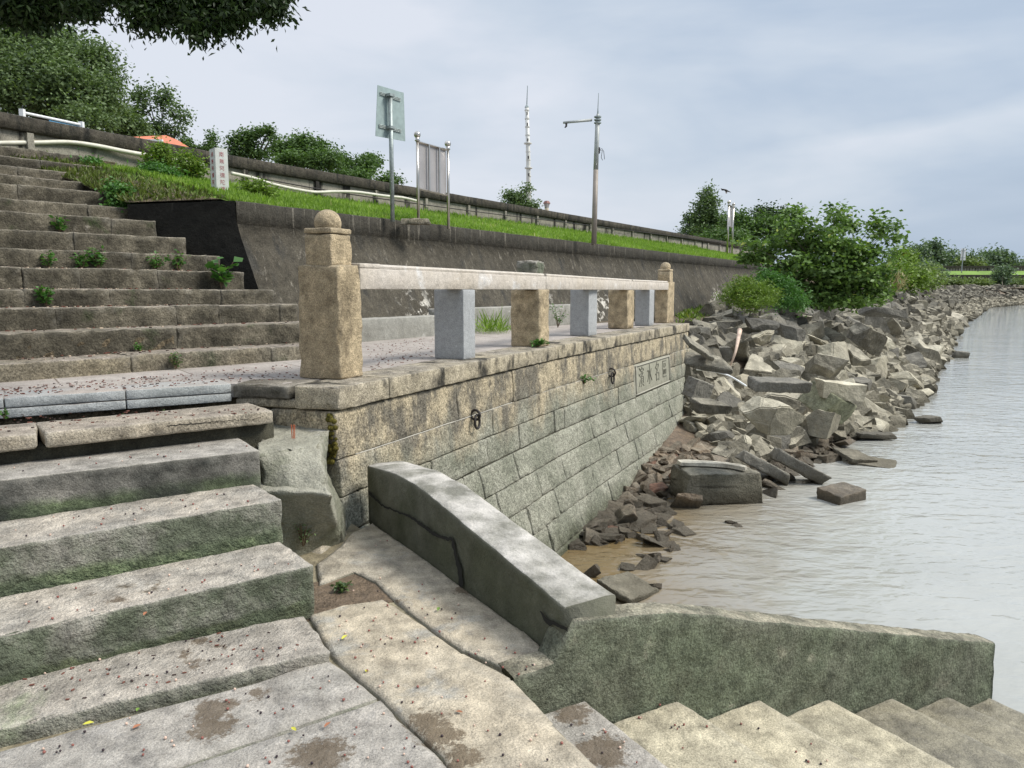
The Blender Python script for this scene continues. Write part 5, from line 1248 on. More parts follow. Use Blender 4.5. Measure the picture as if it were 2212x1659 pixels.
for (u, v, z_, wpx, ay, az_, mk, tx, ty, rz_, lb, var) in FR:
    p = Z(u, v, z_); wd = wpx * p.y / F
    if v < 1000 and z_ > -2.7:
        for _ in range(6):
            g_ = ground_z(p.x, p.y)
            if g_ is None: break
            p = Z(u, v, max(g_, ZW) + wd * az_ * .32)
        wd = wpx * p.y / F
    if var == 'box':
        mb = MB(); E_ = lambda x, y, z: Vector((x * wd * .5, y * wd * ay * .5, z * wd * az_ * .5)); rq = random.Random(int(u)); jit = [Vector((rq.uniform(-.06, .06), rq.uniform(-.06, .06), 0)) * wd for _ in range(8)]
        cs = [E_(*q) for q in ((-1, -1, -1), (1, -1, -1), (1, 1, -1), (-1, 1, -1), (-1, -1, 1), (1, -1, 1), (1, 1, 1), (-1, 1, 1))]; cs = [c + j for c, j in zip(cs, jit)]
        hexb(mb, cs[:4], cs[4:], cell=wd / 22, r=wd * .02, amp=wd * .016, freq=5 / wd, edge=1.6, seed=u)
        o = mb.build('stone_block', M[mk], smooth=True, origin=(0, 0, 0)); o.location = p; o.rotation_euler = (tx, ty, rz_); tag(o, lb, 'stone block')
    else:
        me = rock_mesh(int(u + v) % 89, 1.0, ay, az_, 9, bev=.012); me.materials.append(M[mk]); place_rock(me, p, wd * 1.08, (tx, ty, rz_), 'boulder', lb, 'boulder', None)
# pale broken skin on top of the cement block, a part of it
blk0 = [o for o in bpy.data.objects if o.name.startswith('stone_block') and o['label'].startswith('big square')][0]
wd0 = 170 * blk0.location.y / F; tz0 = wd0 * .40 * .5 + .035
sk = [(-.47, .06), (-.10, .03), (.10, -.04), (.30, -.20), (.36, -.12), (.20, .08), (.05, .16), (-.30, .26), (-.46, .24)]
mb = MB(); pts_s = [(x * wd0, y * wd0) for x, y in sk]
vs = [(x, y, tz0 - .01) for x, y in pts_s] + [(x * .98, y * .98, tz0 + .035) for x, y in pts_s]; n_ = len(sk); cx_ = sum(p[0] for p in pts_s) / n_; cy_ = sum(p[1] for p in pts_s) / n_
vs.append((cx_, cy_, tz0 + .045)); fs = [(k, (k + 1) % n_, n_ + (k + 1) % n_, n_ + k) for k in range(n_)] + [(n_ + k, n_ + (k + 1) % n_, 2 * n_) for k in range(n_)]
me = bpy.data.meshes.new('split_top'); me.from_pydata(vs, [], fs[::1]); me.update(); M['chalk'] = stone('chalky split skin', (.62, .58, .48, 1), (.54, .50, .41, 1), grain=(.15, 60), bump=.004, bscale=16, wear=0, obj=True)
sko = link('split_top', me, M['chalk'], blk0); sko['label'] = 'pale broken skin lying on the top of the block'
# scatter
rs = random.Random(99)
inter = []
def bank_pos(i, t):                 # i along the shore (float), t 0 water .. 1 top
    k = int(i); fr = i - k
    a = SH[k].lerp(SH[k + 1], fr); b_ = TH[k].lerp(TH[k + 1], fr); return a.lerp(b_, t)
SH = [WL(9.3, .5, -2.45), Z(1600, 1000, -2.7), Z(1760, 960, ZW), Z(1900, 930, ZW), Z(1945, 890, ZW), Z(1985, 850, ZW), Z(2005, 805, ZW), Z(2040, 755, ZW), Z(2052, 720, ZW), Z(2075, 698, ZW), Z(2110, 680, ZW), Z(2130, 665, ZW), Z(2200, 658.5, ZW), Z(2400, 656, ZW)]
TH = [WL(lenW - .1, .3, -1.0), WL(lenW + .1, .0, -.75), Z(1560, 678, -.62), Z(1640, 668, -.55), Z(1720, 660, -.52), Z(1800, 655, -.5), Z(1870, 650, -.5), Z(1925, 641, -.42), Dp(1960, 636, 60), Dp(1985, 632, 78), Dp(2030, 624.5, 105), Dp(2110, 621, 150), Dp(2260, 621, 172), Dp(2500, 621, 178)]
cand = []
tries = 0
for _ in range(9000):
    i = rs.random() ** 1.0 * 8.999; t_ = rs.uniform(-.02, 1.05)
    q = bank_pos(i, t_); z_ = ground_z(q.x, q.y)
    if z_ is None: continue
    sz = (.40 + .46 * rs.random() ** 1.4) * (1 + .006 * q.y) * (1.45 if rs.random() < .12 else 1)
    if i < 1 and t_ < .35: sz *= .6
    ok = True
    for (x, y, s2) in cand:
        if (x - q.x) ** 2 + (y - q.y) ** 2 < (.29 * (s2 + sz)) ** 2: ok = False; break
    if ok: cand.append((q.x, q.y, sz))
cand.sort(key=lambda c: -c[2] / c[1])
print('boulder candidates', len(cand))
RG = 'boulders of the rubble bank'
rest = []
for idx, (x, y, sz) in enumerate(cand):
    z_ = ground_z(x, y)
    up_ = z_ > -1.4; r_ = rs.random()
    mk = ('rock_dark' if r_ < .72 else 'rock') if up_ else ('rock' if r_ < .42 else ('rock_pale' if r_ < .9 else 'rock_dark'))
    if y > 40: mk = 'rock_dark' if (z_ > -.9 and r_ < .5) else 'rock_pale' if r_ < .6 else 'rock'
    rot = (rs.gauss(0, .38), rs.gauss(0, .38), rs.uniform(0, 6.28)); p = (x, y, z_ + sz * .14)
    if idx < 276:
        lbl = ('dark angular boulder in the upper part of the rubble bank' if mk == 'rock_dark' and up_ else 'dark angular boulder low on the rubble bank' if mk == 'rock_dark' else 'grey beige angular boulder of the rubble bank' if mk == 'rock' else 'pale cream angular boulder of the rubble bank')
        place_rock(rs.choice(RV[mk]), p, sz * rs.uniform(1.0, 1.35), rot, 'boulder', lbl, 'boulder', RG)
    else: rest.append((p, sz * rs.uniform(1.0, 1.35), rot))
# second layer of boulders filling the gaps, and the far bank, as one mass
for _ in range(2800):
    i = rs.random() * 9; q = bank_pos(i, rs.uniform(-.03, 1.05)); z_ = ground_z(q.x, q.y)
    if z_ is None or (i < 1 and z_ < -2.3): continue
    sz = rs.uniform(.28, .58) * (1 + .010 * q.y); rest.append(((q.x, q.y, z_ + sz * .12), sz, (rs.gauss(0, .4), rs.gauss(0, .4), rs.uniform(0, 6.28))))
for _ in range(3600):
    i = 8 + rs.random() ** .8 * 4.99; q = bank_pos(min(i, 12.99), rs.uniform(-.03, 1.03)); z_ = ground_z(q.x, q.y)
    if z_ is None: continue
    sz = rs.uniform(.5, 1.15) * (.6 + q.y / 260); rest.append(((q.x, q.y, z_ + sz * .1), sz, (rs.gauss(0, .35), rs.gauss(0, .35), rs.uniform(0, 6.28))))
low = []
for k in range(5):
    r = random.Random(k); bm = bmesh.new(); bmesh.ops.create_cube(bm, size=1.0)
    for _ in range(5):
        n = Vector((r.gauss(0, 1), r.gauss(0, 1), r.gauss(0, .8))).normalized()
        bmesh.ops.bisect_plane(bm, geom=bm.verts[:] + bm.edges[:] + bm.faces[:], plane_co=n * r.uniform(.34, .48), plane_no=n, clear_outer=True); bmesh.ops.holes_fill(bm, edges=bm.edges[:], sides=0)
    for v in bm.verts: v.co.y *= .75; v.co.z *= .5
    bmesh.ops.recalc_face_normals(bm, faces=bm.faces); bm.verts.index_update()
    low.append(([v.co.copy() for v in bm.verts], [tuple(v.index for v in f.verts) for f in bm.faces])); bm.free()
mb = MB()
from mathutils import Euler
for (p, sz, rot) in rest:
    vs_, fs_ = rs.choice(low); R = Euler(rot).to_matrix(); mb.add([Vector(p) + R @ (v * sz) for v in vs_], fs_)
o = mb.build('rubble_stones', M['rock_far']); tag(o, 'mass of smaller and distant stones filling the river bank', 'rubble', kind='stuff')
# ---- broken bricks on the mud
BV = {}
for mk in ('brick', 'brick_red'):
    BV[mk] = []
    for k in range(6):
        me = rock_mesh(300 + k, 1.0, (.7, .5, .9, .6, .8, .55)[k], (.32, .22, .2, .3, .16, .4)[k], 3, 'broken_brick', .01); me.materials.append(M[mk]); BV[mk].append(me)
rb = random.Random(4); pl_b = []
ck = []
for _ in range(9000):
    u = rb.uniform(1225, 1820); v = rb.uniform(860, 1240)
    p = Z(u, v, -2.65); z_ = ground_z(p.x, p.y)
    if z_ is None or z_ < ZW - .2 or z_ > -1.95: continue
    for _ in range(3): p = Z(u, v, z_); zz = ground_z(p.x, p.y); z_ = zz if zz is not None else z_
    # keep on the river side of the wall
    sW = (p - C0).dot(Wd)
    if (p - WL(max(0, min(lenW, sW)))).dot(Wn) < batter(z_) + .03: continue
    if z_ < ZW - .05 and rb.random() < .6: continue
    sz = rb.uniform(.13, .30) if rb.random() < .8 else rb.uniform(.3, .5)
    if any((x - p.x) ** 2 + (y - p.y) ** 2 < (.23 * (s2 + sz)) ** 2 for x, y, s2 in ck): continue
    ck.append((p.x, p.y, sz))
    red = rb.random() < .07
    pl_b.append((sz / p.y, p, z_, sz, red))
for _ in range(46):
    u, v = rb.uniform(1232, 1500), rb.uniform(1120, 1290); p = Z(u, v, ZW); sW = (p - C0).dot(Wd)
    d_ = (p - WL(max(0, min(lenW, sW)))).dot(Wn) - batter(ZW)
    if d_ < .08 or rb.random() < d_ / 1.9: continue
    pl_b.append((rb.uniform(.1, .2), p, ZW - .02, rb.uniform(.10, .26), rb.random() < .08))
pl_b.sort(key=lambda a: -a[0]); print('bricks', len(pl_b))
mbB = MB()
for (_, p, z_, sz, red) in pl_b[280:]:
    vs_, fs_ = rb.choice(low); Rm = Euler((rb.gauss(0, .3), rb.gauss(0, .3), rb.uniform(0, 6.28))).to_matrix(); mbB.add([Vector((p.x, p.y, max(z_, ZW - .02) + sz * .05)) + Rm @ Vector((v.x * sz, v.y * sz, v.z * sz * .7)) for v in vs_], fs_)
if mbB.v: o = mbB.build('brick_crumbs', M['brickpos']); tag(o, 'crumbled brick and stone bits between the larger pieces on the mud', 'rubble', kind='stuff')
for (_, p, z_, sz, red) in pl_b[:280]:
    o = bpy.data.objects.new('broken_brick', rb.choice(BV['brick_red' if red else 'brick'])); COL.objects.link(o)
    o.location = (p.x, p.y, max(z_, ZW - .02) + sz * .08); o.scale = (sz,) * 3; o.rotation_euler = (rb.gauss(0, .35), rb.gauss(0, .35), rb.uniform(0, 6.28))
    tag(o, 'red broken brick in the mud at the quay wall foot' if red else 'brown muddy broken brick piece at the quay wall foot', 'broken brick', 'broken bricks in the mud')
# ------------------------------------------------------------------ riverside bushes
big = [(1632, 556, 34, 20), (1665, 535, 34, 20), (1700, 522, 36, 20), (1740, 530, 46, 28), (1795, 530, 50, 30), (1850, 545, 44, 30), (1760, 572, 86, 36), (1840, 590, 76, 38), (1700, 596, 54, 34), (1790, 624, 90, 28), (1880, 622, 44, 22), (1622, 528, 20, 6), (1600, 523, 9, 4), (1724, 496, 14, 14), (1722, 470, 10, 12), (1728, 452, 7, 6), (1708, 458, 10, 3), (1742, 476, 10, 6), (1805, 492, 18, 12), (1808, 470, 12, 12), (1806, 450, 8, 6), (1822, 462, 10, 4), (1832, 482, 16, 6), (1850, 492, 14, 6), (1896, 508, 12, 12), (1897, 486, 8, 10), (1896, 466, 4, 7), (1922, 492, 14, 6), (1938, 484, 10, 4), (1925, 514, 18, 8), (1900, 545, 20, 16), (1905, 592, 30, 24), (1936, 556, 12, 12), (1770, 500, 20, 12), (1680, 500, 12, 6), (1692, 484, 8, 4), (1760, 648, 60, 18), (1830, 650, 60, 14), (1880, 645, 30, 10), (1720, 640, 40, 16)]
tree('large_bush', 'large dark glossy bush leaning over the rubble bank', [cl(u, v, 21.5 + rnd.uniform(-.6, .6), a * .86, b_ * .86, rd_=(a + b_) / 2 * 22 / F * .9) for u, v, a, b_ in big], 15000, .15, GREEN['bush'], base=Vector(Dp(1790, 668, 22.0)), twig=.17, per=20, cat='bush', trunk_r=.035, aspect=.55, droop=.2, shell=.25, flat=.45)
tree('leafy_shrub', 'yellow green fine leaved shrub before the retaining wall', [cl(1610, 625, 17.8, 40, 26), cl(1590, 640, 17.6, 34, 24), cl(1650, 635, 17.9, 34, 24), cl(1630, 655, 17.5, 50, 16)], 9000, .07, GREEN['fresh'], base=Vector(Z(1620, 680, -.62)), twig=.09, cat='bush', trunk_r=.02, aspect=.3, shell=.1, droop=-.3)
tree('leafy_shrub', 'mid green shrub between the yellow shrub and the large bush', [cl(1660, 605, 19, 34, 18), cl(1690, 630, 18.8, 34, 28), cl(1710, 650, 18.6, 34, 16)], 5000, .09, GREEN['weed'], base=Vector(Z(1690, 676, -.6)), twig=.11, cat='bush', trunk_r=.02, aspect=.35, shell=.1)
tree('leafy_shrub', 'bright green shrub just right of the large bush', [cl(1945, 590, 40, 30, 22), cl(1975, 605, 42, 30, 18), cl(1950, 560, 42, 24, 20)], 5000, .2, GREEN['fresh'], base=Vector(Dp(1960, 630, 41)), twig=.25, cat='bush', trunk_r=.05)
tree('dry_shrub', 'pale dry grass clump at the right foot of the large bush', [cl(1925, 612, 32, 15, 14)], 1500, .24, GREEN['dry'], base=Vector(Dp(1925, 634, 32)), twig=.15, cat='grass clump', trunk_r=.02, aspect=.1, droop=-.9, shell=.1)
tree('leafy_shrub', 'yellow green scrub on the far rocks, wide and low', [cl(1985, 608, 70, 34, 14), cl(2010, 600, 72, 26, 12), cl(2000, 590, 74, 22, 12)], 3500, .36, GREEN['farfresh'], base=Vector(Dp(1995, 622, 71)), twig=.4, cat='bush', trunk_r=.05)
tree('leafy_shrub', 'dark green rounded bush before the far grass strip', [cl(2020, 592, 85, 16, 9), cl(2000, 580, 85, 16, 8)], 1700, .4, GREEN['far'], base=Vector(Dp(2015, 612, 85)), twig=.4, cat='bush', trunk_r=.05)
tree('feathery_shrub', 'feathery bush crossing the far grass strip near the frame edge', fclump([(2172, 580, 18, 5), (2160, 590, 14, 5), (2165, 600, 16, 9)], 150, 10), 2200, .6, GREEN['far'], base=Vector(Dp(2165, 618, 150)), twig=.6, cat='bush', trunk_r=.1)
for k, (a, b_, lb) in enumerate(((2030, 2080, 'low scrub on the far bank, left part'), (2080, 2135, 'low scrub on the far bank under the far sign'), (2135, 2230, 'low olive scrub on the far bank near the frame edge'))):
    c_ = [cl(a + (b_ - a) * (j + .5) / 5, 613 - 2 * (j % 2), 150 + k * 8, (b_ - a) / 8, 4) for j in range(5)]
    tree('scrub', lb, c_, 2600, .55, GREEN['farfresh'], base=Vector(Dp((a + b_) / 2, 620, 146 + k * 10)), twig=.6, cat='scrub', trunk_r=.05, limbs=False)
n = 5200
P = []
while len(P) < n:
    u, v = nr.uniform(1462, 1760), nr.uniform(655, 690); q = Z(u, v, -.66); g_ = ground_z(q.x, q.y)
    if q.y < 15.4 or v > 690 - (u - 1462) * .12 or (g_ is not None and g_ < -.95): continue
    P.append((q.x, q.y, (g_ if g_ is not None else -.66)))
dr = nr.normal(size=(n, 3)) * .6; dr[:, 2] = .8
o = leaf_object('ground_cover', np.array(P), nr.uniform(.05, .2, n), GREEN['fresh'], dirs=dr, aspect=.2); tag(o, 'weedy green ground cover between the retaining wall and the rubble top', 'ground cover', kind='stuff')
# ------------------------------------------------------------------ far levee
fx = lambda u, D, z_: Vector(((u - CX) / F * D, D, z_))
mb = MB(); D0, D1 = 176, 182
mb.add([(20, 60, -.55), (40, 80, -.35), (60, 110, 0), (90, 152, .3), (170, 176, .5), (170, D0 + .5, .9), (40, D0 + .5, .9), (0, 110, .2)], [(0, 1, 2, 7), (2, 3, 6, 7), (3, 4, 5, 6)]); o = mb.build('terrain', M['soil']); tag(o, kind='structure')
px_ = D0 / F
mb = MB(); mb.add([(60, D1 + 1.5, 4.2), (320, D1 + 1.5, 4.2), (320, 330, 4.5), (60, 330, 4.5)], [(0, 1, 2, 3)]); o = mb.build('terrain', M['soil']); tag(o, kind='structure')
def hz_(v, D): return (HOR - v) / F * D
mb = MB(); box(mb, ((2400 - CX) * px_, D0, (hz_(598, D0) + .2) / 2), Vector((1, 0, 0)), Vector((0, 1, 0)), UZ, 60, .4, (hz_(598, D0) - .2) / 2 + .4)
o = mb.build('retaining_wall', M['retain']); tag(o, 'distant dark retaining wall below the far grass strip', 'wall')
mb = MB(); mb.add([fx(1830, D0 + .4, hz_(598, D0)), fx(2950, D0 + .4, hz_(598, D0)), fx(2950, D1, hz_(586, D1)), fx(1830, D1, hz_(586, D1))], [(0, 1, 2, 3)]); o = mb.build('grass_bank', plain('far turf', (.16, .26, .05, 1), 1, var=.2, scale=.4)); tag(o, kind='structure')
t = empty('flood_wall', fx(2200, D1 + 1, hz_(586, D1)), 'distant flood wall with a black cap above the far grass strip', 'wall')
mb = MB(); box(mb, fx(2350, D1 + 1, (hz_(580, D1) + hz_(588, D1)) / 2), Vector((1, 0, 0)), Vector((0, 1, 0)), UZ, 58, .2, .55); mb.build('wall_body', M['floodwall'], t)
mb = MB(); box(mb, fx(2350, D1 + .9, hz_(577.5, D1)), Vector((1, 0, 0)), Vector((0, 1, 0)), UZ, 58, .4, .27); mb.build('cap', M['cap'], t)
mb = MB()
for k in range(42): mb = MB(); box(mb, fx(1990 + k * 6, D1 + .7, hz_(582.5, D1)), Vector((1, 0, 0)), Vector((0, 1, 0)), UZ, .13, .12, .4); mb.build('buttress', M['floodwall'], t)
# far sign
t = empty('road_sign', fx(2067, 172, hz_(592, 172)), 'distant white sign board on a pole before the far trees', 'sign')
mb = MB(); tube(mb, [fx(2067, 175, hz_(590, 175)), fx(2068, 175, hz_(538, 175))], .12, 6); mb.build('pole', M['galv'], t)
mb = MB(); box(mb, fx(2068, 175.2, hz_(551, 175)), Vector((1, 0, 0)), Vector((0, 1, 0)), UZ, .56 * 1, .03, 1.32); mb.build('plate', M['whitepaint'], t)
mb = MB(); [box(mb, fx(2068, 175.0, hz_(v_, 175)), Vector((1, 0, 0)), Vector((0, 1, 0)), UZ, .5, .04, .04) for v_ in (543, 558)]; mb.build('bracket', M['galv'], t)
# ------------------------------------------------------------------ things on the grass bank
Gd = Rd; Gn = Rn
# sign seen from behind
D = 11.2; bs = Vector(Dp(848, 471, D)); tps = Vector(Dp(847, 205, D))
t = empty('road_sign', bs, 'grey sign plate seen from behind on a round post, by the bank edge', 'sign')
mb = MB(); tube(mb, [bs - UZ * .05, Vector((bs.x, bs.y, tps.z))], .031, 14); mb.build('post', M['galv'], t, True)
pd_ = dirv(36); back_ = Vector((-pd_.y, pd_.x, 0)); cpl = Vector((bs.x, bs.y, 0)) + back_ * .06
q = [pl(u, v, cpl, back_) for (u, v) in ((811.4, 293.8), (875.6, 305.2), (872.2, 200.4), (815.9, 183.7))]
mb = MB(); q2 = [p + back_ * .006 for p in q]; mb.add(q + q2, [(0, 1, 2, 3), (7, 6, 5, 4), (0, 4, 5, 1), (1, 5, 6, 2), (2, 6, 7, 3), (3, 7, 4, 0)]); mb.build('plate', M['plate'], t)
for zf in (.83, .19):
    a = q[0].lerp(q[3], zf + .02).lerp(q[1].lerp(q[2], zf + .02), .08); b_ = q[0].lerp(q[3], zf).lerp(q[1].lerp(q[2], zf), .85); mb = MB()
    for dz in (-.018, 0, .018): tube(mb, [a - back_ * .012 + UZ * dz, b_ - back_ * .012 + UZ * dz], .006, 6)
    mm = (a + b_) / 2; box(mb, Vector((bs.x, bs.y, a.lerp(b_, .5).z)), pd_, back_, UZ, .05, .045, .018); mb.build('bracket', M['galv'], t)
# notice frames
def frame(u0, v0t, v0b, u1, v1t, v1b, Dn, Df, name, label, panel_top, panel_bot, r=.022, ball=.05, mid_=2):
    p0, p1 = Vector(Dp(u0, v0b, Dn)), Vector(Dp(u1, v1b, Df)); h0 = Vector(Dp(u0, v0t, Dn)).z; h1 = Vector(Dp(u1, v1t, Df)).z
    t = empty(name, (p0 + p1) / 2, label, 'notice frame', 'steel notice frames on the bank')
    for p, h_ in ((p0, h0), (p1, h1)):
        mb = MB(); tube(mb, [p - UZ * .05, Vector((p.x, p.y, h_ - ball * 1.6))], r, 12); pst_ = mb.build('post', M['steel'], t, True)
        mb = MB(); c = Vector((p.x, p.y, h_ - ball * .9)); sphere(mb, c, ball, 16, 10); tube(mb, [c - UZ * ball * 1.9, c - UZ * ball * 1.7, c - UZ * ball * 1.3, c - UZ * ball * .9], [r * 1.3, r * 1.9, r * 1.1, r * 1.6], 12); mb.build('ball_finial', M['steel'], pst_, True)
    d = (p1 - p0); d.z = 0; d.normalize(); n_ = Vector((d.y, -d.x, 0))
    H0, H1 = h0 - p0.z, h1 - p1.z
    def pt(k, f_): b_ = p0.lerp(p1, k); return Vector((b_.x, b_.y, b_.z + (H0 * (1 - k) + H1 * k) * f_))
    mb = MB(); hw = r * .8
    for f_ in (panel_top, panel_bot): tube(mb, [pt(.0, f_), pt(1, f_)], r * .75, 4)
    for k in range(1, mid_ + 1): kk = k / (mid_ + 1); tube(mb, [pt(kk, panel_bot) + n_ * r * .8, pt(kk, panel_top) + n_ * r * .8], r * .75, 4)
    mb.build('frame_bars', M['steel'], t)
    mb = MB(); qs = [pt(.03, panel_bot) - n_ * r, pt(.97, panel_bot) - n_ * r, pt(.97, panel_top) - n_ * r, pt(.03, panel_top) - n_ * r]; q2 = [p - n_ * .012 for p in qs]
    mb.add(qs + q2, [(0, 1, 2, 3), (7, 6, 5, 4), (0, 4, 5, 1), (1, 5, 6, 2), (2, 6, 7, 3), (3, 7, 4, 0)]); mb.build('panel', M['panel'], t)
    return t
frame(904, 284, 476, 969, 304, 488, 11.6, 12.35, 'notice_frame', 'stainless steel notice frame with two ball finials, next to the sign post', .89, .36)
frame(1571, 433, 547, 1581, 438, 549, 30.5, 33.0, 'notice_frame', 'distant narrow steel notice frame by the dense trees', .92, .52, r=.035, ball=.07, mid_=1)
mb = MB(); p = Vector(Dp(895, 477, 11.4)); hexb(mb, [p + Vector(v_) for v_ in ((-.2, -.12, -.05), (.25, -.02, -.05), (.2, .15, -.05), (-.2, .1, -.05))], [p + Vector(v_) for v_ in ((-.18, -.1, .03), (.2, -.02, .03), (.17, .12, .03), (-.17, .08, .03))], cell=.05, amp=.015)
o = mb.build('cement_footing', M['step_tan'], smooth=True); tag(o, 'small broken cement footing at the notice frame foot', 'footing')
# lamp pole
D = 16.4; b0 = Vector(Dp(1283, 519, D)); tz_ = Dp(1289, 246, D).z; bx = b0.copy()
t = empty('camera_pole', b0, 'tall grey pole with one side arm and a lightning spike, on the bank', 'pole')
mb = MB(); tube(mb, [b0 - UZ * .1, Vector((b0.x + .02, b0.y, b0.z + 1.45))], [.056, .052], 14); mb.build('lower_shaft', plain('brownish pole', (.27, .235, .20, 1), .6, .2), t, True)
mb = MB(); tube(mb, [Vector((b0.x + .02, b0.y, b0.z + 1.45)), Vector((b0.x + .045, b0.y, tz_ - .1)), ], [.052, .046], 14); tube(mb, [Vector((b0.x + .045, b0.y, tz_ - .1)), Vector((b0.x + .047, b0.y, tz_))], [.04, .025], 10); mb.build('upper_shaft', M['polepaint'], t, True)
top = Vector((b0.x + .047, b0.y, tz_)); mb = MB(); tube(mb, [top, top + UZ * .1, Vector((top.x + .01, top.y, Dp(1290, 201, D).z))], [.02, .009, .005], 6); mb.build('lightning_spike', M['galv'], t)
e = Vector(Dp(1217, 265, D - .2)); s_ = Vector(Dp(1278, 259, D)); mb = MB(); tube(mb, [s_, e], [.03, .024], 10); mb.build('arm', M['polepaint'], t, True)
mb = MB()
for dz in (-.06, 0, .06): tube(mb, [Vector((b0.x + .045, b0.y, s_.z + dz - .012)), Vector((b0.x + .045, b0.y, s_.z + dz + .012))], .075, 12)
mb.build('clamp', M['galv'], t); mb = MB(); tube(mb, [e + Vector((.06, 0, -.01)), e + Vector((.06, 0, -.07)), e + Vector((.03, 0, -.1))], [.022, .02, .012], 8); mb.build('arm_fitting', M['iron'], t)
mb = MB(); w0 = Vector((b0.x + .08, b0.y, Dp(1289, 325, D).z))
tube(mb, [w0, w0 + Vector((.06, 0, .04)), w0 + Vector((.1, 0, -.02)), w0 + Vector((.12, 0, -.18))], .006, 5); tube(mb, [w0, w0 + Vector((.07, 0, .0)), w0 + Vector((.05, 0, -.14)), w0 + Vector((.08, 0, -.2))], .006, 5); box(mb, w0 - UZ * .0 + Vector((-.01, 0, 0)), Vector((1, 0, 0)), Vector((0, 1, 0)), UZ, .03, .03, .06); mb.build('loose_wires', M['iron'], t)
# white marker post with red characters
D = 9.6; mb = MB(); fe = dirv(46); fl = dirv(-44)
c = V2(Dp(469, 433, D), 0); zb_ = 1.02; zt_ = Dp(467, 319, D).z
wR = .16; wL = .16
pr_ = lambda z_, i_=0: [V2(c + fl * (wL - i_) + fe * i_, z_), V2(c + fl * i_ + fe * i_, z_), V2(c + fl * i_ + fe * (wR - i_), z_), V2(c + fl * (wL - i_) + fe * (wR - i_), z_)]
t = empty('marker_post', V2(c + (fe * wR + fl * wL) / 2, zb_), 'white square stone post with red carved characters on the bank edge', 'marker post')
hexb(mb, pr_(zb_ - .1), pr_(zt_), cell=.2, r=.004, amp=0); mb.build('shaft', M['marker'], t)
mb = MB(); T_ = pr_(zt_ + .001, .001); apex = V2(c + (fe * wR + fl * wL) / 2, zt_ + .02); mb.add(T_ + [apex], [(0, 1, 4), (1, 2, 4), (2, 3, 4), (3, 0, 4), (3, 2, 1, 0)]); mb.build('cap', M['marker'], t)
fn = Vector((fe.y, -fe.x, 0))
if fn.dot(-c) < 0: fn = -fn
ln = Vector((fl.y, -fl.x, 0))
if ln.dot(-c) < 0: ln = -ln
for k, ch in enumerate('南無阿彌陀佛'):
    z_ = zt_ - .075 - k * .083
    put_text(ch, 'red_character', V2(c + fe * (wR * .5), z_) + fn * .002, fe, UZ, fn, .064, M['redpaint'], t, depth=.001, offset=-.001)
    put_text(ch, 'red_character', V2(c + fl * (wL * .5), z_) + ln * .002, -fl, UZ, ln, .064, M['redpaint'], t, depth=.001, offset=-.001)
# pipes along the flood wall
wl_front = lambda u, v, o_=.03: pl(u, v, K1 + Vector(((K2 - K1).normalized().y, -(K2 - K1).normalized().x, 0)) * o_, Vector(((K2 - K1).normalized().y, -(K2 - K1).normalized().x, 0)))
def spl(P, n=6):
    P = [Vector(p) for p in P]; out = []
    for i in range(len(P) - 1):
        a, b_, c_, d_ = P[max(0, i - 1)], P[i], P[i + 1], P[min(len(P) - 1, i + 2)]
        for k in range(n):
            t_ = k / n; out.append(.5 * ((2 * b_) + (c_ - a) * t_ + (2 * a - 5 * b_ + 4 * c_ - d_) * t_ * t_ + (3 * b_ - a - 3 * c_ + d_) * t_ ** 3))
    return out + [P[-1]]
mb = MB(); P = [wl_front(u, v, .14) for u, v in ((-60, 312), (0, 309), (80, 308), (150, 307), (210, 315), (270, 327), (340, 339), (400, 350), (440, 356))]
tube(mb, spl(P), .033, 8); o = mb.build('water_pipe', M['pvc'], smooth=True); tag(o, 'off white plastic pipe strung along the flood wall above the steps', 'pipe', 'plastic pipes along the flood wall')
mb = MB(); P = [wl_front(u, v, .16) for u, v in ((500, 374), (545, 384), (590, 398), (640, 409), (680, 415), (720, 414), (770, 415), (830, 423), (870, 427), (900, 434))]
tube(mb, spl(P), .030, 8); o = mb.build('water_pipe', M['pvc'], smooth=True); tag(o, 'pale plastic pipe sagging over the grass behind the sign post', 'pipe', 'plastic pipes along the flood wall')
mb = MB(); P = [wl_front(u, v, .05) for u, v in ((500, 372), (620, 396), (760, 420), (900, 440), (1050, 460), (1200, 478), (1400, 503), (1560, 524))]
tube(mb, spl(P), .012, 5); o = mb.build('cable', M['iron']); tag(o, 'thin dark cable running along the flood wall', 'cable')
# white and blue railing above the flood wall
D = 12.3; t = empty('railing', Dp(112, 268, D), 'white rail with blue lower board and two stub posts, above the flood wall', 'railing')
r0, r1 = Vector(Dp(48, 243, D - .2)), Vector(Dp(176, 270, D + .6)); mb = MB(); tube(mb, [r0 + UZ * .0, r1], .022, 8); mb.build('top_rail', M['whitepaint'], t)
for p in (r0, r1): mb = MB(); box(mb, p + UZ * -.06, Vector((1, 0, 0)), Vector((0, 1, 0)), UZ, .032, .032, .11); mb.build('stub_post', M['whitepaint'], t)
mb = MB(); d = (r1 - r0).normalized(); q = [r0 + d * .4 - UZ * .03, r1 - UZ * .03, r1 - UZ * .28, r0 + d * .4 - UZ * .28]; q2 = [p + Vector((0, .02, 0)) for p in q]; mb.add(q + q2, [(0, 3, 2, 1), (4, 5, 6, 7), (0, 1, 5, 4), (1, 2, 6, 5), (2, 3, 7, 6), (3, 0, 4, 7)]); mb.build('lower_board', M['bluepaint'], t)
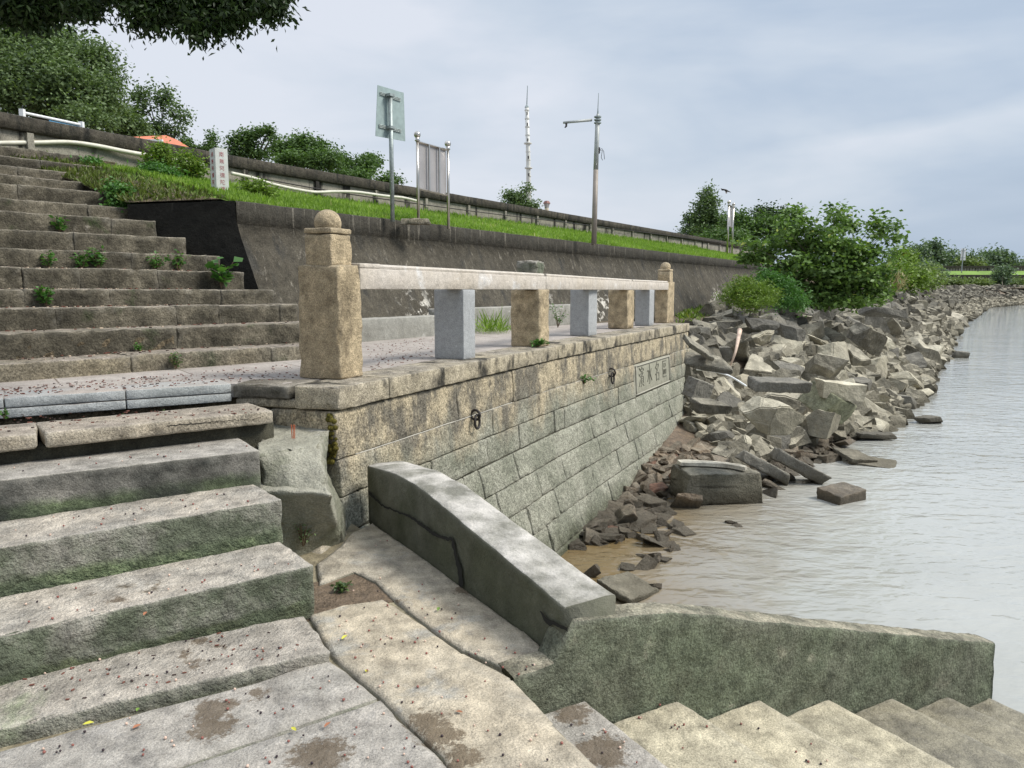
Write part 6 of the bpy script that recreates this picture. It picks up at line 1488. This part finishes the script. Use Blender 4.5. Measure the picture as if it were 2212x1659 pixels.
# house with orange roof behind the wall
D = 15.5; a, b_, c_ = Vector(Dp(262, 289, D)), Vector(Dp(285, 284, D + 1)), Vector(Dp(348, 303, D))
t = empty('house', V2(Dp(305, 300, D + 1), 1.7), 'small house with an orange tiled roof, half hidden behind the flood wall', 'house')
e0 = Vector(Dp(258, 292, D)); e1 = Vector(Dp(352, 306, D)); zE_ = e1.z - .02; w_ = (e1 - e0).length
mb = MB(); ex = Vector((e1.x - e0.x, 0, 0)).normalized(); x0, x1 = e0.x, e1.x; rz_ = Dp(290, 284, D).z
mb.add([(x0, D, zE_ + .1), (x1, D, zE_), (x1, D + 3, zE_), (x0, D + 3, zE_ + .1), (x0 + .25, D + 1.5, rz_ + .22), (x1 - .35, D + 1.5, rz_ + .12)], [(0, 1, 5, 4), (2, 3, 4, 5), (1, 2, 5), (3, 0, 4), (3, 2, 1, 0)]); mb.build('roof', M['rooftile'], t)
mb = MB(); prism(mb, [(x0 + .2, D + .3), (x1 - .2, D + .3), (x1 - .2, D + 2.7), (x0 + .2, D + 2.7)], 1.6, zE_ - .01); hw_ = mb.build('wall', M['cream'], t)
mb = MB(); box(mb, ((x0 + x1) / 2, D - .01, zE_ + .03), Vector((1, 0, 0)), Vector((0, 1, 0)), UZ, (x1 - x0) / 2, .03, .03); mb.build('gutter', M['whitepaint'], t)
# far white tower
D = 170; t = empty('lattice_tower', V2(Dp(1141, 440, D), 1.0), 'slender white tower with a spike, far behind the flood wall', 'tower')
b0 = Vector(Dp(1144, 440, D)); tp_ = Vector(Dp(1138, 232, D)); mb = MB(); tube(mb, [V2(b0, 1.0), V2(b0.lerp(tp_, .5), b0.lerp(tp_, .5).z), tp_], [.55, .46, .40], 12); mb.build('shaft', M['tower'], t, True)
mb = MB()
for k in range(11):
    p = b0.lerp(tp_, .12 + .085 * k); tube(mb, [p - UZ * .12, p + UZ * .12], .52 if k not in (3, 6) else .85, 12)
mb.build('ring_platform', M['tower'], t)
mb = MB(); tube(mb, [tp_, tp_ + UZ * .6, Vector(Dp(1139.5, 185, D))], [.5, .12, .06], 6); mb.build('spike', M['galv'], t)
mb = MB(); [box(mb, b0.lerp(tp_, f_) + Vector((0, -.7, 0)), Vector((1, 0, 0)), Vector((0, 1, 0)), UZ, .13, .1, .3) for f_ in (.3, .48, .66, .82, .93)]; mb.build('window', M['iron'], t)
# small roofed post behind wall
D = 60; t = empty('roofed_pillar', V2(Dp(1181, 460, D), 1.7), 'small post with a red brown roofed box on top, behind the flood wall', 'pillar')
mb = MB(); p = Vector(Dp(1181, 460, D)); z0 = Dp(1181, 450, D).z; tube(mb, [V2(p, 1.7), V2(p, z0)], .16, 8); mb.build('post', M['cream'], t)
mb = MB(); tube(mb, [V2(p, z0), V2(p, Dp(1181, 440, D).z)], [.13, .24], 4); mb.build('box_body', M['panel'], t)
mb = MB(); z1 = Dp(1181, 440, D).z; tube(mb, [V2(p, z1), V2(p, z1 + .05), V2(p, Dp(1181, 434, D).z)], [.28, .28, .16], 4); mb.build('roof', plain('red brown roof', (.25, .13, .11, 1), .8), t)
# flying bird
D = 34; c = Vector(Dp(1568, 411, D)); t = empty('bird', c, 'small dark bird flying above the trees beyond the bank', 'bird')
mb = MB(); tube(mb, [c + Vector((-.16, 0, .05)), c + Vector((-.1, 0, .03)), c, c + Vector((.12, 0, -.05)), c + Vector((.22, 0, -.09))], [.004, .03, .045, .025, .01], 8); sphere(mb, c + Vector((-.1, 0, .03)), .032, 8, 6); mb.build('body', M['iron'], t, True)
mb = MB(); mb.add([c + Vector((-.05, 0, .02)), c + Vector((-.02, -.1, -.16)), c + Vector((.04, -.06, -.14)), c + Vector((.07, 0, -.02)), c + Vector((-.05, .012, .02)), c + Vector((-.02, -.09, -.16)), c + Vector((.04, -.05, -.14)), c + Vector((.07, .012, -.02))], [(0, 1, 2, 3), (7, 6, 5, 4), (0, 3, 7, 4), (0, 4, 5, 1), (2, 1, 5, 6), (3, 2, 6, 7)]); mb.build('wing', M['iron'], t)
mb = MB(); mb.add([c + Vector((-.07, 0, .04)), c + Vector((-.2, .12, .09)), c + Vector((-.14, .12, .0)), c + Vector((.05, 0, 0)), c + Vector((-.07, .012, .05)), c + Vector((-.2, .13, .1)), c + Vector((-.14, .13, .01)), c + Vector((.05, .012, .01))], [(0, 1, 2, 3), (7, 6, 5, 4), (0, 3, 7, 4), (0, 4, 5, 1), (2, 1, 5, 6), (3, 2, 6, 7)]); mb.build('wing', M['iron'], t)
# ------------------------------------------------------------------ grass on the bank
n = 90000
sv = (nr.random(n) ** 1.5) * (LR * 1.2) ; kv = nr.random(n) ** 1.1
P = np.array([bank_surface(float(a), float(b_)) for a, b_ in zip(sv, kv)])
sz = nr.uniform(.04, .10, n) * (1 + .5 * (kv > .85)) * np.clip(.7 + P[:, 1] / 40, .8, 1.6)
dr = nr.normal(size=(n, 3)) * .35; dr[:, 2] = 1.0
leaf_object('grass', P, sz, GREEN['grass'], dirs=dr, aspect=.16, fold=.1, varf=np.clip(nr.normal(.5, .2, n) + .45 * np.array([noise.noise(Vector(p) * .9) for p in P]), 0, 1))
tag(bpy.data.objects['grass'], 'short bright green grass on the bank between the two walls', 'grass', kind='stuff')
# weedy ground left of the marker
n = 9000
sv = nr.random(n) ** .8 * SMIN; kv = nr.random(n) ** 1.2
P = np.array([bank_surface(float(a), float(b_)) for a, b_ in zip(sv, kv)]); dr = nr.normal(size=(n, 3)) * .5; dr[:, 2] = .9
o = leaf_object('weeds', P, nr.uniform(.04, .11, n), leafmat('mixed weeds', (.06, .07, .02, 1), (.13, .17, .04, 1), (.35, .28, .16, 1)), dirs=dr, aspect=.28, varf=nr.uniform(0, 1, n))
tag(o, 'ragged weeds and litter on the slope beside the steps', 'weeds', kind='stuff')
# ------------------------------------------------------------------ weeds, shrubs by the steps
def weed(name, label, p, h, n, leaf, mat='weed', spread=.5, cat='weed', aspect=.55, group=None):
    t = empty(name, p, label, cat, group); p = Vector(p); mb = MB(); C = []; Dd = []
    for k in range(n):
        a = rnd.uniform(0, 6.28); e = p + Vector((math.cos(a) * spread * h * rnd.random(), math.sin(a) * spread * h * rnd.random(), h * rnd.uniform(.5, 1)))
        m_ = p.lerp(e, .5) + Vector((0, 0, h * .1)); tube(mb, [p, m_, e], [.004, .003, .0015], 4)
        for j in range(7):
            q = p.lerp(m_, .5).lerp(e, j / 6); aa = rnd.uniform(0, 6.28); C.append(q); Dd.append((math.cos(aa), math.sin(aa), .15))
    mb.build('stem', M['twig'], t); leaf_object('foliage', np.array([tuple(c) for c in C]), leaf, GREEN[mat], t, dirs=Dd, aspect=aspect, upb=1.2)
    return t
def on_step(u, k, out=.05):        # foot of riser k (0 based) at image column u
    d = 6.3 + .4 * k - out; lo, hi = 300, 900; z_ = ZU[k]
    for _ in range(30):
        m_ = (lo + hi) / 2; p = pl(u, m_, Sn * d, Sn)
        if p.z > z_: lo = m_
        else: hi = m_
    return pl(u, (lo + hi) / 2, Sn * d, Sn)
weed('weed', 'small leafy weed, first of the row on the sixth step', on_step(105, 5), .16, 9, .05)
weed('weed', 'bushy weed in the middle of the row on the sixth step', on_step(178, 5), .2, 14, .055)
weed('weed', 'largest bushy weed of the row on the sixth step', on_step(212, 5), .22, 18, .06)
weed('weed', 'spreading weed near the dark wall on the sixth step', on_step(335, 5), .18, 18, .05, spread=1.3)
weed('weed', 'upright weed beside the spreading one, by the dark wall', on_step(385, 5), .22, 8, .06)
weed('weed', 'broad heart leaved weed against the black wall side', on_step(478, 4, .12), .34, 7, .11, aspect=.9)
weed('weed', 'round leafy weed alone on the fourth riser', on_step(100, 3), .18, 20, .05)
weed('weed', 'lone drooping weed on the eighth step', on_step(130, 7), .2, 12, .06)
weed('weed', 'tiny grey weed at the foot of the tan step', on_step(380, 0), .13, 12, .035, mat='grey')
weed('weed', 'tiny green sprigs at the foot of the second riser', on_step(300, 1), .07, 8, .03)
weed('weed', 'small weed on the coping in front of the broken topped pillar', Z(1160, 751, ZP), .1, 12, .08, spread=1.4, aspect=.25)
weed('weed', 'little plant in the mud hollow of the landing', Z(737, 1280, ZL - .02), .06, 8, .035, mat='grey', spread=1)
weed('weed', 'wispy weed on the plaster toe stone', Z(655, 1180, ZL + .05), .16, 14, .022, mat='grey', spread=.6)
weed('weed', 'sprig growing from the quay wall joint under the far ring', WL(5.1, batter(-1.15) + .01, -1.2), .12, 10, .05, spread=1.2)
weed('weed', 'slim weed in front of the higher cement ledge', Z(1205, 708, ZP), .42, 10, .06, spread=.4, aspect=.4)
weed('weed', 'weed at the kerb foot near the frame edge', Z(10, 905, zA), .06, 5, .03)
# grass tuft by the ledge
t = empty('grass_tuft', Z(1065, 722, ZP), 'tall grass tuft on the paving in front of the cement ledge', 'grass tuft'); C = []; Dd = []
for k in range(190):
    p = Z(1065 + rnd.gauss(0, 20), 719 + rnd.gauss(0, 2), ZP); C.append(tuple(p)); Dd.append((rnd.gauss(0, .5), rnd.gauss(0, .4), 1))
leaf_object('blades', np.array(C), nr.uniform(.15, .40, 190), GREEN['grass'], t, dirs=Dd, aspect=.04, fold=.05)
# shrubs on the slope beside the steps
def shrub(name, label, lst, D, n, leaf, mat, zb, twig=.06):
    return tree(name, label, [cl(u, v, D, a, b_) for u, v, a, b_ in lst], n, leaf, GREEN[mat], base=V2(Dp(lst[0][0], lst[0][1], D), zb), twig=twig, cat='shrub', trunk_r=.02, shell=.1, aspect=.5, per=14)
shrub('shrub', 'leafy green shrub spilling over the tenth step end', [(255, 415, 22, 18), (280, 425, 16, 16), (265, 440, 24, 10)], 9.3, 1500, .055, 'weed', .95)
shrub('shrub', 'bright shrub climbing over the pipe beside the orange roof', [(350, 325, 22, 18), (335, 345, 18, 16), (362, 345, 22, 14)], 11.4, 1700, .06, 'fresh', 1.5)
shrub('shrub', 'tangled shrub between the bright shrub and the marker post', [(405, 345, 26, 16), (425, 365, 18, 16), (400, 370, 28, 12)], 11.2, 1700, .055, 'fresh', 1.4)
shrub('shrub', 'low green shrub near the blue litter on the slope', [(350, 375, 36, 12), (325, 365, 22, 10), (370, 385, 18, 10)], 10.6, 1900, .055, 'weed', 1.3)
shrub('shrub', 'small green shrub at the end of the thirteenth step', [(205, 355, 14, 10), (195, 350, 12, 8)], 10.7, 500, .055, 'weed', 1.5)
shrub('shrub', 'yellow green clump just right of the marker post', [(540, 405, 24, 10), (570, 415, 30, 10)], 10.2, 1100, .055, 'fresh', 1.1)
p = Vector(Dp(365, 394, 10.3)); mb = MB(); mb.add([p + Vector(v_) for v_ in ((-.09, 0, .02), (.08, 0, -.02), (.1, .08, .03), (-.06, .1, .05))], [(0, 1, 2, 3)]); o = mb.build('wrapper', M['bluecloth']); tag(o, 'crumpled pale blue wrapper on the slope', 'wrapper')
# rubble in the gaps: red incense sticks near the corner
p = Z(631, 944, -.94); mb = MB()
for k in range(3): q = V2(p, -.95) + Vector((.008 * k, 0, 0)); tube(mb, [q, q + Vector((rnd.uniform(-.006, .006), 0, .09))], .0028, 5)
M['orange'] = plain('orange stick', (.5, .12, .04, 1), .8); o = mb.build('incense_sticks', M['orange']); tag(o, 'bundle of orange incense sticks standing in the mossy corner under the coping', 'incense')
# debris among the rocks
mb = MB(); P = [Z(u, v, z_) for u, v, z_ in ((1505, 798, -1.42), (1540, 802, -1.42), (1575, 812, -1.5), (1612, 834, -1.65))]; tube(mb, spl(P), .018, 6); o = mb.build('plastic_strip', M['whitepaint'], smooth=True); tag(o, 'thin white plastic strip lying across the rubble near the wall', 'plastic strip')
mb = MB(); P = [Z(1598, 713, -.80), Z(1594, 735, -.98), Z(1588, 762, -1.2), Z(1576, 795, -1.5)]; tube(mb, spl(P), [.05 - .038 * k / 18 for k in range(19)], 7); o = mb.build('stick', plain('bleached wood', (.55, .42, .33, 1), .9, var=.3), smooth=True); tag(o, 'bleached pinkish stick leaning on the rubble near the wall', 'stick')
mb = MB(); P = [Dp(342, 338, 11.0), Dp(344, 352, 11.0), Dp(352, 368, 10.9), Dp(370, 378, 10.8)]
P = [wl_front(342 , 338 - 0, .2), wl_front(345, 352, .25), wl_front(353, 367, .4), wl_front(372, 380, .6)]
# ------------------------------------------------------------------ fallen berries and leaves
BM = {}
for nm, c in (('red', (.24, .085, .065, 1)), ('pale', (.58, .42, .33, 1)), ('dark', (.028, .015, .02, 1))):
    bm = bmesh.new(); bmesh.ops.create_icosphere(bm, subdivisions=2, radius=.0047)
    for v in bm.verts: v.co.z *= .85
    me = bpy.data.meshes.new('fallen_berry'); bm.to_mesh(me); bm.free(); me.materials.append(plain(nm + ' berry', c, .6)); me.polygons.foreach_set('use_smooth', [True] * len(me.polygons)); BM[nm] = me
zones = []      # (pixel quad for sampling, z, share)
zones += [([(0, 1010), (520, 950), (560, 966), (0, 1030)], zB, 14), ([(0, 1130), (570, 1050), (605, 1076), (0, 1176)], zC, 26), ([(0, 1300), (620, 1180), (670, 1216), (0, 1364)], zD, 26),
          ([(0, 1450), (560, 1350), (690, 1400), (160, 1520)], zE, 34), ([(0, 1630), (700, 1430), (800, 1500), (380, 1645)], ZL + .005, 36), ([(400, 1655), (820, 1515), (950, 1650), (900, 1658)], ZL, 20),
          ([(680, 1325), (830, 1300), (1290, 1655), (970, 1655)], ZL + .004, 50), ([(800, 1140), (1200, 1435), (1110, 1480), (700, 1250)], ZL + .002, 34),
          ([(1210, 1560), (1260, 1525), (1440, 1650), (1330, 1655)], -1.767, 8), ([(1330, 1530), (1460, 1512), (1690, 1655), (1500, 1655)], -1.919, 14), ([(1540, 1530), (1634, 1512), (1870, 1655), (1720, 1655)], -2.071, 9),
          ([(0, 838), (640, 785), (645, 818), (480, 826), (0, 855)], ZP, 60), ([(790, 745), (935, 725), (935, 770), (800, 800)], ZP, 50), ([(0, 895), (560, 880), (560, 890), (0, 935)], zA, 12)]
def samp(q):
    a, b_ = rnd.random(), rnd.random()
    if len(q) == 5: q = [q[0], q[1], q[2], q[4]]
    (x0, y0), (x1, y1), (x2, y2), (x3, y3) = q
    return ((x0 * (1 - a) + x1 * a) * (1 - b_) + (x3 * (1 - a) + x2 * a) * b_, (y0 * (1 - a) + y1 * a) * (1 - b_) + (y3 * (1 - a) + y2 * a) * b_)
bl = {'red': 'small reddish fallen berry on the stonework', 'pale': 'small pale fallen berry on the stonework', 'dark': 'small blackish fallen berry on the stonework'}
cntb = 0
for q, z_, n_ in zones:
    far_ = z_ >= ZP
    for _ in range(n_):
        if cntb >= 296: break
        u, v = samp(q); p = Z(u, v, z_ + .006); k = rnd.choices(('red', 'pale', 'dark'), (.5, .26, .24))[0]
        o = bpy.data.objects.new('fallen_berry', BM[k]); COL.objects.link(o); o.location = p; s_ = rnd.uniform(.8, 1.25); o.scale = (s_, s_, s_); o.rotation_euler = (rnd.random(), rnd.random(), rnd.random() * 6)
        tag(o, bl[k], 'berry', 'fallen berries'); cntb += 1
# the many far berries and crumbs of the paving as one scatter
mb = MB()
for _ in range(650):
    q, z_, _n = rnd.choices([zones[11], zones[12], zones[13], zones[7], zones[6]], (8, 5, 2, 1, 1))[0] if False else rnd.choices([(zones[11][0], ZP, 0), (zones[12][0], ZP, 0), (zones[13][0], zA, 0), (zones[3][0], zE, 0)], (7, 4, 2, 1))[0]
    u, v = samp(q); p = Z(u, v, z_ + .003); s_ = rnd.uniform(.002, .0045) if z_ > -1 else .003
    a = rnd.random() * 6; box(mb, p, Vector((math.cos(a), math.sin(a), 0)), Vector((-math.sin(a), math.cos(a), 0)), UZ, s_ * rnd.uniform(1, 3), s_, s_ * .6, rnd.choice((0, 0, 1)))
for k in range(1, 7):
    for _ in range(60):
        u = rnd.uniform(0, 640 if k < 3 else 420); p = on_step(u, k, .02 + .3 * rnd.random() ** 2.2); s_ = rnd.uniform(.004, .008); a = rnd.random() * 6
        box(mb, p + UZ * .006, Vector((math.cos(a), math.sin(a), 0)), Vector((-math.sin(a), math.cos(a), 0)), UZ, s_ * rnd.uniform(1, 2), s_, s_ * .6, rnd.choice((0, 1, 2)))
o = mb.build('leaf_litter', [plain('litter brown', (.16, .06, .04, 1), .9), plain('litter dark', (.05, .03, .025, 1), .9), plain('litter pale', (.5, .4, .3, 1), .9)]); tag(o, 'fine reddish brown litter strewn over the paving and steps', 'litter', kind='stuff')
# fallen leaves
def leafme(c, nm):
    me = bpy.data.meshes.new('fallen_leaf'); vs = [(0, 0, .002), (.012, .009, .006), (.03, .012, .008), (.05, .0, .003), (.03, -.012, .008), (.012, -.009, .006), (.025, 0, .002)]
    me.from_pydata(vs, [], [(0, 6, 1), (1, 6, 2), (2, 6, 3), (3, 6, 4), (4, 6, 5), (5, 6, 0)]); me.materials.append(plain(nm, c, .6)); return me
LMs = {'yellow': leafme((.50, .48, .06, 1), 'yellow leaf'), 'green': leafme((.16, .26, .05, 1), 'green leaf'), 'brown': leafme((.33, .13, .06, 1), 'brown leaf')}
for (u, v, z_, k, lb) in ((178, 1566, ZL, 'yellow', 'yellow green leaf at the foot of the low step'), (295, 1537, ZL, 'green', 'green curled leaf beside the low step'), (790, 1452, ZL, 'yellow', 'yellow leaf on the long sandy slab'), (738, 1382, ZL, 'yellow', 'yellow leaf further up the long sandy slab'), (945, 1320, ZL, 'green', 'green leaf near the crack between slabs'), (640, 1579, ZL, 'yellow', 'yellow leaf on the stained slab'), (310, 1330, zD, 'brown', 'brown leaf on the wet patched step'), (291, 946, zB, 'brown', 'ochre leaf on the black riser step'), (30, 985, zB, 'green', 'green leaf on the black riser step near the frame edge'), (455, 1335, zE, 'yellow', 'yellow leaf in the joint behind the low step'), (700, 1572, ZL, 'brown', 'brown leaf near the corner of the stained slab'), (182, 1425, zE, 'brown', 'brown leaf on the low chipped step'), (305, 1565, ZL, 'brown', 'brown leaf pair below the low step'), (1000, 1540, ZL, 'brown', 'brown leaf near the landing edge'), (355, 887, zA, 'green', 'green leaf on the beige step slab'), (265, 895, zA, 'green', 'second green leaf on the beige step slab')):
    o = bpy.data.objects.new('fallen_leaf', LMs[k]); COL.objects.link(o); o.location = Z(u, v, z_ + .012); s_ = rnd.uniform(.55, .8); o.scale = (s_,) * 3; o.rotation_euler = (rnd.uniform(-.2, .2), rnd.uniform(-.2, .2), rnd.random() * 6); tag(o, lb, 'leaf', 'fallen leaves')
for o in [x for x in bpy.data.objects if x.get('kind') == 'structure']:
    for k in ('label', 'category'):
        if k in o: del o[k]
for o in bpy.data.objects:          # walls, steps and the like are things of their own here
    if o.parent is None and 'category' in o and 'kind' not in o: o['kind'] = 'thing'
